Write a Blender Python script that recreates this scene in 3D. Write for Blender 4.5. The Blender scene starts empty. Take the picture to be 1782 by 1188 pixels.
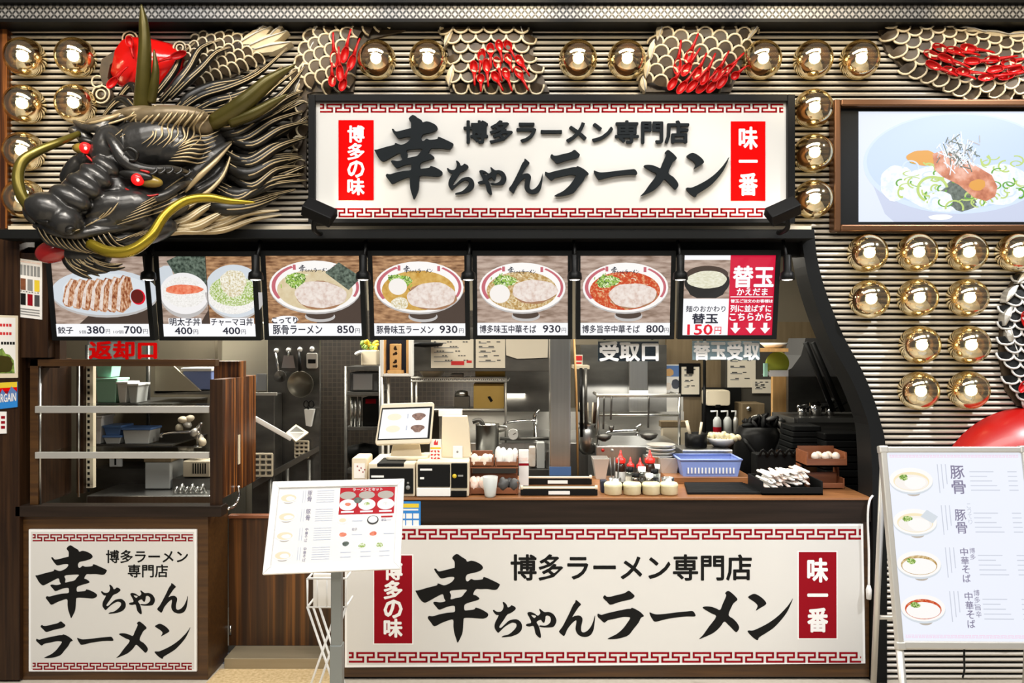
import bpy, math, random
from mathutils import Vector, Matrix, Quaternion
random.seed(7)
SC = bpy.context.scene
COL = SC.collection
# ---------------------------------------------------------------- camera
F, S = 1350.0, 340.0          # focal length in pixels, pixels per metre on the shop front
D = F / S                     # distance camera - shop front (plane y = 0)
H = (1183 - 594) / S          # eye height
cam = bpy.data.cameras.new('camera'); camo = bpy.data.objects.new('camera', cam); COL.objects.link(camo)
camo.location = (0, -D, H); camo.rotation_euler = (math.pi / 2, 0, 0)
cam.sensor_width = 36; cam.lens = 36 * F / 1782; cam.clip_start = .05
SC.camera = camo
# ---------------------------------------------------------------- colour management
vs = SC.view_settings; SC.display_settings.display_device = 'sRGB'
vs.view_transform = 'Standard'; vs.look = 'None'; vs.gamma = 1; vs.use_curve_mapping = False
vs.exposure = 0.0
SC.cycles.use_denoising = True
SC.cycles.max_bounces = 8; SC.cycles.transparent_max_bounces = 12; SC.cycles.caustics_reflective = False; SC.cycles.caustics_refractive = False
SC.cycles.sample_clamp_indirect = 4
# ---------------------------------------------------------------- world
w = bpy.data.worlds.new('world'); SC.world = w; w.use_nodes = True
w.node_tree.nodes['Background'].inputs[0].default_value = (.9, .93, 1, 1)
w.node_tree.nodes['Background'].inputs[1].default_value = .10
# ---------------------------------------------------------------- lights
def area(name, loc, target, sx, sy, power, col=(1, .95, .88), spread=180):
    l = bpy.data.lights.new(name, 'AREA'); l.shape = 'RECTANGLE'; l.size = sx; l.size_y = sy; l.energy = power; l.color = col
    l.spread = math.radians(spread)
    o = bpy.data.objects.new(name, l); COL.objects.link(o); o.location = loc
    o.rotation_euler = (Vector(target) - Vector(loc)).to_track_quat('-Z', 'Y').to_euler(); return o
def spot(name, loc, target, power, ang, col=(1, .93, .82), rad=.05, blend=.5):
    l = bpy.data.lights.new(name, 'SPOT'); l.energy = power; l.color = col; l.spot_size = math.radians(ang); l.spot_blend = blend
    l.shadow_soft_size = rad
    o = bpy.data.objects.new(name, l); COL.objects.link(o); o.location = loc
    o.rotation_euler = (Vector(target) - Vector(loc)).to_track_quat('-Z', 'Y').to_euler(); return o
area('mall_ceiling_light', (-.2, -2.9, 5.4), (0, .2, 1.3), 6.0, 1.0, 250, (1, .97, .93))
area('floor_fill_light', (0, -5.5, 4.6), (0, -5.0, 0), 7.0, 1.0, 320, (1, .95, .88))  # unseen fill light, added to brighten the floor that the globes reflect
for x, zt_, pw, an in ((-2.35, 2.9, 150, 34), (-1.1, 3.3, 180, 22), (-.2, 3.3, 180, 22), (.7, 3.3, 180, 22), (1.6, 3.2, 180, 24), (2.5, 3.3, 170, 22)):
    spot('facade_spot', (x + .3, -2.5, 4.0), (x, 0, zt_), pw, an, (1, .80, .50), .04, .7)
spot('lamp_wall_spot', (3.35, -1.8, 4.15), (2.2, 0, 1.6), 430, 50, (.97, .98, 1), .03)
spot('counter_spot', (.9, -1.6, 4.2), (.6, .1, .5), 80, 54, (1, .94, .85), .06)
spot('cabinet_spot', (-1.6, -1.7, 4.2), (-2.0, .0, .5), 75, 46, (1, .92, .8), .06)
area('kitchen_light', (.5, 1.5, 2.68), (.5, 1.5, 0), 3.2, .5, 58, (1, .95, .82))
area('kitchen_light_left', (-1.7, 1.2, 2.68), (-1.7, 1.2, 0), .9, .4, 85, (1, .96, .85))
area('counter_light', (.35, .45, 2.2), (.35, .4, 0), 2.4, .15, 34, (1, .93, .8))
spot('dragon_spot', (-1.0, -2.3, 4.3), (-2.1, -.4, 2.45), 75, 32, (1, .95, .88), .05)
area('hood_light', (.75, 2.0, 1.34), (.75, 2.3, .9), 1.5, .12, 5, (1, .97, .9))
area('hood_light', (-.2, 1.9, 1.34), (-.2, 2.3, .9), .6, .12, 3, (1, .93, .8))
# ---------------------------------------------------------------- coordinates
def W(px, py, y=0.0):
    s = F / (D + y)
    return Vector(((px - 891) / s, y, H - (py - 594) / s))
def PX(y=0.0): return (D + y) / F        # metres per pixel at depth y
# ---------------------------------------------------------------- materials
M = {}
def mat(name, col, rough=.5, metal=0.0, emit=0.0, noise=None, noise2=None, scale=20, stretch=(1, 1, 1), bump=0.0, spec=None, trans=0.0, alpha=1.0, ecol=None, detail=4, ramp=(.3, .7), coat=0):
    m = bpy.data.materials.new(name); m.use_nodes = True; nt = m.node_tree; b = nt.nodes['Principled BSDF']
    c = (*col, 1)
    b.inputs['Base Color'].default_value = c; b.inputs['Roughness'].default_value = rough; b.inputs['Metallic'].default_value = metal
    if spec is not None: b.inputs['Specular IOR Level'].default_value = spec
    if coat: b.inputs['Coat Weight'].default_value = coat; b.inputs['Coat Roughness'].default_value = .08
    if trans: b.inputs['Transmission Weight'].default_value = trans
    if alpha < 1: b.inputs['Alpha'].default_value = alpha
    out = None
    if noise or bump:
        tc = nt.nodes.new('ShaderNodeTexCoord'); mp = nt.nodes.new('ShaderNodeMapping'); mp.inputs['Scale'].default_value = stretch
        nt.links.new(tc.outputs['Object'], mp.inputs['Vector'])
        nz = nt.nodes.new('ShaderNodeTexNoise'); nz.inputs['Scale'].default_value = scale; nz.inputs['Detail'].default_value = detail
        nt.links.new(mp.outputs[0], nz.inputs['Vector'])
        if noise:
            r = nt.nodes.new('ShaderNodeValToRGB'); r.color_ramp.elements[0].position = ramp[0]; r.color_ramp.elements[1].position = ramp[1]
            r.color_ramp.elements[0].color = c; r.color_ramp.elements[1].color = (*noise, 1)
            if noise2:
                e = r.color_ramp.elements.new((ramp[0] + ramp[1]) / 2); e.color = (*noise2, 1)
            nt.links.new(nz.outputs['Fac'], r.inputs['Fac']); out = r.outputs['Color']
            if not emit: nt.links.new(out, b.inputs['Base Color'])
        if bump:
            bp = nt.nodes.new('ShaderNodeBump'); bp.inputs['Strength'].default_value = bump; bp.inputs['Distance'].default_value = .01
            nt.links.new(nz.outputs['Fac'], bp.inputs['Height']); nt.links.new(bp.outputs[0], b.inputs['Normal'])
    if emit:
        b.inputs['Emission Strength'].default_value = emit
        b.inputs['Emission Color'].default_value = (*(ecol or col), 1)
        if out: nt.links.new(out, b.inputs['Emission Color']); b.inputs['Base Color'].default_value = [q * .06 for q in col] + [1]
    M[name] = m; return m
def glass(name, col=(1, 1, 1), fac=.12, rough=.02):
    m = bpy.data.materials.new(name); m.use_nodes = True; nt = m.node_tree; nt.nodes.clear()
    o = nt.nodes.new('ShaderNodeOutputMaterial'); mx = nt.nodes.new('ShaderNodeMixShader'); t = nt.nodes.new('ShaderNodeBsdfTransparent'); g = nt.nodes.new('ShaderNodeBsdfGlossy')
    t.inputs[0].default_value = (*col, 1); g.inputs['Roughness'].default_value = rough; g.inputs[0].default_value = (*[min(1, c * 1.1) for c in col], 1); mx.inputs[0].default_value = fac
    nt.links.new(t.outputs[0], mx.inputs[1]); nt.links.new(g.outputs[0], mx.inputs[2]); nt.links.new(mx.outputs[0], o.inputs[0]); M[name] = m; return m
# wood, metals, plastics
mat('wood_dark', (.017, .007, .003), .42, spec=.3, noise=(.050, .022, .008), scale=6, stretch=(9, 9, .35), ramp=(.35, .75))
mat('wood_orange', (.035, .011, .004), .33, noise=(.40, .14, .03), noise2=(.10, .032, .008), scale=5, stretch=(10, 10, .25), ramp=(.38, .66))
mat('wood_gate', (.026, .010, .004), .36, noise=(.20, .075, .016), noise2=(.055, .021, .006), scale=3.5, stretch=(10, 10, .2), ramp=(.36, .72))
mat('wood_brown', (.042, .017, .004), .4, noise=(.092, .040, .009), scale=6, stretch=(.4, 8, 9), ramp=(.3, .75))
mat('wood_fascia', (.014, .009, .006), .5, spec=.2, noise=(.026, .016, .011), scale=5, stretch=(.4, 8, 8))
mat('wood_top', (.19, .078, .027), .35, noise=(.30, .13, .048), scale=6, stretch=(.5, 8, 8))
mat('wood_red', (.16, .05, .02), .4, noise=(.24, .085, .035), scale=8, stretch=(.6, 6, 6))
mat('wood_light', (.55, .3, .1), .5, noise=(.7, .42, .17), scale=8, stretch=(5, 5, .6))
mat('wood_pale', (.14, .10, .05), .6, noise=(.2, .145, .08), scale=5, stretch=(6, 6, .5))
mat('cardboard', (.42, .27, .06), .8, noise=(.5, .33, .09), scale=5)
mat('black', (.006, .006, .006), .38, spec=.12)
mat('black_matte', (.006, .006, .006), .7, spec=.2)
mat('black_soft', (.008, .0085, .0085), .5, spec=.12)
mat('dark_grey', (.06, .06, .06), .5)
mat('grey', (.25, .25, .24), .5)
mat('grey_pole', (.27, .29, .28), .35, .6)
mat('steel', (.55, .55, .53), .28, 1.0)
mat('steel_brushed', (.52, .52, .505), .3, 1.0, noise=(.58, .58, .565), scale=4, stretch=(14, 14, .4))
mat('steel_dark', (.085, .083, .077), .36, .8, noise=(.20, .195, .18), scale=2.5, stretch=(1, 1, 2.5), detail=5)
mat('pan_grey', (.16, .15, .12), .35, .7)
mat('lime', (.42, .48, .04), .6)
mat('plate_dark', (.012, .03, .05), .25, alpha=.82)
mat('plate_blue', (.5, .62, .72), .3, alpha=.8)
mat('steel_pale', (.62, .6, .55), .4, .6)
mat('chrome', (.8, .8, .8), .08, 1.0)
mat('brass', (.8, .6, .25), .2, 1.0)
mat('white', (.82, .82, .8), .45)
mat('white_sign', (.66, .65, .62), .7, spec=.05)
mat('white_paint', (.85, .85, .84), .3)
mat('cream', (.72, .63, .47), .45)
mat('cream_wall', (.5, .45, .34), .5)
mat('paper', (.72, .66, .54), .8)
mat('paper_white', (.82, .8, .76), .8)
mat('ink', (.008, .008, .0075), .6, spec=.12)
mat('letter_charcoal', (.009, .012, .014), .55, spec=.1)
mat('ink_red', (.6, .02, .02), .5)
mat('sign_red', (.66, .004, .004), .75, spec=.0)
mat('sign_maroon', (.27, .006, .013), .7, spec=.05)
mat('key_red', (.30, .004, .008), .7, spec=.05)
mat('red_gloss', (.62, .008, .006), .16, coat=.5)
mat('red_satin', (.42, .008, .006), .32, coat=.15)
mat('spoon_red', (.46, .006, .006), .3, spec=.3)
mat('tongue_red', (.36, .012, .01), .18, coat=.6)
mat('red_plastic', (.8, .03, .02), .3)
mat('green_plastic', (.42, .76, .60), .4, alpha=1)
mat('blue_plastic', (.1, .2, .45), .4)
mat('blue_basket', (.22, .3, .62), .45)
mat('blue_sticker', (.02, .22, .62), .5)
mat('yellow', (.75, .55, .03), .5)
mat('leaf', (.04, .10, .015), .6, noise=(.32, .46, .08), scale=45)
mat('olive', (.06, .05, .008), .3, .4, noise=(.10, .08, .015), scale=5, stretch=(1, 1, 1), ramp=(.35, .7), bump=.2)
mat('gold_whisker', (.34, .25, .02), .25, .7)
mat('olive_whisker', (.15, .12, .02), .28, .6)
mat('cream_scale', (.74, .63, .43), .5)
mat('scale_dark', (.022, .015, .009), .5, noise=(.085, .056, .028), scale=10)
mat('gilt', (.46, .35, .19), .4, .3)
mat('gilt_dark', (.10, .075, .042), .4, .3, noise=(.27, .2, .11), scale=9, bump=.3)
mat('hair_dark', (.012, .011, .009), .36, .2)
mat('floor_mat', (.55, .38, .17), .8, noise=(.80, .62, .36), scale=60, bump=.3)
mat('floor_tile', (.58, .52, .42), .35, noise=(.66, .6, .5), scale=40)
mat('step_metal', (.30, .25, .16), .4, .3, noise=(.36, .3, .2), scale=5, stretch=(.5, 6, 6))
mat('tile_wall', (.055, .043, .03), .4)
mat('wall_dark', (.05, .045, .035), .7)
mat('wall_kitchen', (.20, .17, .12), .6, noise=(.24, .2, .14), scale=3)
mat('bronze_frame', (.16, .075, .035), .3, .7)
mat('navy', (.01, .015, .035), .4)
mat('garlic', (.75, .62, .5), .6, noise=(.82, .74, .66), scale=30)
mat('wrap_pink', (.8, .55, .45), .6, noise=(.85, .78, .72), scale=60)
mat('noodle', (.75, .66, .38), .6, noise=(.82, .74, .5), scale=30)
mat('sauce_dark', (.03, .012, .006), .2)
mat('stone_cup', (.68, .62, .38), .4, noise=(.74, .69, .47), scale=30)
mat('frost', (.6, .62, .6), .4, alpha=.75)
mat('bulb', (1, .93, .75), emit=11, ecol=(1, .9, .7))
mat('spot_lens', (1, .95, .85), emit=7, ecol=(1, .92, .8))
mat('eye_glow', (.8, .02, .02), .15, emit=.8, ecol=(1, .004, .006))
mat('eye_white', (.25, .17, .03), .25)
mat('eye_core', (1, .6, .5), emit=1.5, ecol=(1, .5, .4))
glass('clear', (.96, .98, .97), .09)
glass('acrylic', (.93, .96, .95), .12, .05)
glass('bottle_clear', (.85, .87, .84), .2, .08)
glass('globe_glass', (.95, .81, .55), .66, .085)
# glowing picture colours for backlit panels and screens, also put on the unlit menu stand
def lit(name, col, k=1.0, **kw): return mat(name, [c * .06 for c in col] if 'noise' not in kw else col, .5, emit=max(k, 1.0), ecol=col, **kw)
lit('l_white', (.93, .93, .95))
lit('l_ink', (.01, .012, .03))
lit('l_red', (.62, .0, .035))
lit('l_price', (.75, .0, .02))
lit('l_wood', (.12, .045, .015), noise=(.62, .36, .18), noise2=(.36, .19, .09), scale=9, stretch=(2.2, 2, 9), ramp=(.3, .72), detail=6)
lit('l_table', (.20, .13, .09), noise=(.58, .46, .38), noise2=(.42, .31, .25), scale=9, stretch=(1.5, 2, 7), ramp=(.3, .72), detail=6)
lit('l_shade', (.06, .038, .028))
lit('l_bowl', (.86, .84, .84))
lit('l_bowl_under', (.5, .48, .47))
lit('l_ring', (.52, .13, .16))
lit('l_tonkotsu', (.62, .5, .3), noise=(.72, .62, .42), scale=40)
lit('l_amber', (.50, .26, .03), noise=(.70, .46, .13), scale=40)
lit('l_shoyu', (.42, .24, .06), noise=(.72, .58, .34), scale=90, ramp=(.4, .62))
lit('l_spicy', (.55, .05, .005), noise=(.78, .42, .2), scale=90, ramp=(.48, .7))
lit('l_meat', (.62, .47, .40), noise=(.84, .77, .71), noise2=(.76, .66, .60), scale=52, ramp=(.3, .66), detail=6)
lit('l_meat_rim', (.36, .18, .09))
lit('l_egg', (.86, .82, .78))
lit('l_onion', (.04, .14, .012), noise=(.72, .82, .42), noise2=(.25, .42, .06), scale=150, ramp=(.36, .62), detail=3)
lit('l_nori', (.02, .035, .025), noise=(.2, .26, .2), scale=70, ramp=(.35, .75))
lit('l_rice', (.72, .7, .66), noise=(.92, .9, .87), scale=150, ramp=(.3, .6))
lit('l_roe', (.72, .1, .03), noise=(.9, .34, .2), scale=60)
lit('l_plate', (.62, .67, .72))
lit('l_plate_in', (.70, .75, .79))
lit('l_gyoza', (.20, .04, .012), noise=(.80, .58, .42), noise2=(.5, .22, .1), scale=70, stretch=(1.6, 1, .7), ramp=(.34, .66), detail=5)
lit('l_fried', (.55, .45, .22), noise=(.9, .88, .78), scale=120, ramp=(.33, .6))
lit('l_greens', (.28, .42, .05), noise=(.86, .88, .7), scale=150, ramp=(.4, .62))
lit('l_noodle', (.62, .6, .42), noise=(.86, .85, .72), scale=60, stretch=(1, 1, 3))
lit('l_black', (.012, .012, .012))
lit('l_sauce', (.12, .008, .005))
lit('l_tv_bg', (.70, .76, .89))
lit('l_tv_bowl', (.54, .66, .87))
lit('l_tv_rim', (.62, .73, .91))
lit('l_tv_under', (.55, .60, .76))
lit('l_tv_fish', (.38, .09, .03), noise=(.88, .52, .40), noise2=(.66, .24, .12), scale=17, ramp=(.32, .68), detail=5)
lit('l_tv_fish2', (.72, .33, .04))
lit('l_tv_green', (.12, .36, .02))
lit('l_tv_green2', (.48, .62, .16))
lit('l_tv_rice', (.70, .78, .90), noise=(.90, .94, .99), scale=45, ramp=(.35, .6))
lit('l_tv_dark', (.05, .07, .05), noise=(.2, .24, .2), scale=60)
lit('l_ringbowl', (.9, .88, .86))
lit('l_pink', (.85, .62, .78))
lit('l_line', (.55, .58, .66))
lit('l_line2', (.22, .2, .3))
lit('l_board', (.80, .83, .92))
mat('l_menu', (.78, .78, .77), .6, spec=.2)
mat('l_menu_red', (.42, .02, .03), .6, spec=.1)
lit('l_pale_soup', (.86, .74, .5))
mat('l_grey_food', (.36, .33, .3), .5)
lit('l_pos', (.92, .9, .88))
lit('l_pos_bowl', (.12, .05, .035), noise=(.36, .2, .14), scale=80)
lit('l_pos_ghost', (.93, .82, .62))
lit('l_leafy', (.30, .50, .07))
lit('l_pale', (.80, .86, .62))
lit('l_deep', (.05, .13, .02))
# ---------------------------------------------------------------- mesh builder
def tag(o, label=None, cat=None, group=None, kind=None):
    if label: o['label'] = label
    if cat: o['category'] = cat
    if group: o['group'] = group
    if kind: o['kind'] = kind
    return o
def wloc(o):
    v = Vector((0, 0, 0))
    while o is not None: v += o.location; o = o.parent
    return v
def thing(name, label, cat, loc, group=None):
    o = bpy.data.objects.new(name, None); COL.objects.link(o); o.location = loc; o.empty_display_size = .05
    return tag(o, label, cat, group)
def catmull(pts, n=4, closed=False):
    P = [Vector(p) for p in pts]; out = []; N = len(P)
    for i in range(N if closed else N - 1):
        a, b, c, d = (P[(i - 1) % N], P[i], P[(i + 1) % N], P[(i + 2) % N]) if closed else (P[max(i - 1, 0)], P[i], P[i + 1], P[min(i + 2, N - 1)])
        for k in range(n):
            t = k / n
            out.append(.5 * ((2 * b) + (c - a) * t + (2 * a - 5 * b + 4 * c - d) * t * t + (3 * b - a - 3 * c + d) * t ** 3))
    if not closed: out.append(P[-1])
    return out
class Flat:
    """vertical picture plane: 2D coordinates are photo pixels at depth y; h lifts towards the viewer"""
    def __init__(s, y): s.y = y; s.u = PX(y)
    def __call__(s, x, y, h=0): p = W(x, y, s.y); p.y -= h; return p
class Quad:
    """tilted board given by its four corners tl, tr, br, bl; 2D coordinates run 0..w, 0..h from the top left"""
    def __init__(s, tl, tr, br, bl, w, h):
        s.c = [Vector(v) for v in (tl, tr, br, bl)]; s.w, s.h = w, h
        s.n = (s.c[3] - s.c[0]).cross(s.c[1] - s.c[0]).normalized()
        if s.n.y > 0: s.n = -s.n
        s.u = (s.c[1] - s.c[0]).length / w
    def __call__(s, x, y, h=0):
        u, v = x / s.w, y / s.h; a = s.c[0].lerp(s.c[1], u); b = s.c[3].lerp(s.c[2], u)
        return a.lerp(b, v) + s.n * h
class MB:
    def __init__(s, mat='black'): s.v = []; s.f = []; s.m = []; s.sm = []; s.mat = mat
    def add(s, vs_, fs, mat=None, smooth=False):
        o = len(s.v); s.v += [Vector(v) for v in vs_]
        for f in fs: s.f.append([i + o for i in f]); s.m.append(mat or s.mat); s.sm.append(smooth)
        return s
    def box(s, x0, x1, y0, y1, z0, z1, mat=None):
        v = [(x, y, z) for x in (x0, x1) for y in (y0, y1) for z in (z0, z1)]
        return s.add(v, [(0, 1, 3, 2), (4, 6, 7, 5), (0, 4, 5, 1), (2, 3, 7, 6), (0, 2, 6, 4), (1, 5, 7, 3)], mat)
    def pbox(s, x0, x1, y0, y1, Y, d, mat=None):
        a = W(x0, y0, Y); b = W(x1, y1, Y); return s.box(a.x, b.x, Y, Y + d, b.z, a.z, mat)
    def rbox(s, x0, x1, y0, y1, z0, z1, r, mat=None, n=4, axis='y'):
        """box with corners rounded as seen along the axis"""
        A = {'y': (x0, x1, z0, z1, y0, y1), 'z': (x0, x1, y0, y1, z0, z1)}[axis]
        pts = []
        for cx, cy, a0 in ((A[1] - r, A[3] - r, 0), (A[0] + r, A[3] - r, 90), (A[0] + r, A[2] + r, 180), (A[1] - r, A[2] + r, 270)):
            for k in range(n + 1):
                a = math.radians(a0 + 90 * k / n); pts.append((cx + r * math.cos(a), cy + r * math.sin(a)))
        N = len(pts); f = (lambda p, q: (p[0], q, p[1])) if axis == 'y' else (lambda p, q: (p[0], p[1], q))
        v = [f(p, A[4]) for p in pts] + [f(p, A[5]) for p in pts]
        return s.add(v, [list(range(N)), list(range(2 * N - 1, N - 1, -1))] + [(i, i + N, (i + 1) % N + N, (i + 1) % N) for i in range(N)], mat)
    def prb(s, x0, x1, y0, y1, Y, d, r, mat=None):
        a = W(x0, y0, Y); b = W(x1, y1, Y); return s.rbox(a.x, b.x, Y, Y + d, b.z, a.z, r, mat)
    def tube(s, pts, r, n=8, mat=None, flat=None, smooth=True, caps=True):
        """pts world; r number or list; flat = (vector, factor) squashes the section along a direction"""
        P = [Vector(p) for p in pts]; N = len(P); R = r if isinstance(r, (list, tuple)) else [r] * N
        if len(R) != N: R = [R[min(len(R) - 1, int(i / (N - 1) * (len(R) - 1)))] * (1 - ((i / (N - 1) * (len(R) - 1)) % 1)) + R[min(len(R) - 1, int(i / (N - 1) * (len(R) - 1)) + 1)] * ((i / (N - 1) * (len(R) - 1)) % 1) for i in range(N)]
        up = None; vs_ = []; fs = []
        for i, p in enumerate(P):
            t = (P[min(i + 1, N - 1)] - P[max(i - 1, 0)]).normalized()
            if up is None: up = t.orthogonal().normalized()
            up = (up - t * up.dot(t)); up = up.normalized() if up.length > 1e-6 else t.orthogonal().normalized()
            bi = t.cross(up)
            for k in range(n):
                a = 2 * math.pi * k / n; q = (up * math.cos(a) + bi * math.sin(a)) * R[i]
                if flat: q -= flat[0] * q.dot(flat[0]) * (1 - flat[1])
                vs_.append(p + q)
        for i in range(N - 1):
            for k in range(n): fs.append((i * n + k, i * n + (k + 1) % n, (i + 1) * n + (k + 1) % n, (i + 1) * n + k))
        if caps: fs.append(list(range(n - 1, -1, -1))); fs.append(list(range((N - 1) * n, N * n)))
        return s.add(vs_, fs, mat, smooth)
    def cyl(s, a, b, r0, r1=None, n=20, mat=None, smooth=True):
        return s.tube([a, b], [r0, r0 if r1 is None else r1], n, mat, smooth=smooth)
    def lathe(s, c, prof, n=24, axis=(0, 0, 1), mat=None, smooth=True, sx=1, mats=None):
        """prof: list of (radius, height along the axis) around the point c"""
        ax = Vector(axis).normalized(); q = Vector((0, 0, 1)).rotation_difference(ax); c = Vector(c); vs_ = []; N = len(prof)
        for r, h in prof:
            for k in range(n):
                a = 2 * math.pi * k / n; vs_.append(c + q @ Vector((r * math.cos(a) * sx, r * math.sin(a), h)))
        o = len(s.v); s.v += vs_
        for i in range(N - 1):
            for k in range(n):
                s.f.append([o + i * n + k, o + i * n + (k + 1) % n, o + (i + 1) * n + (k + 1) % n, o + (i + 1) * n + k]); s.m.append(mats[i] if mats else (mat or s.mat)); s.sm.append(smooth)
        return s
    def ell(s, c, rx, ry, rz, rot=0, n=20, m=12, mat=None):
        """ellipsoid; rot (degrees) turns it clockwise as the viewer sees it"""
        c = Vector(c); R = Matrix.Rotation(math.radians(rot), 3, 'Y'); vs_ = []
        for i in range(m + 1):
            t = math.pi * i / m
            for k in range(n):
                a = 2 * math.pi * k / n
                vs_.append(c + R @ Vector((rx * math.sin(t) * math.cos(a), ry * math.sin(t) * math.sin(a), rz * math.cos(t))))
        fs = [(i * n + k, i * n + (k + 1) % n, (i + 1) * n + (k + 1) % n, (i + 1) * n + k) for i in range(m) for k in range(n)]
        return s.add(vs_, fs, mat, True)
    def poly(s, mp, pts, h=0.0, mat=None):
        return s.add([mp(p[0], p[1], h) for p in pts], [list(range(len(pts)))], mat)
    def slab(s, mp, pts, h0, h1, mat=None):
        """outline pts on the map mp, thickness from h0 (back) to h1 (front)"""
        N = len(pts)
        return s.add([mp(p[0], p[1], h1) for p in pts] + [mp(p[0], p[1], h0) for p in pts], [list(range(N)), list(range(2 * N - 1, N - 1, -1))] + [(i, i + N, (i + 1) % N + N, (i + 1) % N) for i in range(N)], mat)
    def rect(s, mp, x0, y0, x1, y1, h=0.0, mat=None): return s.poly(mp, [(x0, y0), (x1, y0), (x1, y1), (x0, y1)], h, mat)
    def disc(s, mp, cx, cy, rx, ry, h=0.0, mat=None, n=32, a0=0, a1=360):
        k = n if a1 - a0 >= 360 else n + 1
        return s.poly(mp, [(cx + rx * math.cos(math.radians(a0 + (a1 - a0) * i / n)), cy + ry * math.sin(math.radians(a0 + (a1 - a0) * i / n))) for i in range(k)], h, mat)
    def ring(s, mp, cx, cy, rx, ry, t, h=0.0, mat=None, n=32, a0=0, a1=360):
        vs_ = []; fs = []
        for i in range(n + 1):
            a = math.radians(a0 + (a1 - a0) * i / n)
            vs_ += [mp(cx + rx * math.cos(a), cy + ry * math.sin(a), h), mp(cx + (rx - t) * math.cos(a), cy + (ry - t * ry / rx) * math.sin(a), h)]
        fs = [(2 * i, 2 * i + 1, 2 * i + 3, 2 * i + 2) for i in range(n)]
        return s.add(vs_, fs, mat)
    def blob(s, mp, cx, cy, rx, ry, h, mat, rough=.12, n=26, seed=1):
        r = random.Random(seed * 977 + int(cx * 13 + cy * 7)); ph = [r.uniform(0, 6.28) for _ in range(4)]
        pts = []
        for i in range(n):
            a = 2 * math.pi * i / n; k = 1 + rough * (math.sin(2 * a + ph[0]) * .5 + math.sin(3 * a + ph[1]) * .35 + math.sin(7 * a + ph[2]) * .25)
            pts.append((cx + rx * k * math.cos(a), cy + ry * k * math.sin(a)))
        return s.poly(mp, pts, h, mat)
    def glyphs(s, mp, mesh, x, y, sx, sy, h=0.0, mat=None):
        """place a cached 2D mesh (x right, y down, depth d) on the map"""
        return s.add([mp(x + v[0] * sx, y + v[1] * sy, h + v[2]) for v in mesh[0]], mesh[1], mat)
    def build(s, name, parent=None, label=None, cat=None, group=None, kind=None, loc=None, bevel=0, seg=2, sub=0, mods=None):
        me = bpy.data.meshes.new(name)
        if parent is not None: base = wloc(parent)
        elif loc is not None: base = Vector(loc)
        else:
            xs = [v.x for v in s.v]; ys = [v.y for v in s.v]; zs = [v.z for v in s.v]
            base = Vector(((min(xs) + max(xs)) / 2, (min(ys) + max(ys)) / 2, min(zs)))
        me.from_pydata([tuple(v - base) for v in s.v], [], s.f)
        keys = []; 
        for k in s.m:
            if k not in keys: keys.append(k)
        for k in keys: me.materials.append(M[k])
        me.polygons.foreach_set('material_index', [keys.index(k) for k in s.m]); me.polygons.foreach_set('use_smooth', s.sm)
        me.update()
        o = bpy.data.objects.new(name, me); COL.objects.link(o)
        if parent is not None: o.parent = parent
        else: o.location = base
        if bevel:
            b = o.modifiers.new('bevel', 'BEVEL'); b.width = bevel; b.segments = seg; b.limit_method = 'ANGLE'; b.angle_limit = math.radians(40)
        if sub: b = o.modifiers.new('sub', 'SUBSURF'); b.levels = sub; b.render_levels = sub
        return tag(o, label, cat, group, kind)
def fixn(o):
    import bmesh
    b = bmesh.new(); b.from_mesh(o.data); bmesh.ops.recalc_face_normals(b, faces=b.faces); b.to_mesh(o.data); b.free(); return o
def copy_tree(o, dloc=(0, 0, 0), parent=None):
    c = o.copy(); COL.objects.link(c)
    if parent is not None: c.parent = parent
    else: c.location = o.location + Vector(dloc)
    for ch in list(o.children): copy_tree(ch, (0, 0, 0), c)
    return c
# ---------------------------------------------------------------- writing
_tx = {}
def _curve_mesh(c, dx=0, dy=0):
    o = bpy.data.objects.new('writing', c); COL.objects.link(o); bpy.context.view_layer.update()
    me = o.evaluated_get(bpy.context.evaluated_depsgraph_get()).to_mesh()
    r = ([(v.co.x, -v.co.y, v.co.z) for v in me.vertices], [list(p.vertices) for p in me.polygons])
    bpy.data.objects.remove(o); bpy.data.curves.remove(c); return r
def textmesh(body, weight=0.0, ext=0.0, shear=0.0, res=2):
    k = (body, weight, ext, shear)
    if k not in _tx:
        c = bpy.data.curves.new('writing', 'FONT'); c.body = body; c.size = 1; c.offset = weight; c.extrude = ext; c.resolution_u = res; c.shear = shear
        _tx[k] = _curve_mesh(c)
    return _tx[k]
def bold(mb, mp, m, x, y, sx, sy, h, mat, weight):
    n = 8 if weight > .004 else 0
    mb.glyphs(mp, m, x, y, sx, sy, h, mat)
    for i in range(n):
        a = 2 * math.pi * i / n; mb.glyphs(mp, m, x + sx * weight * math.cos(a), y + sy * weight * math.sin(a), sx, sy, h - .00002 * (i + 1), mat)
def put_text(mb, mp, body, x0, y0, x1, y1, h, mat, weight=0.0, ext=0.0, shear=0.0):
    """fit the writing into the box x0..x1, y0..y1 (y downwards) of the map"""
    m = textmesh(body, 0.0, ext, shear)
    a = min(v[0] for v in m[0]); b = max(v[0] for v in m[0]); c = min(v[1] for v in m[0]); d = max(v[1] for v in m[0])
    sx = (x1 - x0) / max(b - a, 1e-6); sy = (y1 - y0) / max(d - c, 1e-6)
    bold(mb, mp, m, x0 - a * sx, y0 - c * sy, sx, sy, h, mat, weight)
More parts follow.
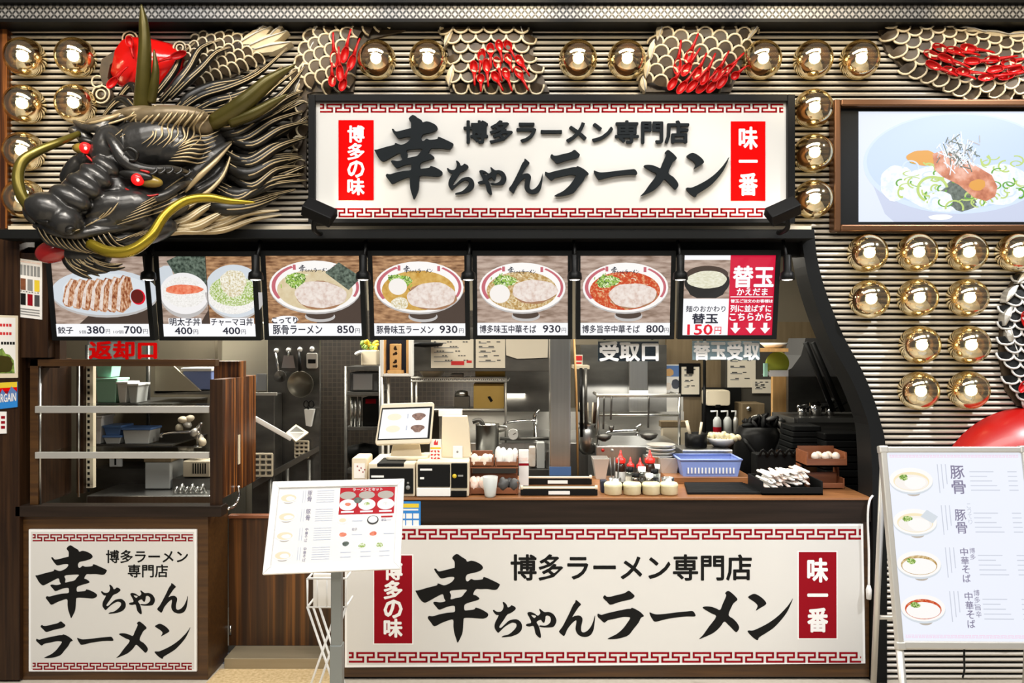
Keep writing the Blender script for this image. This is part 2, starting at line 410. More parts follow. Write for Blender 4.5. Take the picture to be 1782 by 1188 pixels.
def put_vert(mb, mp, body, cx, y0, y1, w_, h, mat, weight=0.0, shears=0.0, gap=.12):
    """vertical writing, one character under the other"""
    n = len(body); step = (y1 - y0) / n
    for i, ch in enumerate(body):
        m = textmesh(ch, 0.0, 0, shears)
        a = min(v[0] for v in m[0]); b = max(v[0] for v in m[0]); c = min(v[1] for v in m[0]); d = max(v[1] for v in m[0])
        k = min(w_, step * (1 - gap)); cy = y0 + step * (i + .5)
        sx = sy = k / .92
        if d - c > .5 and b - a > .5: sx = k / (b - a); sy = step * (1 - gap) / (d - c)
        bold(mb, mp, m, cx - (a + b) / 2 * sx, cy - (c + d) / 2 * sy, sx, sy, h, mat, weight)
def outline_mesh(loops, ext=0.0, n=3):
    c = bpy.data.curves.new('writing', 'CURVE'); c.dimensions = '2D'; c.fill_mode = 'BOTH' if ext else 'FRONT'; c.extrude = ext
    for L in loops:
        P = [(p.x, p.y) for p in catmull([(x, y, 0) for x, y in L], n, True)]
        sp = c.splines.new('POLY'); sp.points.add(len(P) - 1); sp.use_cyclic_u = True
        for q, p in zip(sp.points, P): q.co = (p[0], -p[1], 0, 1)
    return _curve_mesh(c)
# brush characters traced from the lower sign, in photo pixels of that sign
def _g(ox, oy, k, *loops): return [[(ox + x / k, oy + y / k) for x, y in L] for L in loops]
K = 9.379
BRUSH = {
 'sachi': _g(720, 960, 7.427, [(552,25),(620,65),(670,95),(690,125),(740,112),(810,130),(870,165),(892,205),(860,240),(790,265),(720,280),(685,295),(668,335),(680,375),(705,375),(740,348),(785,362),(885,352),(905,322),(1000,360),(1100,410),(1105,435),(1075,480),(1030,490),(950,478),(860,480),(800,482),(765,545),(800,560),(845,598),(825,620),(740,645),(670,670),(650,700),(655,750),(700,752),(780,740),(800,718),(880,745),(945,785),(960,810),(945,840),(900,860),(830,858),(720,850),(650,855),(640,890),(630,1030),(600,1110),(565,1170),(545,1120),(520,1040),(510,960),(505,875),(440,885),(350,920),(265,960),(220,910),(180,855),(195,825),(240,830),(330,805),(430,785),(520,775),(530,735),(518,695),(430,708),(330,745),(290,710),(250,660),(270,642),(340,650),(405,635),(390,600),(370,545),(290,580),(200,630),(135,655),(80,610),(40,540),(22,500),(60,495),(180,460),(295,430),(310,405),(385,430),(440,415),(490,385),(520,345),(510,322),(440,325),(355,342),(310,300),(262,225),(285,215),(320,250),(400,235),(510,207),(525,200),(525,125),(495,75)],
   [(465,505),(560,490),(680,487),(655,530),(610,580),(540,595),(475,610),(480,560)]),
 'chi': _g(855, 1030, K, [(200,158),(245,200),(265,245),(300,235),(325,212),(370,230),(397,262),(370,300),(310,340),(255,365),(200,450),(150,520),(125,570),(160,575),(240,500),(300,455),(400,440),(460,470),(495,530),(490,610),(440,670),(380,700),(310,722),(170,735),(190,710),(270,690),(340,640),(400,570),(400,515),(350,495),(300,510),(220,560),(160,615),(108,660),(70,620),(48,570),(60,490),(115,380),(80,370),(45,340),(22,300),(40,285),(70,310),(120,320),(165,305),(190,260),(195,215),(180,170)]),
 'ya': _g(855, 1030, K, [(790,270),(860,322),(930,320),(1000,350),(1045,410),(1058,470),(1035,535),(990,570),(860,575),(780,560),(795,540),(870,545),(930,520),(965,470),(960,410),(920,380),(885,390),(878,440),(860,495),(830,485),(800,450),(735,485),(765,540),(785,600),(805,700),(800,740),(770,735),(720,680),(700,600),(680,550),(620,560),(570,550),(560,530),(590,512),(640,500),(640,460),(610,400),(585,350),(600,325),(640,322),(700,345),(750,380),(785,360),(795,330),(780,290)],
   [(650,370),(725,385),(700,420),(670,400)]),
 'n': _g(855, 1030, K, [(1375,125),(1420,155),(1460,200),(1420,245),(1350,350),(1320,405),(1360,385),(1430,378),(1475,410),(1485,460),(1465,550),(1465,630),(1500,655),(1560,630),(1620,560),(1660,470),(1685,380),(1690,420),(1675,560),(1650,650),(1600,710),(1520,730),(1440,710),(1390,660),(1370,590),(1385,480),(1370,460),(1310,510),(1240,600),(1205,680),(1180,715),(1145,690),(1100,640),(1150,570),(1210,460),(1270,340),(1330,210),(1365,165)]),
 'ra': _g(1030, 1020, K, [(205,142),(240,165),(300,165),(400,140),(490,120),(545,100),(600,68),(650,105),(695,155),(645,205),(540,230),(430,258),(300,298),(240,245),(180,185)],
   [(95,442),(150,462),(230,440),(400,400),(560,368),(630,362),(655,347),(750,390),(815,440),(848,485),(800,510),(760,590),(680,690),(610,780),(540,820),(400,855),(255,858),(300,825),(400,775),(500,690),(570,600),(620,520),(600,500),(500,498),(380,525),(260,550),(200,590),(140,540),(90,490)]),
 'bar': _g(1030, 1020, K, [(940,422),(990,440),(1060,455),(1200,445),(1400,420),(1560,405),(1650,403),(1690,460),(1675,490),(1560,490),(1400,502),(1200,535),(1035,575),(985,530),(950,470)]),
 'me': _g(1200, 1020, K, [(630,70),(690,105),(750,160),(785,215),(725,270),(690,330),(640,465),(720,530),(790,610),(812,680),(765,745),(700,690),(620,610),(565,575),(500,660),(400,750),(280,810),(155,858),(220,790),(320,650),(435,490),(350,435),(215,350),(260,325),(350,330),(430,355),(500,380),(540,290),(600,150),(582,110)]),
 'nn': _g(1200, 1020, K, [(960,180),(1000,140),(1060,120),(1130,145),(1210,205),(1258,270),(1235,305),(1160,350),(1085,393),(1110,340),(1110,300),(1060,250)],
   [(1695,190),(1660,290),(1590,430),(1480,570),(1370,680),(1250,760),(1140,830),(1115,875),(1050,840),(985,780),(950,730),(970,715),(1040,715),(1150,670),(1300,590),(1450,480),(1580,350),(1650,260)]),
}
_bm = {}
def brush(mb, mp, names, fx, fy, h, mat, ext=0.0):
    """fx, fy map the lower sign's pixels to the map's coordinates: x -> fx[0] + fx[1] * x"""
    for nme in names:
        if (nme, ext) not in _bm: _bm[(nme, ext)] = outline_mesh(BRUSH[nme], ext)
        v, f = _bm[(nme, ext)]
        mb.add([mp(fx[0] + fx[1] * p[0], fy[0] + fy[1] * p[1], h + p[2]) for p in v], f, mat)
ROW1, ROW2 = ('sachi', 'chi', 'ya', 'n'), ('ra', 'bar', 'me', 'nn')
def greek_key(mb, mp, x0, x1, y0, y1, period, h, mat):
    """meander border"""
    hh = y1 - y0; t = hh * .19; c = t / 2; ya, yb = y0 + c, y1 - c; ym = (ya + yb) / 2 + 0 * t
    def hseg(a, b, y):
        a, b = max(min(a, b) - c, x0), min(max(a, b) + c, x1)
        if b > a: mb.rect(mp, a, y - c, b, y + c, h, mat)
    def vseg(x, a, b):
        if x0 <= x - c and x + c <= x1: mb.rect(mp, x - c, min(a, b), x + c, max(a, b), h, mat)
    x = x0 - period * .6
    while x < x1:
        u = period / 280
        hseg(x, x + 220 * u, ya); vseg(x + 220 * u, ya, ym); hseg(x + 140 * u, x + 220 * u, ym); vseg(x + 140 * u, ym, yb)
        hseg(x + 140 * u, x + 360 * u, yb); vseg(x + 360 * u, ym, yb); hseg(x + 280 * u, x + 360 * u, ym); vseg(x + 280 * u, ya, ym)
        x += period
# ---------------------------------------------------------------- the shop front
def interp(tab, y):
    for (y0, x0), (y1, x1) in zip(tab, tab[1:]):
        if y0 <= y <= y1: return x0 + (x1 - x0) * (y - y0) / (y1 - y0)
    return tab[0][1] if y < tab[0][0] else tab[-1][1]
OUT = [(q.y, q.x) for q in catmull([(1412, 397, 0), (1416, 440, 0), (1425, 484, 0), (1442, 535, 0), (1465, 589, 0), (1495, 644, 0), (1516, 695, 0), (1528, 737, 0), (1535, 770, 0), (1537, 850, 0), (1538, 1000, 0), (1538, 1183, 0)], 4)]
INN = [(q.y, q.x) for q in catmull([(1388, 397, 0), (1394, 440, 0), (1402, 484, 0), (1420, 543, 0), (1444, 602, 0), (1477, 661, 0), (1501, 720, 0), (1509, 758, 0), (1513, 850, 0), (1514, 1000, 0), (1514, 1183, 0)], 4)]
mat('rib', (.66, .61, .53), .42, .2)
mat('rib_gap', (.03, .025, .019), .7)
def ribs(y0, y1, left, right):
    """horizontal half-round ribs, pitch 11 px of the photo"""
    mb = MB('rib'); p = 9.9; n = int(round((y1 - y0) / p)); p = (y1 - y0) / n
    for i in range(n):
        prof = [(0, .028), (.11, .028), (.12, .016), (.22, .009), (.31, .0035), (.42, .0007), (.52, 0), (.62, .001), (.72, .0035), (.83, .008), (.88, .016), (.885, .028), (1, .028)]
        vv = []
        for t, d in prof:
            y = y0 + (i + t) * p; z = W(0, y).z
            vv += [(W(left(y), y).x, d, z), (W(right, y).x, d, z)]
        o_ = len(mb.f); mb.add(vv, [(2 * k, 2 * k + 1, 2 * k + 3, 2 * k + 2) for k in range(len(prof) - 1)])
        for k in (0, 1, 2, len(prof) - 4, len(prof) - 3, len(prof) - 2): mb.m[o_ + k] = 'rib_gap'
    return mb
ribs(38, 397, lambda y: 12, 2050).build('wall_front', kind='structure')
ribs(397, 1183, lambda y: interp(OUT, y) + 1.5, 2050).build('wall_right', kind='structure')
mb = MB('dark_grey'); mb.pbox(12, 2050, 38, 397, .03, .05); mb.build('wall_back', kind='structure')
mb = MB('dark_grey'); mb.pbox(1548, 2050, 397, 1183, .03, .05); mb.build('wall_back', kind='structure')
# floor, step, kitchen shell
MB('floor_tile').box(-4.5, 4.5, -7, .2, -.06, 0).build('floor', kind='structure')
MB('floor_mat').add([(W(350, 0, 0).x, -1.2, .004), (W(592, 0, 0).x, -1.2, .004), (W(592, 0, 0).x, .129, .004), (W(366, 0, 0).x, .129, .004)], [(0, 1, 2, 3)]).build('floor_mat', label='sandy yellow strip of floor in front of the low metal step', cat='mat')
MB('wall_dark').box(-3.2, 3.4, .3, 2.8, .02, .06).build('floor', kind='structure')
mb = MB('step_metal'); mb.box(W(390, 0, .13).x, W(600, 0, .13).x, .13, .34, 0, .058)
mb.build('step', label='low beige metal step at the gate beside the counter', cat='step', bevel=.003)
MB('wall_kitchen').box(-3.2, 3.4, 2.7, 2.8, 0, 2.75).build('wall_back', kind='structure')
MB('wall_dark').box(-3.2, -3.1, .06, 2.7, 0, 2.75).build('wall_left', kind='structure')
MB('wall_dark').box(3.3, 3.4, .12, 2.7, 0, 2.75).build('wall_right', kind='structure')
MB('wall_dark').box(-3.2, 3.4, .08, 2.8, 2.75, 2.8).build('ceiling', kind='structure')
# brown pilaster and dark timber wall on the left
MB('wood_orange').pbox(-260, 12, 38, 397, -.03, .1).build('trim_1', kind='structure')
mb = MB('wood_brown'); mb.pbox(-260, 34, 397, 1183, -.03, .12, 'wood_dark'); mb.build('wall_left', kind='structure')
MB('wood_dark').pbox(34, 104, 430, 640, .04, .06).build('wall_left', kind='structure')
# cornice
mb = MB('black'); mb.pbox(-260, 2050, -90, 4, -.14, .2); mb.pbox(-260, 2050, 32, 38, -.12, .18); mb.build('trim_2', kind='structure')
m = bpy.data.materials.new('lattice'); m.use_nodes = True; nt = m.node_tree; b = nt.nodes['Principled BSDF']; N_ = nt.nodes.new; L_ = nt.links.new
tc = N_('ShaderNodeTexCoord'); sp = N_('ShaderNodeSeparateXYZ'); L_(tc.outputs['Object'], sp.inputs[0])
def mth(op, a, b_=None):
    n = N_('ShaderNodeMath'); n.operation = op
    for i, q in enumerate((a, b_)):
        if q is None: continue
        if isinstance(q, (int, float)): n.inputs[i].default_value = q
        else: L_(q, n.inputs[i])
    return n.outputs[0]
kk = 2 * math.pi / (11.8 / S)
cx, cz = mth('COSINE', mth('MULTIPLY', sp.outputs['X'], kk)), mth('COSINE', mth('MULTIPLY', sp.outputs['Z'], kk * .85))
cx2, cz2 = mth('COSINE', mth('MULTIPLY', sp.outputs['X'], kk * 2)), mth('COSINE', mth('MULTIPLY', sp.outputs['Z'], kk * 1.7))
v1 = mth('ABSOLUTE', mth('ADD', cx, cz)); v2 = mth('MULTIPLY', mth('ADD', cx2, cz2), .35); vv = mth('ADD', v1, v2)
rp = N_('ShaderNodeValToRGB'); rp.color_ramp.elements[0].position = .45; rp.color_ramp.elements[0].color = (.02, .02, .02, 1); rp.color_ramp.elements[1].position = 1.1 - .1; rp.color_ramp.elements[1].color = (.30, .29, .28, 1)
L_(vv, rp.inputs[0]); L_(rp.outputs[0], b.inputs['Base Color']); b.inputs['Metallic'].default_value = .35; b.inputs['Roughness'].default_value = .35; M['lattice'] = m
MB('lattice').pbox(-260, 2050, 4, 32, -.11, .1).build('trim_3', kind='structure')
# black canopy beam over the counter and the curved edge board
mb = MB('black_soft'); mb.pbox(-5, 1417, 399, 415, -.13, .15)
mb.pbox(60, 1395, 414, 446, .02, .06, 'black')
mb.build('beam', label='long black canopy beam running over the row of menu pictures', cat='beam', bevel=.003)
MB('gilt').pbox(14, 1412, 393, 399, -.075, .095, 'cream').build('trim_4', kind='structure')
FR = Flat(0.0)
mb = MB('black_soft')
pts = [(x, y) for y, x in OUT] + [(x, y) for y, x in reversed(INN)]
yy = [399 + (1183 - 399) * i / 60 for i in range(61)]
vv = []
for y in yy:
    a, b = W(interp(INN, y), y), W(interp(OUT, y), y)
    for x in (a.x, b.x):
        for d in (-.035, .13): vv.append((x, d, a.z))
fs = []
for i in range(60):
    o = 4 * i
    fs += [(o, o + 4, o + 6, o + 2), (o + 1, o + 3, o + 7, o + 5), (o, o + 1, o + 5, o + 4), (o + 2, o + 6, o + 7, o + 3)]
mb.add(vv, fs); mb.f += [[0, 2, 3, 1], [240, 241, 243, 242]]; mb.m += ['black_soft'] * 2; mb.sm += [False] * 2
mb.build('edge_board', label='black curved edge board sweeping down the right side of the counter opening', cat='board')
# ---------------------------------------------------------------- gold globe lamps
def make_lamp(px, py, label, group):
    c = W(px, py, -.07); r = 33.5 * PX(-.07)
    t = thing('globe_lamp', label, 'lamp', (c.x, 0, c.z), group)
    c = Vector((c.x, -.062, c.z))
    MB('bronze_frame').lathe((c.x, .004, c.z), [(0, .02), (.045, .02), (.06, .012), (.06, 0)], 24, (0, -1, 0)).build('wall_plate', t)
    prof = []
    for i in range(15):
        a = math.radians(40 + 140 * i / 14) if False else math.radians(142 - 142 * i / 14)
        prof.append((max(r * math.sin(a), 1e-4), r * math.cos(a)))
    MB('globe_glass').lathe(c, prof, 36, (0, -1, 0)).build('globe', t)
    s = MB('steel_dark').lathe((c.x, -.012, c.z), [(0, .0), (.024, .0), (.024, .045), (.019, .05), (0, .05)], 20, (0, -1, 0)).build('socket', t)
    MB('bulb').ell((c.x, c.y - .022, c.z), .028, .028, .028).build('bulb', t)
    return t
LAMPS = []
def copy_lamp(src, px, py, label, group):
    c = W(px, py, -.07); n = copy_tree(src, (c.x - src.location.x, 0, c.z - src.location.z)); n['label'] = label; n['group'] = group; return n
g1, g2, g3, g4 = 'gold lamps left of the dragon head', 'gold lamps along the wall above the main sign', 'gold lamps in a column beside the screen', 'gold lamps on the ribbed wall under the screen'
lamp0 = make_lamp(42, 99, 'gold globe lamp in the top left corner beside the brown pilaster', g1)
for px, py, lb in ((130, 99, 'gold globe lamp in the top row, just left of the red disc behind the horn'), (41, 181, 'gold globe lamp second from top in the far left column'), (130, 180, 'gold globe lamp directly above the dragon brow, lower of its pair'),
                   (40, 263, 'gold globe lamp ringed by the dragon left whisker'), (40, 345, 'lowest gold globe lamp in the far left column, half hidden by the snout')):
    copy_lamp(lamp0, px, py, lb, g1)
for px, lb in ((655, 'gold globe lamp beside the red spoons nearest the dragon mane'), (745, 'gold globe lamp touching the left edge of the second scaly coil'), (1006, 'gold globe lamp right of the second coil, left one of a middle pair'), (1091, 'gold globe lamp touching the left fins of the third scaly coil'),
               (1327, 'gold globe lamp just right of the third scaly coil'), (1416, 'gold globe lamp at the top of the column between sign and screen'), (1497, 'gold globe lamp touching the large scaly coil above the screen')):
    copy_lamp(lamp0, px, 103, lb, g2)
for py, lb in ((188, 'upper of three gold globe lamps between the main sign and the screen'), (266, 'middle of three gold globe lamps between the main sign and the screen'), (346, 'lowest of three gold globe lamps between the main sign and the screen')):
    copy_lamp(lamp0, 1416, py, lb, g3)
for px, py, lb in ((1511, 440, 'gold globe lamp under the left corner of the screen frame'), (1597, 439, 'second gold globe lamp in the row right under the screen'), (1684, 439, 'third gold globe lamp in the row right under the screen'), (1771, 439, 'gold globe lamp cut by the picture edge under the screen'),
                   (1514, 520, 'gold globe lamp nearest the curved black board, second row under the screen'), (1598, 518, 'middle gold globe lamp of the second row under the screen'), (1685, 518, 'gold globe lamp left of the scaly tail, second row under the screen'),
                   (1602, 600, 'left gold globe lamp of the third row under the screen'), (1688, 600, 'right gold globe lamp of the third row, beside the scaly tail'),
                   (1600, 680, 'left gold globe lamp of the lowest pair above the A-board'), (1687, 679, 'right gold globe lamp of the lowest pair, above the red ball')):
    copy_lamp(lamp0, px, py, lb, g4)
# ---------------------------------------------------------------- main sign over the counter
c = W(960, 387, -.16); t = thing('shop_sign', 'wide white main sign in a black frame with raised charcoal characters above the menu pictures', 'sign', (c.x, 0, c.z))
mb = MB('black'); a, b = W(536, 164, -.16), W(1384, 388, -.16); i0, i1 = W(548, 176, -.16), W(1371, 380, -.16)
for x0, x1, z0, z1 in ((a.x, i0.x, b.z, a.z), (i1.x, b.x, b.z, a.z), (i0.x, i1.x, i0.z, a.z), (i0.x, i1.x, b.z, i1.z)): mb.box(x0, x1, -.16, -.002, z0, z1)
mb.build('frame', t, bevel=.003)
SP = Flat(-.135)
MB('white_sign').box(i0.x - .004, i1.x + .004, -.135, -.01, i1.z - .004, i0.z + .004).build('face', t)
for a_ in ((557, 1363, 180.5, 196), (563, 1357, 362, 378)): mb = MB('key_red'); greek_key(mb, SP, *a_, 30.9, .001, 'key_red'); mb.build('meander_border', t)
for x0, x1, y0, y1, tx in ((589, 650, 209, 348, '博多の味'), (1272, 1332, 211, 349, '味一番')):
    p = MB('sign_red').pbox(x0, x1, y0, y1, -.139, .004).build('red_plaque', t)
    q = MB('white_paint'); put_vert(q, Flat(-.139), tx, (x0 + x1) / 2, y0 + 9, y1 - 8, 31, .0012, 'white_paint', .032, 0, .08); q.build('characters', p)
fx = (653 - 723 * .933, .933); fy = (202 - 963 * .945, .945)
mb = MB('letter_charcoal'); brush(mb, SP, ROW1 + ROW2, fx, fy, .016, 'letter_charcoal', .009); mb.build('raised_brush_characters', t)
mb = MB('letter_charcoal'); put_text(mb, SP, '博多ラーメン専門店', 808, 212, 1197, 250, .012, 'letter_charcoal', .028, .006); mb.build('raised_small_characters', t)
# floodlights on the lower corners of the sign
def flood(px, py, sx, label):
    c = W(px, py + 22, -.3); t = thing('floodlight', label, 'floodlight', (c.x, -.15, c.z), 'floodlights on the main sign')
    mb = MB('black'); h = W(px, py, -.3)
    R = Matrix.Rotation(math.radians(-24 * sx), 4, 'Y') @ Matrix.Rotation(math.radians(-35), 4, 'X'); R.translation = h
    v = [R @ Vector((x * .075 + .0, y, z * (.045 if y > 0 else .035))) for x in (-1, 1) for y in (-.03, .03) for z in (-1, 1)]
    mb.add(v, [(0, 1, 3, 2), (4, 6, 7, 5), (0, 4, 5, 1), (2, 3, 7, 6), (0, 2, 6, 4), (1, 5, 7, 3)]); mb.build('lamp_housing', t, bevel=.006)
    v = [R @ Vector((x * .066, .0312, z * .036)) for x in (-1, 1) for z in (-1, 1)]
    MB('spot_lens').add(v, [(0, 1, 3, 2)]).build('lens', t)
    MB('black').tube(catmull([(h.x + .02 * sx, -.3, h.z - .02), (h.x + .035 * sx, -.27, h.z - .075), (h.x + .03 * sx, -.2, h.z - .09), (h.x + .03 * sx, -.155, h.z - .085)], 4), .012).build('bracket', t)
    spot('flood_beam', tuple(h + Vector((-.02 * sx, .06, .05))), (h.x - .55 * sx, -.13, h.z + .25), 2.4, 130, (1, .86, .6), .03, .9)
flood(556, 368, -1, 'black floodlight at the lower left corner of the main sign')
flood(1362, 366, 1, 'black floodlight at the lower right corner of the main sign')
# ---------------------------------------------------------------- screen on the right
c = W(1680, 402, -.06); t = thing('screen', 'large wall screen in a bronze frame showing a blue-white bowl of fish and rice', 'screen', (c.x, 0, c.z))
a, b = W(1452, 172, -.07), W(1960, 402, -.07); i0, i1 = W(1464, 184, -.07), W(1948, 390, -.07)
mb = MB('bronze_frame')
for x0, x1, z0, z1 in ((a.x, i0.x, b.z, a.z), (i1.x, b.x, b.z, a.z), (i0.x, i1.x, i0.z, a.z), (i0.x, i1.x, b.z, i1.z)): mb.box(x0, x1, -.07, 0, z0, z1)
mb.build('frame', t, bevel=.008, seg=3)
MB('black_soft').box(i0.x - .003, i1.x + .003, -.028, -.001, i1.z - .003, i0.z + .003).build('bezel', t)
TV = Flat(-.03); mb = MB('l_tv_bg'); X0, X1, Y0, Y1 = 1494, 1918, 194, 386
def clipd(pts): return [(min(max(x, X0), X1), min(max(y, Y0), Y1)) for x, y in pts]
def el(cx, cy, rx, ry, a0=0, a1=360, n=48): return [(cx + rx * math.cos(math.radians(a0 + (a1 - a0) * i / n)), cy + ry * math.sin(math.radians(a0 + (a1 - a0) * i / n))) for i in range(n + (0 if a1 - a0 >= 360 else 1))]
mb.rect(TV, X0, Y0, X1, Y1, 0, 'l_tv_bg')
mb.poly(TV, clipd([(1506, 290), (1540, 372), (1556, 400), (1790, 400), (1810, 300)]), .0006, 'l_tv_under')
mb.poly(TV, clipd(el(1668, 284, 166, 88)), .0012, 'l_tv_rim'); mb.poly(TV, clipd(el(1668, 281, 160, 82)), .0018, 'l_tv_bowl')
mb.blob(TV, 1560, 318, 30, 30, .0024, 'l_tv_rice'); mb.blob(TV, 1660, 325, 95, 42, .0022, 'l_tv_rice', .08); mb.blob(TV, 1740, 320, 50, 34, .0024, 'l_tv_rice')
rr = random.Random(5)
for i in range(70):
    x, y = rr.choice([(1600, 330), (1620, 300), (1745, 285), (1760, 320), (1700, 345), (1640, 345)]); x += max(-40, min(40, rr.gauss(0, 22))); y = min(y + max(-22, min(18, rr.gauss(0, 12))), 352); a = rr.uniform(0, 360)
    mb.ring(TV, x, y, rr.uniform(7, 16), rr.uniform(5, 11), 3.0, .003 + i * .00001, rr.choice(['l_tv_green', 'l_tv_green2', 'l_tv_green2', 'l_tv_rim']), 14, a, a + rr.uniform(120, 260))
mb.blob(TV, 1605, 275, 26, 14, .0034, 'l_tv_fish2'); mb.blob(TV, 1668, 340, 34, 24, .0033, 'l_tv_dark', .3); mb.blob(TV, 1636, 348, 22, 14, .0036, 'l_tv_rice')
mb.poly(TV, [(1622, 268), (1640, 262), (1668, 272), (1700, 290), (1725, 305), (1735, 325), (1731, 342), (1716, 350), (1694, 344), (1668, 322), (1640, 308), (1626, 296)], .004, 'l_tv_fish')
mb.blob(TV, 1700, 322, 14, 10, .0043, 'l_tv_fish2'); mb.ring(TV, 1584, 291, 15, 12, 3, .0044, 'l_tv_rim', 20, 170, 390); mb.ring(TV, 1622, 330, 28, 24, 5, .0044, 'l_tv_green2', 24, 120, 350); mb.ring(TV, 1660, 362, 17, 14, 3.5, .0044, 'l_tv_green2', 20, 170, 380)
for i in range(110):
    x, y = 1668 + max(-36, min(36, rr.gauss(0, 17))), 268 + max(-26, min(26, rr.gauss(0, 14))); a = rr.uniform(.2, 2.6); l = rr.uniform(10, 26); dx, dy = math.cos(a) * l, math.sin(a) * l; nx, ny = -dy / l * .9, dx / l * .9
    mb.poly(TV, [(x - dx / 2 - nx, y - dy / 2 - ny), (x + dx / 2 - nx, y + dy / 2 - ny), (x + dx / 2 + nx, y + dy / 2 + ny), (x - dx / 2 + nx, y - dy / 2 + ny)], .0047 + i * .00001, rr.choice(['l_tv_rice', 'l_tv_rice', 'l_tv_dark', 'l_bowl_under']))
mb.blob(TV, 1636, 378, 20, 5, .003, 'l_white')
mb.build('display', t)
# ---------------------------------------------------------------- menu pictures (backlit)
def food_bowl(mb, q, cx, cy, rx, soup, top, h=.0006, rim_text=True, egg=False, nori=False, slim=False):
    """a ramen bowl as printed on the menus, drawn in the map's units around cx, cy"""
    k = rx / 79.0; X = lambda x: cx + x * k
    d = .0003
    mb.disc(q, cx + 6 * k, cy + 52 * k, 26 * k, 10 * k, h, 'l_bowl_under'); mb.disc(q, cx + 6 * k, cy + 49 * k, 24 * k, 8 * k, h + d, 'l_shade')
    mb.disc(q, cx, cy + 2 * k, rx, 46 * k, h + 2 * d, 'l_bowl_under'); mb.disc(q, cx, cy, rx, 45 * k, h + 3 * d, 'l_ringbowl')
    if not slim:
        mb.ring(q, cx, cy, rx * .95, 42.5 * k, 6.5 * k, h + 4 * d, 'l_ring', 18, 150, 238); mb.ring(q, cx, cy, rx * .95, 42.5 * k, 5 * k, h + 4 * d, 'l_ring', 16, 305, 385)
    mb.disc(q, cx - 1 * k, cy + 6 * k, 65 * k, 35 * k, h + 5 * d, soup)
    if rim_text and not slim:
        f = 52 * k / 658; brush(mb, q, ROW1 + ROW2, (cx - 27 * k - 723 * f, f), (cy - 38 * k - 963 * f * 1.1, f * 1.1), h + 6 * d, 'l_ink')
        mb.rect(q, cx - 37 * k, cy - 38 * k, cx - 32 * k, cy - 29 * k, h + 6 * d, 'l_ring'); mb.rect(q, cx + 33 * k, cy - 37 * k, cx + 38 * k, cy - 28 * k, h + 6 * d, 'l_ring')
    mb.blob(q, cx - 33 * k, cy - 11 * k, 19 * k, 12 * k, h + 7.6 * d, 'l_onion', .25, seed=3)
    rq = random.Random(int(cx * 7 + cy * 3 + len(soup)))
    for i in range(0 if slim else 46):      # chopped spring onion
        x, y, a, l = cx + k * (-33 + rq.gauss(0, 9)), cy + k * (-12 + rq.gauss(0, 6)), rq.uniform(0, 3.14), k * rq.uniform(1.5, 4.5); c_, s_ = math.cos(a), math.sin(a); e = k * .8
        mb.poly(q, [(x - c_ * l + s_ * e, y - s_ * l - c_ * e), (x + c_ * l + s_ * e, y + s_ * l - c_ * e), (x + c_ * l - s_ * e, y + s_ * l + c_ * e), (x - c_ * l - s_ * e, y - s_ * l + c_ * e)], h + 8 * d + i * .000005, rq.choice(['l_leafy', 'l_leafy', 'l_pale', 'l_deep']))
    for i in range(26 if soup in ('l_shoyu', 'l_spicy') else 0):      # noodles showing in the soup
        x, y = cx + k * rq.uniform(-56, 50), cy + k * rq.uniform(-22, 36)
        if ((x - cx) / (60 * k)) ** 2 + ((y - cy - 6 * k) / (31 * k)) ** 2 > .8: continue
        a = rq.uniform(0, 360); mb.ring(q, x, y, k * rq.uniform(5, 11), k * rq.uniform(3, 6), k * 1.6, h + 6 * d + i * .000005, rq.choice(['l_noodle', 'l_pale_soup', 'l_tonkotsu']), 10, a, a + rq.uniform(90, 200))
    if nori:
        mb.poly(q, [(X(18), cy - 24 * k), (X(42), cy - 42 * k), (X(80), cy - 16 * k), (X(57), cy + 6 * k)], h + 9 * d, 'l_nori')
    if egg: mb.disc(q, *egg[:2], egg[2], egg[2] * .9, h + 9 * d, 'l_egg')
    mb.blob(q, X(top[0]) + 1 * k, cy + (top[1] + 2) * k, top[2] * k, top[3] * k, h + 9.5 * d, 'l_meat_rim', .1, seed=8); mb.blob(q, X(top[0]), cy + top[1] * k, top[2] * k, top[3] * k, h + 10 * d, 'l_meat', .1, seed=8)
PANELS = [((88, 446), (249, 446), (262, 585), (100, 585)), ((276, 446), (438, 446), (446, 585), (286, 585)), ((462, 445), (625, 445), (630, 584), (469, 584)), ((648, 445), (808, 445), (810, 584), (652, 584)),
          ((830, 445), (988, 445), (988, 583), (831, 583)), ((1010, 445), (1168, 445), (1165, 583), (1010, 583)), ((1191, 444), (1350, 444), (1343, 583), (1187, 583))]
PLAB = ['lit menu picture of fried dumplings on a plate, half behind the dragon beard', 'lit menu picture split in two rice bowls, one with red roe', 'lit menu picture of creamy ramen with a nori sheet, price 850', 'lit menu picture of amber ramen with white egg, price 930, under the sign left half',
        'lit menu picture of brown soy noodles with egg, price 930', 'lit menu picture of red spicy noodles, price 800', 'lit red and white noodle refill panel with three arrows, price 150']
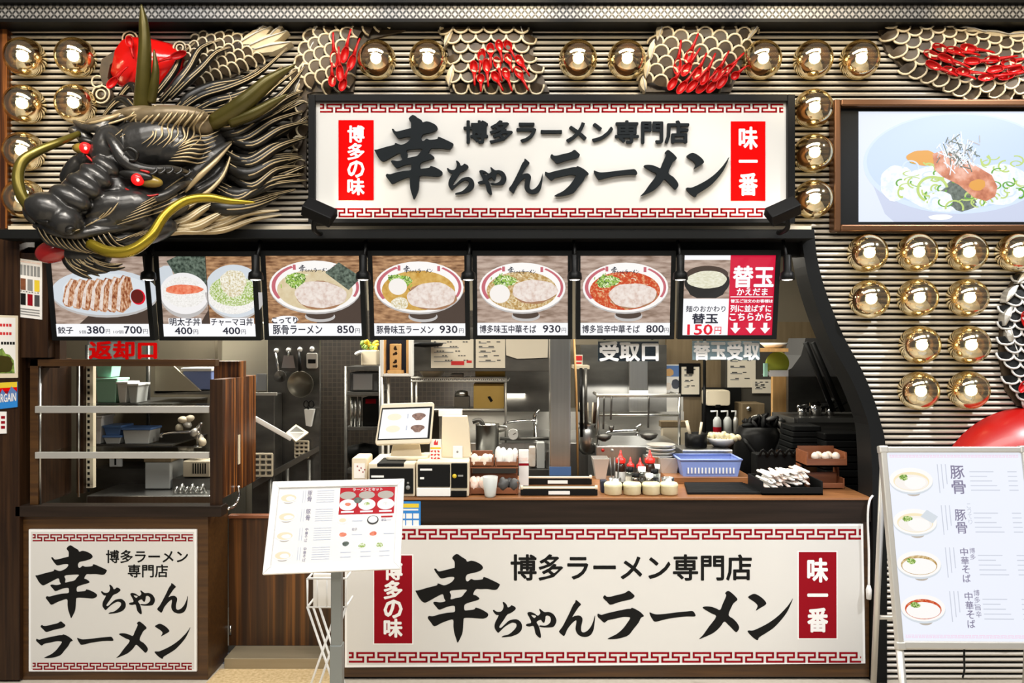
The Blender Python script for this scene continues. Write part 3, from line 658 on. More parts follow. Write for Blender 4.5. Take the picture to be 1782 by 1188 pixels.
for i, (pc, lab) in enumerate(zip(PANELS, PLAB)):
    ys = (-.055, -.055, 0, 0); cs = [W(p[0], p[1], y) for p, y in zip(pc, ys)]
    q = Quad(*cs, 160, 139); lo = (cs[3] + cs[2]) / 2
    t = thing('menu_lightbox', lab, 'menu', (lo.x, .02, lo.z - .02), 'backlit menu pictures over the counter')
    mb = MB('black'); o = [(-8, -9), (168, -9), (168, 146), (-8, 146)]
    mb.slab(q, o, -.04, -.002, 'black')
    for r_ in (((-8, -9), (168, -9), (168, 0), (-8, 0)), ((-8, 139), (168, 139), (168, 146), (-8, 146)), ((-8, 0), (0, 0), (0, 139), (-8, 139)), ((160, 0), (168, 0), (168, 139), (160, 139))): mb.slab(q, r_, -.002, .008, 'black_soft')
    mb.build('case', t)
    mb = MB('l_wood'); lt = MB('l_ink'); T = lambda s_, x0, y0, x1, y1, m='l_ink', w_=.018: put_text(lt, q, s_, x0, y0, x1, y1, .0062, m, w_)
    if i == 6:
        mb.rect(q, 0, 0, 160, 139, 0, 'l_white'); mb.rect(q, 81, 0, 160, 139, .0006, 'l_red')
        mb.rect(q, 0, 8, 81, 75, .0006, 'l_table'); mb.disc(q, 41, 46, 40, 27, .0012, 'l_black', 40); mb.poly(q, [(3, 52), (79, 52), (70, 68), (58, 74), (24, 74), (12, 68)], .0014, 'l_black'); mb.disc(q, 41, 33, 37, 15, .0015, 'l_shade')
        mb.blob(q, 41, 42, 36, 15, .002, 'l_noodle', .06)
        T('替玉', 87, 19, 157, 55, 'l_white', .03); T('かえだま', 94, 57, 148, 69, 'l_white', .025); lt.rect(q, 83, 71, 158, 72.5, .006, 'l_white')
        T('替玉ご注文のお客様は', 84, 76, 158, 82, 'l_white', .03); T('列に並ばずに', 84, 86, 156, 98, 'l_white', .025); T('こちらから', 83, 100, 157, 113, 'l_white', .03)
        for cx in (94, 121, 147):
            lt.poly(q, [(cx - 3.5, 117), (cx + 3.5, 117), (cx + 3.5, 126), (cx + 9, 126), (cx, 136), (cx - 9, 126), (cx - 3.5, 126)], .0062, 'l_white')
        T('麺のおかわり', 5, 87, 75, 98, 'l_ink', .012); T('替玉', 17, 101, 62, 118, 'l_ink', .03); T('150', 9, 120, 53, 138, 'l_price', .02); T('円', 57, 124, 69, 137, 'l_price', .005)
    else:
        mb.rect(q, 0, 0, 160, 117, 0, 'l_wood' if i in (2, 3) else 'l_table'); mb.rect(q, 0, 117, 160, 139, .0042, 'l_white')
        if i in (2, 3): mb.poly(q, [(82, 117), (92, 104), (140, 82), (160, 62), (160, 117)], .0003, 'l_shade')
        if i == 0:
            mb.poly(q, [(40, 117), (60, 100), (150, 88), (160, 84), (160, 117)], .0003, 'l_shade')
            mb.disc(q, 88, 66, 92, 40, .0006, 'l_bowl_under'); mb.disc(q, 88, 62, 92, 40, .0009, 'l_plate'); mb.disc(q, 90, 58, 74, 29, .0012, 'l_plate_in')
            for k in range(7):
                x = 14 + k * 15; y = 54 + k * 3.4 - (k * k) * .3; t_ = k * 2.6; mb.poly(q, [(x, y + 24), (x + 7, y - 2 - t_), (x + 18, y - 16 - t_), (x + 31, y - 12 - t_), (x + 34, y + 2 - t_ * .5), (x + 27, y + 22), (x + 13, y + 34), (x + 4, y + 32)], .0018 + k * .0002, 'l_gyoza')
                mb.poly(q, [(x + 2, y + 27), (x + 9, y + 2 - t_), (x + 19, y - 14 - t_), (x + 23, y - 14 - t_), (x + 14, y + 2 - t_), (x + 8, y + 31)], .0019 + k * .0002, 'l_meat')
            mb.disc(q, 145, 70, 14, 15, .0036, 'l_plate', 24); mb.disc(q, 145.5, 70, 12.5, 13.5, .0037, 'l_price', 24); mb.disc(q, 144, 69, 11, 12, .0038, 'l_sauce', 24)
            T('餃子', 3, 122, 29, 134); T('5個', 39, 128, 51, 134, w_=.0); T('380', 53, 121, 83, 134); T('円', 85, 126, 92, 134, w_=0); T('10個', 98, 128, 115, 134, w_=0); T('700', 117, 121, 147, 134); T('円', 149, 126, 157, 134, w_=0)
        elif i == 1:
            mb.rect(q, 80, 0, 160, 117, .0003, 'l_wood'); mb.poly(q, [(64, 117), (80, 92), (80, 117)], .0004, 'l_shade')
            mb.disc(q, 40, 62, 44, 45, .0006, 'l_bowl_under', 40, 0, 180); mb.poly(q, [(0, 20), (8, 16), (20, 16), (28, 60), (0, 60)], .0006, 'l_plate')
            mb.poly(q, [(13, 8), (30, 0), (80, 0), (80, 60), (52, 54), (32, 42)], .0009, 'l_nori')
            mb.disc(q, 40, 64, 42, 36, .0012, 'l_bowl'); mb.blob(q, 40, 62, 38, 26, .0018, 'l_rice', .06); mb.blob(q, 40, 57, 34, 8, .0024, 'l_roe', .1)
            mb.disc(q, 128, 62, 52, 48, .0027, 'l_bowl_under', 40, 0, 180)
            p = [(x, y) for x, y in el(128, 60, 52, 46) if x <= 160 and x >= 81]; mb.poly(q, [(max(81, min(160, x)), y) for x, y in el(128, 60, 52, 46)], .0029, 'l_plate')
            mb.poly(q, [(max(81, min(160, x)), y) for x, y in el(124, 70, 44, 30)], .0031, 'l_rice'); mb.poly(q, [(max(81, min(160, x)), y) for x, y in el(126, 60, 42, 26)], .0033, 'l_greens'); mb.blob(q, 126, 46, 24, 22, .0036, 'l_fried', .15)
            mb.rect(q, 80, 0, 81.2, 117, .0039, 'l_shade')
            mb.rect(q, 10, 107, 67, 118, .0043, 'l_white'); mb.rect(q, 82, 107, 158, 118, .0043, 'l_white')
            T('明太子丼', 12, 107, 65, 120); T('400', 20, 123, 50, 135); T('円', 52, 127, 60, 135, w_=0); T('チャーマヨ丼', 84, 107, 156, 120); T('400', 103, 123, 133, 135); T('円', 135, 127, 143, 135, w_=0)
        elif i == 2:
            food_bowl(mb, q, 83, 53, 79, 'l_tonkotsu', (8, 14, 43, 24), nori=True)
            mb.blob(q, 29, 111, 24, 7, .0044, 'l_white'); T('こってり', 7, 106, 50, 117, w_=.03); T('豚骨ラーメン', 7, 120, 92, 136); T('850', 118, 121, 147, 134); T('円', 149, 126, 157, 134, w_=0)
        elif i == 3:
            food_bowl(mb, q, 80, 54, 78, 'l_amber', (22, 15, 43, 23), egg=(43, 53, 16)); mb.blob(q, 46, 82, 16, 10, .0042, 'l_fried')
            T('豚骨味玉ラーメン', 4, 121, 104, 135); T('930', 115, 121, 146, 134); T('円', 149, 126, 157, 134, w_=0)
        elif i == 4:
            food_bowl(mb, q, 80, 55, 76, 'l_shoyu', (22, 6, 40, 21), egg=(40, 66, 18))
            T('博多味玉中華そば', 4, 121, 104, 135); T('930', 116, 121, 147, 134); T('円', 149, 126, 157, 134, w_=0)
        else:
            food_bowl(mb, q, 80, 55, 76, 'l_spicy', (13, 14, 42, 23))
            T('博多旨辛中華そば', 3, 121, 106, 135); T('800', 118, 121, 149, 134); T('円', 150, 126, 158, 134, w_=0)
    pic = mb.build('picture', t); lt.build('lettering', pic)
# small spotlights hanging in front of the menu pictures
def make_spot(px, label):
    c = W(px, 487, -.13); t = thing('spotlight', label, 'spotlight', (c.x, -.04, W(px, 415, -.13).z), 'small black spotlights in front of the menu pictures')
    zt = W(px, 414, -.06).z
    MB('black').box(c.x - .03, c.x + .03, -.09, .02, zt - .012, zt + .006).build('ceiling_mount', t)
    MB('black').tube([(c.x, -.06, zt), (c.x + .004, -.09, zt - .06), (c.x, -.125, W(px, 452, -.13).z)], .008, 8).build('arm', t)
    zb = c.z
    MB('black').lathe((c.x, -.13, zb), [(.0, .125), (.016, .125), (.019, .12), (.02, .045), (.034, .035), (.037, .012), (.036, 0), (.031, 0), (.03, .006)], 24).build('lamp_head', t)
    MB('spot_lens').lathe((c.x, -.13, zb), [(.0, -.004), (.02, -.001), (.0315, .004)], 24).build('lens', t)
    return t
s0 = make_spot(258, 'small black spotlight just right of the dragon beard')
for px, lb in ((445, 'small black spotlight in front of the right rice bowl picture'), (632, 'small black spotlight beside the nori sheet picture'), (815, 'small black spotlight between the amber and brown noodle pictures'), (1000, 'small black spotlight left of the red spicy noodle picture'), (1184, 'small black spotlight at the black noodle bowl picture'), (1370, 'small black spotlight at the far right end by the curved board')):
    n = copy_tree(s0, (W(px, 487, -.13).x - W(258, 487, -.13).x, 0, 0)); n['label'] = lb
# ---------------------------------------------------------------- posters on the left wall
MB('wood_dark').pbox(34, 84, 440, 622, -.018, .1).build('wall_left', kind='structure')
def poster(name, px, Y, label, cat='poster', mat_='paper_white'):
    mb = MB(mat_); a = [W(x, y, Y) for x, y in px]; q = Quad(*a, px[1][0] - px[0][0], px[3][1] - px[0][1]); mb.slab(q, [(0, 0), (q.w, 0), (q.w, q.h), (0, q.h)], -.004, 0, mat_)
    return mb, q
mb, q = poster('poster', [(31, 449), (73, 455), (73, 556), (31, 551)], -.023, '')
for k in range(2):
    for j in range(3): mb.rect(q, 5 + j * 12, 34 + k * 26, 14 + j * 12, 54 + k * 26, .001, ['wood_red', 'grey', 'yellow', 'ink', 'sign_maroon', 'dark_grey'][k * 3 + j])
mb.rect(q, 3, 3, 39, 6, .001, 'wrap_pink')
for k in range(6): mb.rect(q, 4 + 6 * k, 10, 8.6 + 6 * k, 28, .001, 'grey')
for k in range(7): mb.rect(q, 4 + 5 * k, 56 - 1 + (k % 2), 7 + 5 * k, 57.5, .001, 'grey')
for k in range(3): mb.rect(q, 4, 86 + k * 4.5, 38, 88 + k * 4.5, .001, 'grey')
mb.build('poster', label='narrow grey notice with six small pictures on the dark timber wall', cat='poster', loc=W(52, 553, -.02))
mb, q = poster('poster', [(-40, 547), (31, 549), (31, 657), (-40, 658)], -.036, '', mat_='cream')
mb.rect(q, 4, 4, 67, 103, .0006, 'paper_white')
for k in range(2):
    for j in range(4): mb.rect(q, 40 + j * 5.4, 15 + k * 15, 44 + j * 5.4, 20 + k * 15, .001, 'ink_red')
for j in range(5): mb.rect(q, 42 + j * 5, 47, 46 + j * 5, 52, .001, 'ink')
mb.poly(q, [(4, 103), (4, 60), (20, 58), (38, 62), (44, 58), (50, 68), (57, 70), (64, 80), (66, 103)], .001, 'leaf'); mb.blob(q, 40, 86, 26, 14, .0014, 'olive', .2)
mb.build('poster', label='cream framed poster with red lines and a green landscape at the left picture edge', cat='poster', loc=W(0, 657, -.034))
mb, q = poster('poster', [(-40, 668), (30, 664), (30, 708), (-40, 716)], -.036, '', mat_='blue_sticker')
mb.rect(q, 0, 0, 70, 12, .0006, 'yellow'); mb.rect(q, 0, 10, 70, 20, .0007, 'sign_red'); mb.rect(q, 0, 16, 70, 30, .0008, 'sign_maroon'); mb.poly(q, [(36, 30), (44, 12), (52, 24), (60, 8), (70, 20), (70, 34), (36, 36)], .001, 'blue_plastic')
lt = MB('paper_white'); put_text(lt, q, 'BARGAIN', 30, 21, 68, 36, .0014, 'paper_white', .02)
p = mb.build('poster', label='rainbow coloured bargain flyer under the framed poster', cat='poster', loc=W(0, 714, -.034)); lt.build('lettering', p)
mb, q = poster('poster', [(-40, 716), (11, 716), (11, 754), (-40, 756)], -.036, '')
for k in range(3): mb.rect(q, 42, 8 + k * 9, 49, 13 + k * 9, .001, 'sign_maroon')
mb.build('poster', label='small white leaflet with red print, lowest at the left edge', cat='poster', loc=W(0, 754, -.034))
# ---------------------------------------------------------------- tray return cabinet
X_ = lambda px, Y=0.0: W(px, 0, Y).x
Z_ = lambda py, Y=0.0: W(0, py, Y).z
c = W(200, 1183, 0); t = thing('return_cabinet', 'dark timber tray return cabinet with two shelf rails and a white sign below', 'cabinet', (c.x, .14, 0))
MB('wood_brown').box(X_(36), X_(362), 0, .28, 0.001, Z_(897)).build('body', t, bevel=.003)
MB('wood_fascia').box(X_(32), X_(389), -.03, .05, Z_(897), Z_(878)).build('ledge', t, bevel=.004)
mb = MB('wood_brown'); mb.box(X_(66), X_(66) + .002, .02, .3, Z_(878), Z_(637), 'wood_dark'); mb.box(X_(52), X_(66), 0, .3, Z_(878), Z_(626)); mb.box(X_(52), X_(375), 0, .05, Z_(637), Z_(625)); mb.box(X_(52), X_(66), 0, .3, Z_(637), Z_(625)); mb.build('surround', t, bevel=.003)
MB('wood_dark').box(X_(76), X_(145, .3), .3, .33, Z_(878), Z_(628)).build('inner_panel', t)
for i, (y0, y1) in enumerate(((706, 718), (786, 797))):
    sh = MB('steel_pale').box(X_(63), X_(365), -.012, .006, Z_(y1), Z_(y0)).build('shelf', t, bevel=.002); MB('clear').box(X_(68), X_(365), .006, .28, Z_(y0 + 5), Z_(y0 + 3)).build('board', sh)
for px, Y in ((70, .012), (137, .2)): MB('steel').cyl((X_(px, Y), Y, Z_(878)), (X_(px, Y), Y, Z_(637)), .0055, n=12).build('rod', t)
u_ = MB('cream').box(X_(146, .33), X_(162, .33), .33, .36, Z_(870), Z_(637)).build('slotted_upright', t)
mb = MB('black')
for k in range(22): mb.box(X_(152, .328), X_(156, .328), .328, .3295, Z_(646 + k * 10, .328), Z_(641 + k * 10, .328))
mb.build('slots', u_)
sd = MB('wood_orange').box(X_(367), X_(387), .002, .52, Z_(868), Z_(660)).build('side_panel', t, bevel=.003)
MB('wood_dark').box(X_(366), X_(387) + .001, -.004, .0015, Z_(878), Z_(660)).build('edge_strip', sd)
MB('cream').box(X_(387) - .002, X_(387) + .004, .225, .25, Z_(808, .22), Z_(757, .22)).build('slot_handle', sd)
MB('chrome').tube(catmull([(X_(387) + .01, .2, Z_(845, .2)), (X_(387) + .015, .2, Z_(865, .2)), (X_(387) + .0, .16, Z_(880, .16)), (X_(387) - .01, .1, Z_(885, .1))], 4), .009).build('latch', sd)
MB('wood_orange').box(X_(372, .26), X_(387) - .001, .26, .36, Z_(690, .26), Z_(628, .26)).build('rear_panel', t, bevel=.003)
# white sign on the cabinet
Y = -.014; q = Flat(Y); mb = MB('white_sign'); mb.pbox(50, 342, 921, 1168, Y, .012, 'white_paint'); mb.rect(q, 54, 925, 338, 1164, .0005, 'white_sign')
t2 = mb.build('cabinet_sign', label='square white sign with black brush characters on the return cabinet', cat='sign', bevel=0)
for a_ in ((57, 336, 929, 941.5), (57, 334, 1152.5, 1165)): mb = MB('key_red'); greek_key(mb, q, *a_, 22.8, .0012, 'sign_maroon'); mb.build('meander_border', t2)
mb = MB('ink'); brush(mb, q, ROW1, (-551.8, .849), (156.4, .822), .0014, 'ink'); brush(mb, q, ROW2, (-753.7, .786), (303, .757), .0014, 'ink')
put_text(mb, q, '博多ラーメン', 185, 957, 327, 979, .0014, 'ink', .02); put_text(mb, q, '専門店', 223, 982, 292, 1004, .0014, 'ink', .02); mb.build('brush_lettering', t2)
# red sign for returning trays, clear plate with red characters
Y = .0; mb = MB('acrylic'); mb.pbox(152, 275, 591, 627, Y, .006, 'acrylic'); mb.pbox(155, 235, 592, 627, .007, .002, 'frost')
t3 = mb.build('return_sign', label='clear plate with large red characters standing on top of the return cabinet', cat='sign')
mb = MB('ink_red'); put_text(mb, Flat(Y), '返却口', 156, 594, 272, 624, .002, 'sign_red', .04); mb.build('lettering', t3)
# low swing gate between cabinet and counter
c = W(500, 1128, .32); t = thing('swing_gate', 'low striped timber gate between the return cabinet and the counter', 'gate', (c.x, .31, .058))
MB('wood_gate').box(X_(398, .3), X_(606, .3), .3, .325, .0581, Z_(902, .3)).build('panel', t, bevel=.002)
MB('wood_red').box(X_(397, .29), X_(606, .29), .288, .332, Z_(902, .29), Z_(896, .29)).build('cap_rail', t, bevel=.003)
MB('steel').cyl((X_(401, .296), .296, .12), (X_(401, .296), .296, .17), .006).build('hinge', t)
# ---------------------------------------------------------------- service counter
t = thing('service_counter', 'long brown service counter carrying the wide white sign', 'counter', (X_(1050), .3, 0))
MB('wood_brown').box(X_(592), X_(1513), 0, .62, 0.015, Z_(905)).build('body', t, bevel=.003)
MB('black').box(X_(594), X_(1511), .02, .6, 0, .016).build('plinth', t)
MB('wood_fascia').box(X_(590), X_(1513), -.022, .62, Z_(906), Z_(868)).build('fascia', t, bevel=.003)
MB('wood_top').box(X_(596), X_(1513), -.03, .62, Z_(868), Z_(864)).build('worktop', t, bevel=.002)
ZT = Z_(864) + .001
MB('wood_top').box(X_(1160, .36), X_(1310, .36), .36, .6, ZT, ZT + .035).build('raised_ledge', t, bevel=.002)
C4 = [W(600, 915, -.035), W(1502, 911, -.014), W(1506, 1154, -.014), W(600, 1161, -.035)]
qq = Quad(*C4, 904, 246)
def LS(x, y, h=0):
    u = (x - 600) / 904; a, b = 915 - 4 * u, 1161 - 7 * u; return qq((x - 600) * (1 - .004 * (y - 911) / 243), (y - a) / (b - a) * 246, h)
mb = MB('white_paint'); mb.slab(qq, [(0, 0), (904, 0), (904, 246), (0, 246)], -.0135, 0, 'white_paint'); mb.rect(qq, 4, 4, 900, 242, .0005, 'white_sign')
t2 = mb.build('counter_sign', label='wide white sign with black brush characters and two red plaques on the counter front', cat='sign')
for a_ in ((605, 1500, 920, 938.5), (607, 1500, 1134, 1152.5)): mb = MB('sign_maroon'); greek_key(mb, LS, *a_, 36.6, .0012, 'sign_maroon'); mb.build('meander_border', t2)
mb = MB('ink'); brush(mb, LS, ROW1 + ROW2, (0, 1), (0, 1), .0016, 'ink'); put_text(mb, LS, '博多ラーメン専門店', 889, 965, 1308, 1009, .0016, 'ink', .022); mb.build('brush_lettering', t2)
for x0, x1, y0, y1, tx in ((651, 717, 966, 1119, '博多の味'), (1391, 1457, 960, 1110, '味一番')):
    mb = MB('sign_maroon'); mb.rect(LS, x0 - 2, y0 - 2, x1 + 2, y1 + 2, .0008, 'white_paint'); mb.rect(LS, x0, y0, x1, y1, .0013, 'sign_maroon'); p = mb.build('red_plaque', t2)
    mb = MB('white_paint'); put_vert(mb, LS, tx, (x0 + x1) / 2, y0 + 10, y1 - 10, 34, .002, 'white_paint', .036, 0, .08); mb.build('characters', p)
# blue payment sticker
mb = MB('blue_sticker'); q = Flat(-.024); mb.pbox(692, 732, 872, 915, -.024, .0015, 'blue_sticker'); mb.rect(q, 694, 876, 729, 883, .0004, 'yellow')
for k in range(2):
    for j in range(3): mb.rect(q, 695 + j * 12, 893 + k * 12, 705 + j * 12, 902 + k * 12, .0004, 'white_paint')
mb.rect(q, 696, 885, 728, 888, .0004, 'white'); mb.build('payment_sticker', label='small blue sticker with yellow band on the counter fascia behind the menu stand', cat='sticker')
# ---------------------------------------------------------------- menu board on a pole
TL, TR, BR, BL = W(475, 838, -.92), W(704, 833, -.86), W(697, 990, -1.0), W(457, 1000, -1.06); q = Quad(TL, TR, BR, BL, 230, 160)
fx_ = (BL + BR) / 2
t = thing('menu_stand', 'white framed menu board tilted on a grey pole in front of the gate', 'stand', (W(588, 0, -.93).x, -.9, 0))
mb = MB('white_paint')
for o in ([(0, 0), (230, 0), (218, 12), (12, 12)], [(0, 160), (12, 148), (218, 148), (230, 160)], [(0, 0), (12, 12), (12, 148), (0, 160)], [(230, 0), (230, 160), (218, 148), (218, 12)]): mb.slab(q, o, -.012, .008, 'white_paint')
mb.build('frame', t, bevel=.003)
mb = MB('l_menu'); mb.slab(q, [(8, 8), (222, 8), (222, 152), (8, 152)], -.011, 0, 'l_menu')  # printed bowls, toppings, lines and text below glow though this board is unlit
for k in range(4):
    y = 29 + k * 33; mb.disc(q, 30, y + 8, 8, 3, .0005, 'l_grey_food'); mb.disc(q, 30, y, 17, 9.5, .0007, 'l_ringbowl'); mb.disc(q, 30, y + 1, 13, 6.5, .001, 'l_pale_soup', 24); mb.blob(q, 33, y + 2, 8, 4, .0012, 'l_ringbowl')
    for j in range(6): mb.rect(q, 78, y - 11 + j * 4, 108, y - 10 + j * 4, .0008, 'l_line')
    for j in range(2): mb.rect(q, 54 + j * 4, y - 12, 55 + j * 4, y + 10, .0008, 'l_line')
mb.rect(q, 118, 14, 214, 62, .0005, 'l_menu_red'); lt = MB('l_line2'); put_text(lt, q, 'ラーメンとセット', 140, 15.5, 192, 20.5, .0014, 'l_white', .02)
for j in range(3):
    x = 132 + j * 33; mb.disc(q, x, 28, 14, 7, .001, 'l_grey_food', 24); mb.disc(q, x + 1, 45, 15, 10, .0013, 'l_ringbowl', 28); mb.blob(q, x + 1, 44, 5, 3, .0016, ['l_roe', 'l_greens', 'l_rice'][j]); mb.rect(q, x - 10, 56, x + 12, 59, .0012, 'l_white')
mb.blob(q, 150, 37, 8, 5, .0015, 'l_nori'); mb.disc(q, 178, 73, 10, 8, .001, 'l_black', 24); mb.disc(q, 178, 72, 8, 6, .0013, 'l_ringbowl', 24); mb.disc(q, 126, 73, 9, 6, .001, 'l_ringbowl', 24); mb.disc(q, 126, 72, 6, 3.5, .0013, 'l_pale_soup', 20)
for x, y, m_ in ((128, 97, 'l_roe'), (180, 97, 'l_roe'), (134, 113, 'l_nori'), (162, 117, 'l_greens'), (192, 117, 'l_greens')): mb.disc(q, x, y, 9, 6, .0008, 'l_ringbowl', 20); mb.blob(q, x, y, 6, 4, .0012, m_)
for x, y in ((142, 73), (192, 73), (143, 97), (198, 97), (126, 127), (160, 127), (192, 127), (126, 135), (160, 135), (192, 135)): mb.rect(q, x, y, x + 18, y + 1.4, .0008, 'l_line')
mb.rect(q, 192, 66, 212, 69, .0008, 'l_menu_red')
for k, s_ in enumerate(('豚骨', '豚骨', '中華そば', '中華そば')): put_vert(lt, q, s_, 66, 17 + k * 33, (38 if k < 2 else 42) + k * 33, 8 if k < 2 else 5, .0014, 'l_line2', .0)
put_text(lt, q, '餃子', 143, 86, 152, 91, .0014, 'l_line2'); put_text(lt, q, '替玉', 193, 71, 201, 75.5, .0014, 'l_line2')
p = mb.build('menu_sheet', t); lt.build('lettering', p)
px_ = W(588, 0, -.93).x
mb = MB('grey_pole'); mb.box(px_ - .02, px_ + .02, -.965, -.925, .02, Z_(985, -.95)); mb.box(px_ - .024, px_ + .024, -.969, -.921, .02, Z_(1120, -.95)); mb.build('pole', t, bevel=.004)
MB('grey_pole').rbox(px_ - .2, px_ + .2, -1.12, -.76, 0, .02, .05, axis='z').build('base', t, bevel=.004)
# white wire leaflet rack behind the pole
t = thing('leaflet_rack', 'white wire leaflet rack behind the grey pole of the menu stand', 'rack', (W(568, 0, -.55).x, -.55, 0))
Yf, Yb = -.62, -.48
def wire(mb, *pts, r=.005): mb.tube([W(*p) for p in pts], r, 6, 'white_paint')
mb = MB('white_paint')
for Y, dx in ((Yf, 0), (Yb, 8)):
    wire(mb, (535, 1008, Y), (535, 1056, Y), (602, 1056, Y), (602, 1006, Y), (535, 1006, Y))
for x, y in ((535, 1007), (535, 1056), (602, 1056), (602, 1007)):
    mb.tube([W(x, y, Yf), W(x, y, Yf) + Vector((0, .14, 0))], .005, 6)
for x in (552, 569, 586): wire(mb, (x, 1007, Yf), (x, 1056, Yf), r=.0035)
mb.build('basket', t)
zf = 0
mb = MB('white_paint')
for a, b, Y in (((535, 1056), (567, 1150), Yf), ((556, 1056), (577, 1120), Yf), ((602, 1056), (556, 1190), Yf), ((588, 1056), (548, 1170), Yb), ((545, 1056), (590, 1190), Yb)):
    A, B = W(*a, Y), W(*b, Y); d = (B - A); B2 = A + d * ((A.z - .006) / (A.z - B.z)); mb.tube([A, B2], .0055, 6)
mb.build('legs', t)
a = W(546, 998, -.55); b = W(590, 1054, -.55); MB('paper_white').box(a.x, b.x, -.56, -.54, b.z, a.z).build('leaflet', t)
# ---------------------------------------------------------------- lit A-board on the right
TL, TR, BR, BL = W(1530, 777, -.60), W(1786, 777, -.60), W(1826, 1130, -.78), W(1561, 1128, -.78); q = Quad(TL, TR, BR, BL, 256, 352)
t = thing('menu_a_board', 'white lit A-board with four ramen bowls leaning in front of the ribbed wall', 'sign board', (W(1690, 0, -.68).x, -.68, 0))
mb = MB('cream')
for o in ([(0, 0), (256, 0), (245, 11), (11, 11)], [(0, 352), (11, 339), (245, 339), (256, 352)], [(0, 0), (11, 11), (11, 339), (0, 352)], [(256, 0), (256, 352), (245, 339), (245, 11)]): mb.slab(q, o, -.02, .012, 'steel_pale')
mb.build('frame', t, bevel=.005)
for x, y in ((0, 0), (256, 0), (0, 352), (256, 352)): MB('steel_pale').slab(q, [(x - 2 if x < 9 else x - 14, y - 2 if y < 9 else y - 12), (x + 14 if x < 9 else x + 2, y - 2 if y < 9 else y - 12), (x + 14 if x < 9 else x + 2, y + 12 if y < 9 else y + 2), (x - 2 if x < 9 else x - 14, y + 12 if y < 9 else y + 2)], -.018, .0135, 'steel_pale').build('corner_cap', t, bevel=.006)
mb = MB('l_board'); lt = MB('l_line2'); mb.slab(q, [(9, 9), (247, 9), (247, 343), (9, 343)], -.018, 0, 'l_board')
greek_key(mb, q, 16, 240, 15, 20, 12, .0006, 'l_pink'); greek_key(mb, q, 16, 240, 329, 334, 12, .0006, 'l_pink')
for k, (y, soup) in enumerate(((62, 'l_pale_soup'), (136, 'l_pale_soup'), (210, 'l_shoyu'), (285, 'l_spicy'))):
    x = 50; mb.disc(q, x + 2, y + 22, 12, 6, .0006, 'l_grey_food', 24); mb.disc(q, x, y + 1, 38, 24, .0009, 'l_plate', 40); mb.disc(q, x, y - 1, 37.5, 22.5, .0012, 'l_ringbowl', 40); mb.disc(q, x, y + 1, 31, 17, .0015, soup, 40); mb.disc(q, x, y + 3, 29, 14, .0017, 'l_egg' if k < 2 else 'l_ringbowl', 40)
    mb.blob(q, x + 6, y + 4, 19, 11, .002, 'l_meat' if k > 5 else 'l_ringbowl', .1); mb.blob(q, x - 13, y - 6, 8, 5, .0022, 'l_onion', .2)
    if k == 1: mb.poly(q, [(x + 10, y - 10), (x + 22, y - 22), (x + 40, y - 10), (x + 30, y + 2)], .0024, 'l_plate')
    for j in range(3): mb.rect(q, 97 + j * 7, y - 30, 98.5 + j * 7, y + 22 - j * 8, .0008, 'l_line')
    for j in range(5): mb.rect(q, 152, y - 17 + j * 8.3, 152 + (42, 30, 38, 46, 50)[j], y - 15.6 + j * 8.3, .0008, 'l_line'); mb.rect(q, 218, y - 17 + j * 8.3, 234, y - 15.6 + j * 8.3, .0008, 'l_line')
put_vert(lt, q, '豚骨', 131, 33, 87, 25, .0014, 'l_line2', .012); put_vert(lt, q, '豚骨', 129, 112, 157, 19, .0014, 'l_line2', .01); put_vert(lt, q, 'こってり', 145, 102, 140, 7, .0014, 'l_line')
put_vert(lt, q, '中華そば', 129, 180, 241, 13, .0014, 'l_line2', .01); put_vert(lt, q, '博多', 143, 180, 202, 10, .0014, 'l_line2'); put_vert(lt, q, '中華そば', 129, 256, 318, 13, .0014, 'l_line2', .01); put_vert(lt, q, '博多旨辛', 143, 252, 300, 10, .0014, 'l_line2')
p = mb.build('lit_panel', t); lt.build('lettering', p)
for x in (5, 251):
    A = q(x, 345, -.004); d = (q(x, 352, 0) - q(x, 0, 0)).normalized(); B = A + d * (A.z / -d.z); MB('steel_pale').tube([A, B], .016, 4).build('leg', t)
for x, xb in ((1537, 1520), (1800, 1785)):
    A = W(x, 800, -.55); B = W(xb, 1188, -.32); dd = B - A; B = A + dd * (A.z / -dd.z); MB('steel_pale').tube([A, B], .014, 4).build('leg', t)
    if x == 1537: RA, RB = A, B
    else: SA, SB = A, B
for f in (.62, .93):
    MB('steel_pale').tube([RA.lerp(RB, f), SA.lerp(SB, f)], .011, 4).build('crossbar', t)
MB('black').tube(catmull([q(120, 352, -.03), q(118, 370, -.03), q(121, 390, -.05), q(119, 404, -.06)], 4), .004, 6).build('cable', t)
# white power lead hanging from the counter end
t = thing('power_lead', 'white power lead with plug hanging at the right end of the counter', 'cable', W(1512, 1045, -.05))
MB('white').tube(catmull([W(1519, 862, -.03), W(1513, 872, -.045), W(1510, 900, -.045), W(1512, 960, -.045), W(1512, 1022, -.045)], 5), .0055, 8).build('cord', t)
MB('white').tube([W(1512, 1018, -.045), W(1512, 1026, -.045), W(1512, 1042, -.045)], [.008, .014, .012], 10).build('plug', t)
# big red ball mounted on the ribbed wall
t = thing('red_ball', 'large glossy red dome with a seam on the wall behind the A-board', 'ornament', (W(1790, 880, 0).x, 0, W(0, 880, 0).z))
c = W(1790, 872, -.001); r = 164 / S
prof = [(max(r * math.cos(a), 1e-4), .55 * r * math.sin(a)) for a in [math.radians(90 * i / 14) for i in range(15)]]
MB('red_satin').lathe(c, prof, 48, (0, -1, 0)).build('dome', t)
MB('sign_maroon').tube([Vector((c.x - .02, c.y - .55 * r * math.sin(a) - .001, c.z + r * math.cos(a))) for a in [math.radians(4 + 172 * i / 24) for i in range(25)]], .004, 6).build('seam', t)
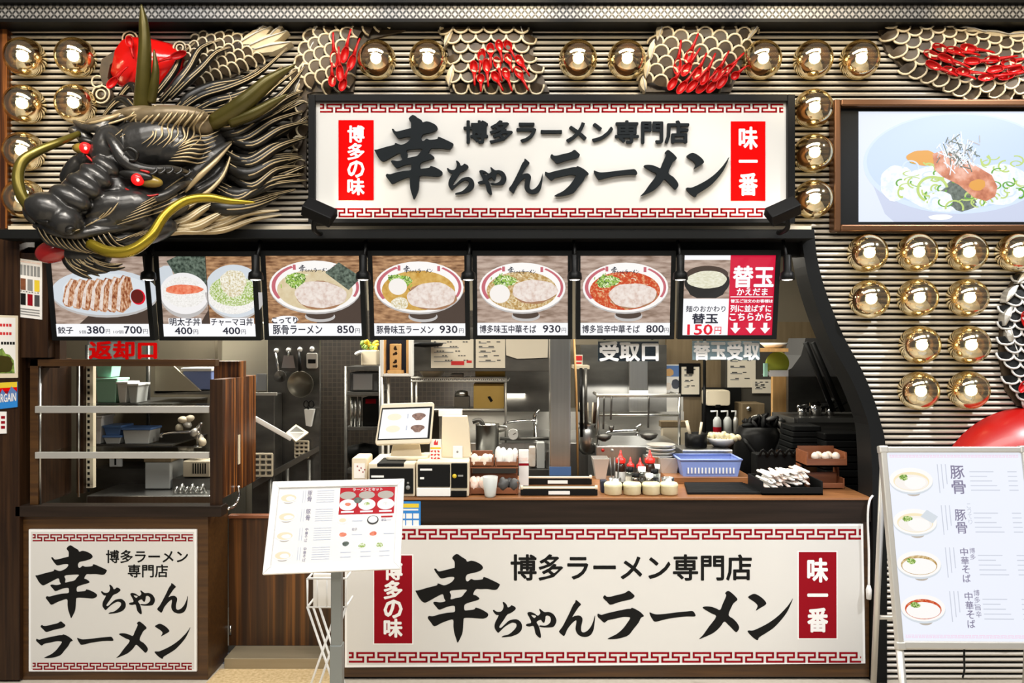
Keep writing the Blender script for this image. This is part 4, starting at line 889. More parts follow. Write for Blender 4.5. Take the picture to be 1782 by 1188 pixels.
# ---------------------------------------------------------------- dragon
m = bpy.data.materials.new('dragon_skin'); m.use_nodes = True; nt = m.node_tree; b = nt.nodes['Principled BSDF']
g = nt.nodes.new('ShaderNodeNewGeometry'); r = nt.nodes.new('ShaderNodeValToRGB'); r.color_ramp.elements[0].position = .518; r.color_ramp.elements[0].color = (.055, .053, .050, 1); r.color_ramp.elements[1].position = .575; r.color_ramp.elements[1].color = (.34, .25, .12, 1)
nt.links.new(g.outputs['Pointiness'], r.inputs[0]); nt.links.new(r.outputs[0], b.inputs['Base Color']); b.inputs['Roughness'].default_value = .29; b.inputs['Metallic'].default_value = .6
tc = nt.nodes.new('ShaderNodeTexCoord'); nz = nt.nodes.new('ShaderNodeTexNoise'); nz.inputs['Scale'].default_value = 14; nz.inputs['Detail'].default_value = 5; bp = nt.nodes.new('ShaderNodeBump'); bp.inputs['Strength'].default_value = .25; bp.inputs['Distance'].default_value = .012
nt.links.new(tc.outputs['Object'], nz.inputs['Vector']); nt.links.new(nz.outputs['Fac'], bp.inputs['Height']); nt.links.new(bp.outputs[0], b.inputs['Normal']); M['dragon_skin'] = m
DR = thing('dragon', 'dark bronze dragon head with red glowing eyes bursting out of the wall at top left', 'sculpture', (W(260, 300, 0).x, 0, W(0, 440, 0).z))
def E(mb, px, py, Y, rx, ry, rd, rot=0, m_=None):
    k = PX(Y); mb.ell(W(px, py, Y), rx * k, rd, ry * k, rot, 22, 14, m_)
def strand(mb, pts, r, n=7, mat_=None, sub=5, flat=None):
    """pts: (px, py, Y); r in px"""
    P = catmull([W(*p) for p in pts], sub); k = PX(pts[len(pts) // 2][2])
    R = [x * k for x in (r if isinstance(r, (list, tuple)) else [r])]
    mb.tube(P, R if len(R) > 1 else R[0], n, mat_, flat)
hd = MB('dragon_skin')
HEAD = ((300, 275, -.16, 105, 72, .16, -18), (330, 315, -.14, 78, 52, .14, -20), (255, 255, -.28, 88, 46, .12, -14), (240, 232, -.27, 70, 26, .08, -12), (192, 262, -.36, 30, 44, .10, 12), (205, 295, -.36, 34, 34, .09, 0), (300, 262, -.30, 55, 30, .07, -8), (330, 262, -.24, 40, 30, .07, 10),
          (180, 340, -.38, 60, 44, .12, -28), (138, 366, -.44, 56, 34, .11, -22), (85, 365, -.59, 40, 29, .085, 20), (117, 386, -.59, 25, 25, .07, -35), (205, 366, -.45, 62, 33, .075, -15), (102, 376, -.58, 40, 26, .075, 25), (60, 366, -.54, 16, 24, .06, 0),
          (122, 344, -.565, 37, 19, .06, 26), (147, 323, -.535, 33, 17, .055, 32), (167, 305, -.50, 31, 15, .05, 35), (184, 289, -.46, 26, 13, .045, 35), (140, 332, -.50, 52, 30, .07, -40),
          (190, 360, -.47, 38, 26, .07, -20), (170, 392, -.46, 50, 18, .07, -12), (232, 352, -.38, 46, 26, .09, -12), (270, 362, -.30, 60, 26, .09, -10), (215, 392, -.40, 52, 18, .07, -12), (120, 405, -.50, 40, 14, .07, 10),
          (190, 424, -.38, 60, 24, .09, -10), (145, 442, -.42, 48, 22, .08, 10), (240, 405, -.32, 70, 24, .09, -12), (136, 232, -.33, 16, 10, .05, 30), (150, 240, -.34, 20, 12, .05, 30), (132, 292, -.36, 16, 36, .05, 42), (155, 275, -.36, 18, 22, .06, 20))
for e in HEAD: E(hd, *e)
def head_y(px, py):
    best = -.14
    for cx, cy, Y, rx, ry, rd, rot in HEAD:
        a = math.radians(rot); u = ((px - cx) * math.cos(a) + (py - cy) * math.sin(a)) / rx; v = (-(px - cx) * math.sin(a) + (py - cy) * math.cos(a)) / ry; q = 1 - u * u - v * v
        if q > 0: best = min(best, Y - rd * math.sqrt(q))
    return best
# brow ridges, eye sockets and folds
for p, r_ in (([(176, 224, -.39), (196, 246, -.45), (212, 272, -.46), (232, 290, -.45), (262, 296, -.42), (300, 294, -.36), (330, 300, -.30)], [5, 10, 13, 12, 9, 7, 3]),
              ([(206, 320, -.44), (226, 338, -.45), (256, 346, -.43), (286, 340, -.39), (312, 324, -.34), (335, 316, -.29)], [4, 8, 9, 9, 7, 3]),
              ([(128, 210, -.33), (146, 222, -.38), (170, 222, -.39), (196, 208, -.36), (232, 198, -.32)], [3, 7, 8, 7, 4]),
              ([(134, 232, -.36), (146, 246, -.40), (158, 262, -.42), (168, 280, -.44)], [3, 5, 6, 4]),
              ([(205, 330, -.45), (190, 350, -.50), (176, 366, -.52), (150, 378, -.52)], [5, 7, 7, 4]),
              ([(60, 392, -.55), (90, 402, -.58), (130, 408, -.56), (170, 402, -.51), (212, 396, -.46), (262, 388, -.38)], [5, 8, 9, 9, 8, 3]),
              ([(318, 330, -.26), (344, 300, -.26), (372, 272, -.24), (404, 246, -.20)], [8, 16, 14, 2]), ([(310, 352, -.26), (348, 332, -.25), (384, 308, -.22), (404, 270, -.2)], [6, 10, 8, 2])):
    strand(hd, p, r_, 10)
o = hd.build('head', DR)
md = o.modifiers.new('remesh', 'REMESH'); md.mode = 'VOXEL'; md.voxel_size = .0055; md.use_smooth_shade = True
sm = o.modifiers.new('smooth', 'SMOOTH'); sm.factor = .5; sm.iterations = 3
# ear hollow, eyelids, nostril
mb = MB('gilt'); strand(mb, [(322, 334, -.30), (348, 306, -.31), (376, 280, -.28), (403, 250, -.22)], [2, 5, 4, 1], 7); strand(mb, [(320, 352, -.28), (356, 338, -.28), (388, 306, -.25), (404, 262, -.21)], [1, 4, 3, 1], 7)
mb.build('ear', DR)
mb = MB('hair_dark')
for x, y, Y in ((262, 298, -.455), (276, 297, -.44), (290, 297, -.42), (305, 298, -.39), (320, 301, -.36)): strand(mb, [(x - 6, y - 3, Y), (x + 2, y + 5, Y - .01), (x + 11, y - 1, Y), (x + 9, y - 7, Y)], [1, 2.6, 2.2, 1], 6)
for p in ([(214, 262, -.5), (226, 258, -.5), (238, 266, -.49), (236, 278, -.48), (224, 278, -.49)], [(60, 372, -.63), (70, 384, -.64), (84, 386, -.65)]): strand(mb, p, [2, 4, 2], 6)
mb.build('eyelid_curl', DR); mb = MB('hair_dark')
E(mb, 122, 400, -.635, 9, 5, .02, -30); mb.build('nostril', DR); mb = MB('hair_dark')
for x, y, Y, rx, ry, rot in ((236, 305, -.462, 30, 9, 8), (150, 246, -.425, 14, 7, 10)): E(mb, x, y, Y, rx, ry, .02, rot)
mb.build('eye_socket', DR)
def eye(px, py, Y, r_, side):
    e = MB('eye_white'); k = PX(Y); e.ell(W(px + 18 * side, py + 3, Y + .02), 26 * k, .03, 11 * k, 8, 18, 10); eo = e.build('eyeball', DR)
    MB('eye_glow').ell(W(px, py, Y - .01), r_ * k, r_ * k, r_ * k, 0, 20, 12).build('iris', eo); MB('eye_core').ell(W(px, py + 1, Y - .012 - (r_ - 2) * k), 2.5 * k, 2.5 * k, 3 * k, 0, 12, 8).build('pupil', eo)
eye(240, 312, -.455, 11, 1); eye(149, 257, -.42, 10, .1)
mb = MB('red_satin'); strand(mb, [(218, 328, -.462), (236, 337, -.468), (258, 341, -.45), (276, 338, -.43)], [1, 2.4, 2.2, 1], 6); strand(mb, [(244, 296, -.476), (256, 299, -.47), (264, 303, -.455)], [1, 2.5, 1], 6); strand(mb, [(150, 270, -.44), (156, 276, -.44), (162, 282, -.45)], [1, 2.5, 1], 6); mb.build('eye_rims', DR)
# horns
def horn(pts, r_, prong, pr):
    mb = MB('olive'); strand(mb, pts, r_, 12, 'olive', 6); strand(mb, prong, pr, 10, 'olive', 5); mb.build('horn', DR)
horn([(247, 222, -.24), (248, 180, -.28), (250, 130, -.31), (252, 80, -.33), (250, 40, -.345), (246, 8, -.36)], [17, 15, 12.5, 10.5, 8, 1.2], [(262, 178, -.28), (268, 150, -.30), (271, 120, -.315), (268, 86, -.33)], [9, 8, 6, 1])
horn([(338, 228, -.22), (380, 208, -.25), (424, 180, -.27), (468, 142, -.28), (514, 112, -.29)], [9, 15, 16, 12, 1.2], [(400, 212, -.25), (440, 198, -.26), (476, 178, -.265), (500, 164, -.27)], [11, 10, 7, 1])
# whiskers
mb = MB('olive_whisker'); strand(mb, [(56, 366, -.58), (38, 340, -.60), (31, 308, -.60), (40, 280, -.58), (68, 262, -.54), (104, 247, -.48), (138, 232, -.40)], [10, 10, 9.5, 9, 8, 7, 5], 12); mb.build('whisker', DR)
mb = MB('gold_whisker'); strand(mb, [(156, 424, -.52), (190, 438, -.54), (228, 436, -.54), (262, 412, -.52), (288, 374, -.48), (322, 350, -.44), (362, 344, -.42), (402, 350, -.42), (444, 352, -.41)], [9, 10, 10, 9, 8, 8, 8, 6, 1.5], 12, 'gold_whisker', 6); mb.build('whisker', DR)
# tongue
mb = MB('tongue_red'); E(mb, 92, 438, -.47, 31, 20, .045, -12); E(mb, 118, 430, -.44, 26, 15, .04, -8); o = mb.build('tongue', DR); md = o.modifiers.new('remesh', 'REMESH'); md.mode = 'VOXEL'; md.voxel_size = .006; md.use_smooth_shade = True; o.modifiers.new('smooth', 'SMOOTH').iterations = 6
# hair: locks are tapered flattened tubes, every lock carrying gilded ridges
rr = random.Random(11)
YV = Vector((0, 1, 0))
def lock(mb, pts, w_, ridge='gilt', dark='hair_dark', nr=1):
    strand(mb, pts, [w_ * .55, w_, w_ * .9, w_ * .6, .6], 8, dark, 5)
    for k in range(nr):
        f = (-.62, .1, .6)[k] if nr > 1 else -.55
        strand(mb, [(x + 0.2 * w_ * f, y + w_ * f * (1 - i / len(pts)), Y - .0085 * (1 if abs(f) < .3 else .75) - w_ * .0014) for i, (x, y, Y) in enumerate(pts)], [.7, w_ * .10 + .45, w_ * .09 + .4, .4], 5, ridge, 5)
mb = MB('hair_dark')     # long mane streaming to the right
N = 26
for i in range(N):
    f = i / (N - 1); sx = 352 + 50 * math.sin(math.pi * f) + rr.uniform(-10, 10); sy = 205 + 150 * f
    ex = 538 - 20 * abs(f - .45) + rr.uniform(-26, 6) - (60 * max(0, f - .75) * 2); ey = 165 + 195 * f + rr.uniform(-14, 14); am = rr.uniform(-12, 16)
    Y0 = -.15 + rr.uniform(-.05, .03)
    lock(mb, [(sx, sy, Y0), (sx + (ex - sx) * .3, sy + (ey - sy) * .3 + 14 + am * .4, Y0 - .03), (sx + (ex - sx) * .65, sy + (ey - sy) * .65 + am * -.6, Y0 + .03), (ex, ey - 10, -.05)], rr.uniform(8, 13), nr=2)
mb.build('mane', DR)
mb = MB('hair_dark')     # upper locks behind the horns
for p, w_ in (([(300, 200, -.16), (330, 170, -.15), (372, 150, -.12), (420, 140, -.1), (452, 118, -.08)], 10), ([(310, 195, -.18), (350, 168, -.17), (400, 152, -.15), (450, 128, -.12), (500, 84, -.1)], 9), ([(280, 178, -.14), (308, 146, -.13), (330, 118, -.1), (350, 84, -.08), (384, 70, -.06)], 9),
              ([(330, 200, -.2), (372, 178, -.2), (410, 168, -.18), (446, 150, -.15), (492, 116, -.12)], 9), ([(296, 172, -.15), (326, 142, -.14), (352, 118, -.12), (376, 92, -.1), (402, 82, -.08)], 8), ([(316, 206, -.2), (352, 196, -.22), (386, 192, -.22), (402, 176, -.2), (398, 162, -.18)], 8),
              ([(240, 198, -.16), (222, 176, -.12), (206, 176, -.1), (190, 190, -.1), (176, 208, -.1)], 9), ([(262, 190, -.14), (240, 158, -.1), (226, 150, -.08), (206, 172, -.08), (178, 206, -.08)], 8),
              ([(420, 196, -.16), (456, 186, -.15), (486, 168, -.12), (512, 140, -.08), (530, 116, -.05)], 8), ([(380, 190, -.2), (420, 176, -.19), (452, 172, -.16), (484, 146, -.12), (516, 122, -.08)], 7),
              ([(262, 176, -.12), (290, 142, -.1), (306, 118, -.07), (316, 96, -.05), (340, 74, -.04)], 7), ([(366, 214, -.2), (420, 214, -.2), (462, 196, -.17), (500, 170, -.12), (528, 158, -.06)], 9)):
    lock(mb, p, w_, nr=2)
mb.build('upper_locks', DR)
mb = MB('gilt_dark')    # pale gilded top of the head
for e in ((292, 205, -.30, 72, 20, .085, -3), (236, 200, -.29, 44, 13, .07, -10), (338, 212, -.25, 36, 24, .075, 25), (180, 212, -.34, 36, 9, .05, -12)): E(mb, *e); HEAD = HEAD + (e,)
o = mb.build('head_crown', DR); md = o.modifiers.new('remesh', 'REMESH'); md.mode = 'VOXEL'; md.voxel_size = .006; md.use_smooth_shade = True; o.modifiers.new('smooth', 'SMOOTH').iterations = 4
mb = MB('gilt')     # gilded lines swept over the forehead, brow and cheek
def surf(pts, w_, m_='gilt', lift=.003):
    q = catmull([(x, y, 0) for x, y in pts], 5); strand(mb, [(p.x, p.y, head_y(p.x, p.y) - lift) for p in q], [.4, w_, w_, w_ * .8, .3], 6, m_, 1)
for i in range(15):
    x, y = 226 + i * 9.2, 188 + .25 * i + 3 * math.sin(i * 2.3); s_ = 1 if i > 4 else .75
    surf([(x + 14, y), (x + 4, y + 14 * s_), (x - 8, y + 30 * s_), (x - 12 + (i % 3) * 3, y + 48 * s_), (x - 26, y + 64 * s_)], 1.5 + .5 * (i % 2))
for i in range(7): surf([(318 - i * 4, 250 + i * 5), (340 - i * 3, 238 + i * 7), (362 - i * 3, 236 + i * 8), (384 - i * 4, 226 + i * 9)], 1.6)
for i in range(6): surf([(330 + i * 2, 300 + i * 8), (304 - i * 2, 318 + i * 9), (276 - i * 6, 338 + i * 8), (244 - i * 8, 356 + i * 7)], 1.2)
surf([(130, 208), (160, 214), (196, 204), (236, 190), (286, 184), (340, 190)], 3.2); surf([(134, 212), (168, 220), (204, 211), (244, 198), (296, 192)], 2.0)
for i in range(4): surf([(206 - i * 12, 352 + i * 9), (190 - i * 13, 372 + i * 7), (166 - i * 12, 384 + i * 6)], 1.3)
mb.build('crest', DR)
mb = MB('gilt')          # pale curls behind the jaw
for p, w_ in (([(286, 392, -.26), (322, 384, -.26), (356, 362, -.24), (376, 352, -.2)], 9), ([(300, 398, -.26), (340, 394, -.26), (372, 378, -.24), (392, 366, -.2)], 9), ([(290, 378, -.28), (312, 366, -.28), (330, 358, -.26), (344, 352, -.24)], 7), ([(330, 400, -.22), (380, 392, -.2), (428, 372, -.16), (486, 366, -.1)], 8), ([(330, 404, -.22), (388, 400, -.2), (440, 382, -.14), (490, 374, -.08)], 6), ([(360, 386, -.2), (392, 378, -.2), (412, 366, -.16), (404, 352, -.14)], 8), ([(262, 408, -.3), (312, 402, -.28), (350, 402, -.24), (384, 390, -.2)], 7)):
    lock(mb, p, w_, 'cream_scale', 'gilt', 2)
mb.build('jaw_curls', DR)
mb = MB('hair_dark')     # beard and lip fur
for i in range(15):
    f = i / 14; sx, sy = 112 + 50 * f, 440 + 6 * math.sin(i); ex, ey = 156 + 62 * f, 482 - 22 * f + 5 * math.sin(i * 1.9)
    lock(mb, [(sx, sy, -.45), (sx + 6, sy + 18 - 4 * f, -.47), ((sx + ex) / 2 + 4, (sy + ey) / 2 + 12, -.46), (ex, ey, -.43)], 7, nr=1)
for i in range(14):
    f = i / 13; sx, sy = 66 + 120 * f, 398 + 12 * math.sin(f * 3); 
    lock(mb, [(sx, sy, -.585 + .1 * f), (sx + 8, sy + 14, -.585 + .1 * f), (sx + 20, sy + 26, -.56 + .1 * f), (sx + 40, sy + 32, -.53 + .1 * f)], 4.5, nr=1)
for i in range(8):
    f = i / 7; lock(mb, [(188 + 60 * f, 414 - 8 * f, -.47 + .12 * f), (206 + 60 * f, 420 - 10 * f, -.46 + .12 * f), (226 + 62 * f, 412 - 10 * f, -.44 + .12 * f), (250 + 64 * f, 402 - 14 * f, -.40 + .12 * f)], 4.5, nr=1)
mb.build('beard', DR)
# ---------------------------------------------------------------- scaly coils
def inside(p, poly):
    r_ = False; x, y = p
    for (x1, y1), (x2, y2) in zip(poly, poly[1:] + poly[:1]):
        if (y1 > y) != (y2 > y) and x < (x2 - x1) * (y - y1) / (y2 - y1) + x1: r_ = not r_
    return r_
def edge_d(p, poly):
    best = 1e9
    for (x1, y1), (x2, y2) in zip(poly, poly[1:] + poly[:1]):
        dx, dy = x2 - x1, y2 - y1; t = max(0, min(1, ((p[0] - x1) * dx + (p[1] - y1) * dy) / (dx * dx + dy * dy + 1e-9)))
        best = min(best, math.hypot(p[0] - x1 - t * dx, p[1] - y1 - t * dy))
    return best
def dome(p, poly, w_=45, hmax=.062): 
    t = min(1, edge_d(p, poly) / w_) if inside(p, poly) else 0
    return .018 + (hmax - .018) * math.sqrt(max(0, 1 - (1 - t) ** 2))
def scales(mb, poly, pitch, ang, r_, rim='cream_scale', plate='scale_dark', tk=2.0):
    """overlapping scales with pale rims; ang = direction (degrees) the round ends point to, 90 = down"""
    a = math.radians(ang); ca, sa = math.cos(a), math.sin(a); xs = [p[0] for p in poly]; ys = [p[1] for p in poly]; cx, cy = sum(xs) / len(xs), sum(ys) / len(ys); R = max(max(xs) - min(xs), max(ys) - min(ys))
    n = int(R / pitch) + 3
    for i in range(-n, n + 1):
        for j in range(-n, n + 1):
            u = i * pitch * .64; v = (j + (.5 if i % 2 else 0)) * pitch
            x, y = cx + u * ca - v * sa, cy + u * sa + v * ca
            if not inside((x, y), poly): continue
            h = dome((x, y), poly); pts = []; pl = []
            for k in range(9):
                b_ = math.radians(-96 + 192 * k / 8); lx, ly = math.cos(b_) * r_ * .95, math.sin(b_) * r_ * .92
                q = (x + lx * ca - ly * sa, y + lx * sa + ly * ca); hh = dome(q, poly) if inside(q, poly) else .012
                pts.append(FR(q[0], q[1], hh + .010 * max(0, math.cos(b_)) + .005))
            mb.tube(pts, tk / S, 5, rim)
            c_ = FR(x - ca * r_ * .3, y - sa * r_ * .3, h + .003); mb.add([c_] + pts, [(0, k + 1, k + 2) for k in range(8)], plate, True)
def slab_body(mb, poly, mat_='scale_dark'): mb.slab(FR, poly, .0, .02, mat_)
def fin(mb, x, y, ang, ln, w_, h=.05, mat_='cream_scale'):
    a = math.radians(ang); ca, sa = math.cos(a), math.sin(a); pts = []
    for t, s_ in ((0, .1), (.25, .8), (.5, 1), (.75, .65), (1, 0), (.75, -.45), (.5, -.7), (.25, -.55)):
        lx, ly = (t - .5) * ln, s_ * w_ * .5; pts.append((x + lx * ca - ly * sa, y + lx * sa + ly * ca))
    P = [FR(p[0], p[1], h) for p in pts]; c_ = FR(x, y, h + .014); N = len(P)
    mb.add(P + [c_] + [FR(p[0], p[1], .0) for p in pts], [(i, (i + 1) % N, N) for i in range(N)] + [(i, i + N + 1, (i + 1) % N + N + 1, (i + 1) % N) for i in range(N)], mat_, False)
    mb.tube([FR(x - ca * ln * .48, y - sa * ln * .48, h + .004), FR(x, y, h + .017), FR(x + ca * ln * .48, y + sa * ln * .48, h + .004)], 1.0 / S, 5, 'white_sign' if mat_ == 'cream_scale' else mat_)
COILS = [
 ('dragon_coil', 'scaly dragon neck coil rising from the mane, with only a few red spoons', [(548, 40), (712, 40), (706, 55), (672, 64), (640, 72), (622, 112), (616, 162), (548, 162), (536, 166), (534, 330), (514, 300), (506, 200), (514, 120), (528, 70)], 24, 200, 13, [(548, 88, 115, 34, 14), (534, 122, 115, 34, 14), (522, 158, 110, 32, 13), (556, 56, 120, 30, 14)]),
 ('dragon_coil', 'scaly dragon coil above the left half of the main sign, under fourteen red spoons', [(776, 40), (926, 40), (928, 100), (942, 130), (956, 162), (784, 162), (778, 140), (786, 112), (776, 80), (768, 70)], 26, 90, 14, [(776, 48, 140, 26, 16), (782, 72, 115, 36, 14), (786, 138, 100, 40, 15), (908, 62, 75, 30, 12)]),
 ('dragon_coil', 'scaly dragon coil above the right half of the main sign, bristling with red spoons', [(1148, 40), (1326, 40), (1302, 75), (1290, 112), (1270, 162), (1115, 162), (1122, 130), (1130, 84)], 26, 285, 14, [(1146, 60, 105, 40, 15), (1132, 94, 100, 38, 14), (1124, 126, 100, 34, 14), (1118, 152, 80, 28, 14), (1308, 58, 125, 48, 14)]),
 ('dragon_coil', 'largest scaly dragon coil in the top right corner, over the screen', [(1522, 40), (1640, 40), (1700, 58), (1782, 64), (1880, 66), (1880, 168), (1782, 170), (1690, 169), (1625, 156), (1575, 128), (1540, 92)], 25, 60, 14, [(1642, 47, 15, 52, 15), (1682, 58, 12, 50, 15), (1722, 64, 8, 52, 15), (1766, 66, -2, 52, 16), (1810, 64, 0, 52, 16)]),
 ('dragon_coil', 'scaly dragon tail loop at the right picture edge above the red ball', [(1768, 474), (1880, 470), (1880, 716), (1768, 706), (1748, 680), (1736, 620), (1740, 545), (1750, 505)], 21, 92, 12, [(1772, 484, 140, 34, 14), (1750, 512, 125, 36, 14), (1744, 550, 110, 36, 14), (1748, 584, 85, 34, 14), (1756, 612, 80, 32, 14)]),
]
for nm, lab, poly, pitch, ang, r_, fins in COILS:
    xs = [p[0] for p in poly]; ys = [p[1] for p in poly]; t = thing(nm, lab, 'sculpture', (W((min(xs) + max(xs)) / 2, 0).x, 0, W(0, max(ys)).z))
    mb = MB('scale_dark'); slab_body(mb, poly); mb.build('body', t)
    mb = MB('cream_scale'); scales(mb, poly, pitch, ang, r_, 'white_sign' if 'tail' in lab else 'cream_scale', 'black_soft' if 'tail' in lab else 'scale_dark'); mb.build('scales', t)
    for f in fins: mb = MB('cream_scale'); fin(mb, *f[:3], f[3], f[4], .052, 'steel_pale' if 'tail' in lab else 'cream_scale'); mb.build('fin', t)
# raised foreleg with a pale fin, reaching over the red disc
t = None
LEG = [(330, 78), (362, 64), (400, 58), (440, 66), (468, 82), (470, 100), (440, 116), (400, 140), (352, 160), (330, 140), (318, 110)]
mb = MB('scale_dark'); slab_body(mb, LEG); t = mb.build('foreleg', DR); mb = MB('cream_scale'); scales(mb, LEG, 19, 300, 10.5, tk=1.7); mb.build('scales', t)
mb = MB('cream_scale')
for x, y, a, l, w_ in ((452, 68, -28, 70, 24), (470, 76, -22, 78, 22), (478, 88, -12, 70, 20), (462, 58, -40, 52, 18), (484, 64, -45, 50, 14)): fin(mb, x, y, a, l, w_, .06)
mb.build('flame_fin', t)
mb = MB('cream_scale')
for x, y, r0 in ((232, 72, 13), (232, 72, 7), (318, 88, 11), (318, 88, 6), (182, 168, 15), (182, 168, 8), (176, 146, 10)):
    if r0 > 9: mb = MB('cream_scale')
    mb.tube([FR(x + r0 * math.cos(math.radians(a)), y + r0 * math.sin(math.radians(a)), .035) for a in range(0, 361, 24)], 1.6 / S, 6, 'cream_scale', caps=False)
    if r0 < 9 or r0 == 10: mb.build('cloud_scroll', DR)
for x, y, r0 in ((232, 72, 14), (318, 88, 12), (182, 168, 17)): MB('scale_dark').lathe(FR(x, y, 0), [(r0 / S, 0), (r0 / S, .025), (0, .032)], 20, (0, -1, 0)).build('cloud_base', DR)
# red disc behind the horn
t = thing('red_disc', 'glossy red disc with ragged edge behind the upright horn', 'ornament', (W(255, 0).x, 0, W(0, 165).z))
mb = MB('red_gloss'); P = [(200, 90), (214, 70), (232, 64), (262, 66), (300, 76), (322, 92), (330, 108), (316, 130), (304, 148), (280, 160), (258, 158), (230, 156), (208, 150), (192, 130)]
N = len(P); cc = FR(258, 112, .085); vs_ = [FR(*p, .0) for p in P] + [FR(258 + (p[0] - 258) * .85, 112 + (p[1] - 112) * .85, .05) for p in P] + [cc]
mb.add(vs_, [(i, (i + 1) % N, (i + 1) % N + N, i + N) for i in range(N)] + [(i + N, (i + 1) % N + N, 2 * N) for i in range(N)], None, True); mb.build('disc', t)
MB('scale_dark').slab(FR, [(206, 94), (212, 104), (198, 118), (194, 140), (200, 152), (186, 152), (180, 130), (184, 108)], .0, .04).build('grip', t)
# ---------------------------------------------------------------- red soup spoons
def spoon_mesh():
    mb = MB('spoon_red'); prof = []
    n = 18; rings = ((1, 0), (.92, -.010), (.62, -.019), (.25, -.022))
    vs_ = []
    for k_, d in rings:
        for i in range(n):
            a = 2 * math.pi * i / n; x = math.cos(a); vs_.append((x * .021 * k_ * (1 + .0), d, math.sin(a) * .033 * k_ * (1.0 if math.sin(a) < 0 else 1.08)))
    fs = [(j * n + i, j * n + (i + 1) % n, (j + 1) * n + (i + 1) % n, (j + 1) * n + i) for j in range(3) for i in range(n)] + [tuple(range(3 * n, 4 * n))]
    # open cup faces the viewer: rim at the front, bottom towards the wall
    mb.add([(x, -y * 1 - .022, z) for x, y, z in vs_], fs, None, True)
    hs = []
    for t, wd, th, yy in ((0, .012, .004, -.020), (.25, .0085, .004, -.026), (.55, .0062, .0035, -.030), (.85, .0058, .003, -.028), (1, .004, .003, -.024)):
        z = .030 + .078 * t; hs += [(-wd, yy, z), (wd, yy, z), (wd * .6, yy + th + .004, z), (-wd * .6, yy + th + .004, z)]
    mb.add(hs, [(4 * i + k, 4 * i + (k + 1) % 4, 4 * i + 4 + (k + 1) % 4, 4 * i + 4 + k) for i in range(4) for k in range(4)] + [(3, 2, 1, 0), (16, 17, 18, 19)], None, True)
    return mb
sp0 = spoon_mesh().build('soup_spoon', loc=(0, 0, 0)); md = sp0.modifiers.new('solid', 'SOLIDIFY'); md.thickness = .0022
SPN = [0]
def spoon(bx, by, tx, ty, h, label, group, sc=.88):
    """bowl centre and handle tip in photo pixels"""
    o = sp0 if SPN[0] == 0 else sp0.copy()
    if SPN[0]: COL.objects.link(o)
    SPN[0] += 1; p = W(bx, by, -h); o.location = p; d = W(tx, ty, -h) - p; o.rotation_euler = (0, math.atan2(d.x, d.z), 0); o.scale = (sc, sc, sc * max(.75, min(1.4, d.length / .108 / sc)))
    tag(o, label, 'spoon', group)
def words_(i, n, what): return what
def row_lab(names, where): return ['%s red spoon %s' % (a, where) for a in names]
c2 = lambda x, y: (500 + x / 2.97, y / 2.97); c3 = lambda x, y: (1000 + x / 2.279, y / 2.279); c4 = lambda x, y: (1500 + x / 6.319, 30 + y / 6.319)
ORD = ['topmost', 'second highest', 'third highest', 'fourth highest', 'fifth highest', 'sixth highest', 'seventh highest', 'eighth highest', 'ninth highest', 'tenth highest', 'eleventh highest', 'twelfth highest', 'thirteenth highest', 'fourteenth highest', 'fifteenth highest', 'sixteenth highest', 'seventeenth highest', 'eighteenth highest']
def cluster(lst, cv, where, group, poly):
    srt = sorted(range(len(lst)), key=lambda i: lst[i][1])
    for rank, i in enumerate(srt):
        bx, by, tx, ty = lst[i]; B, T_ = cv(bx, by), cv(tx, ty)
        spoon(*B, *T_, .052 + dome(B, poly) * .25 + .004 * (i % 3), '%s red soup spoon %s' % (ORD[rank], where), group)
cluster([(245, 312, 242, 165), (300, 290, 335, 155), (335, 330, 380, 205), (236, 425, 236, 330), (276, 385, 270, 240), (290, 445, 325, 345)], c2, 'on the neck coil left of the sign lamps', 'red spoons on the neck coil', COILS[0][2])
cluster([(1005, 290, 992, 390), (1050, 260, 1054, 360), (1095, 240, 1112, 330), (1140, 240, 1178, 312), (965, 350, 970, 452), (1030, 345, 1040, 458), (1085, 330, 1110, 428), (1140, 308, 1165, 382), (1200, 318, 1252, 402), (1000, 410, 1002, 478), (1075, 400, 1116, 478), (1130, 385, 1162, 480), (1195, 380, 1246, 476)], c2, 'on the coil above the sign left half', 'red spoons on the coil above the sign left half', COILS[1][2])
cluster([(405, 268, 420, 155), (450, 228, 487, 138), (440, 280, 495, 195), (384, 338, 432, 262), (422, 352, 480, 275), (462, 346, 530, 270), (500, 352, 565, 285), (540, 350, 600, 280), (512, 312, 572, 178), (482, 296, 520, 215), (560, 300, 618, 188), (580, 330, 640, 250), (600, 285, 668, 215), (632, 305, 676, 268)], c3, 'on the coil above the sign right half', 'red spoons on the coil above the sign right half', COILS[2][2])
cluster([(840, 350, 1110, 450), (990, 378, 1290, 440), (1150, 350, 1440, 410), (745, 425, 1010, 545), (765, 540, 1040, 670), (900, 462, 1180, 580), (955, 600, 1240, 700), (1090, 610, 1350, 640), (1190, 495, 1480, 500), (1400, 482, 1720, 440), (1345, 672, 1640, 640), (1440, 585, 1740, 540), (1590, 505, 1860, 455), (1560, 660, 1840, 600), (1660, 590, 1950, 540)], c4, 'on the large coil over the screen', 'red spoons on the large coil over the screen', COILS[3][2])
for k, (x, y, tx, ty) in enumerate(((1781, 556, 1790, 602), (1790, 590, 1796, 636), (1778, 672, 1800, 640))):
    spoon(x, y, tx, ty, .07, ['upper', 'middle', 'lower'][k] + ' red soup spoon cut by the right picture edge on the tail loop', 'red spoons on the tail loop')
for x, y, tx, ty, lb in ((198, 146, 226, 118, 'red soup spoon lying at the lower left of the red disc'), (313, 98, 268, 114, 'red soup spoon lying at the right end of the red disc'), (228, 74, 236, 104, 'red soup spoon at the top left of the red disc beside the horn')):
    spoon(x, y, tx, ty, .085, lb, 'red spoons around the red disc')
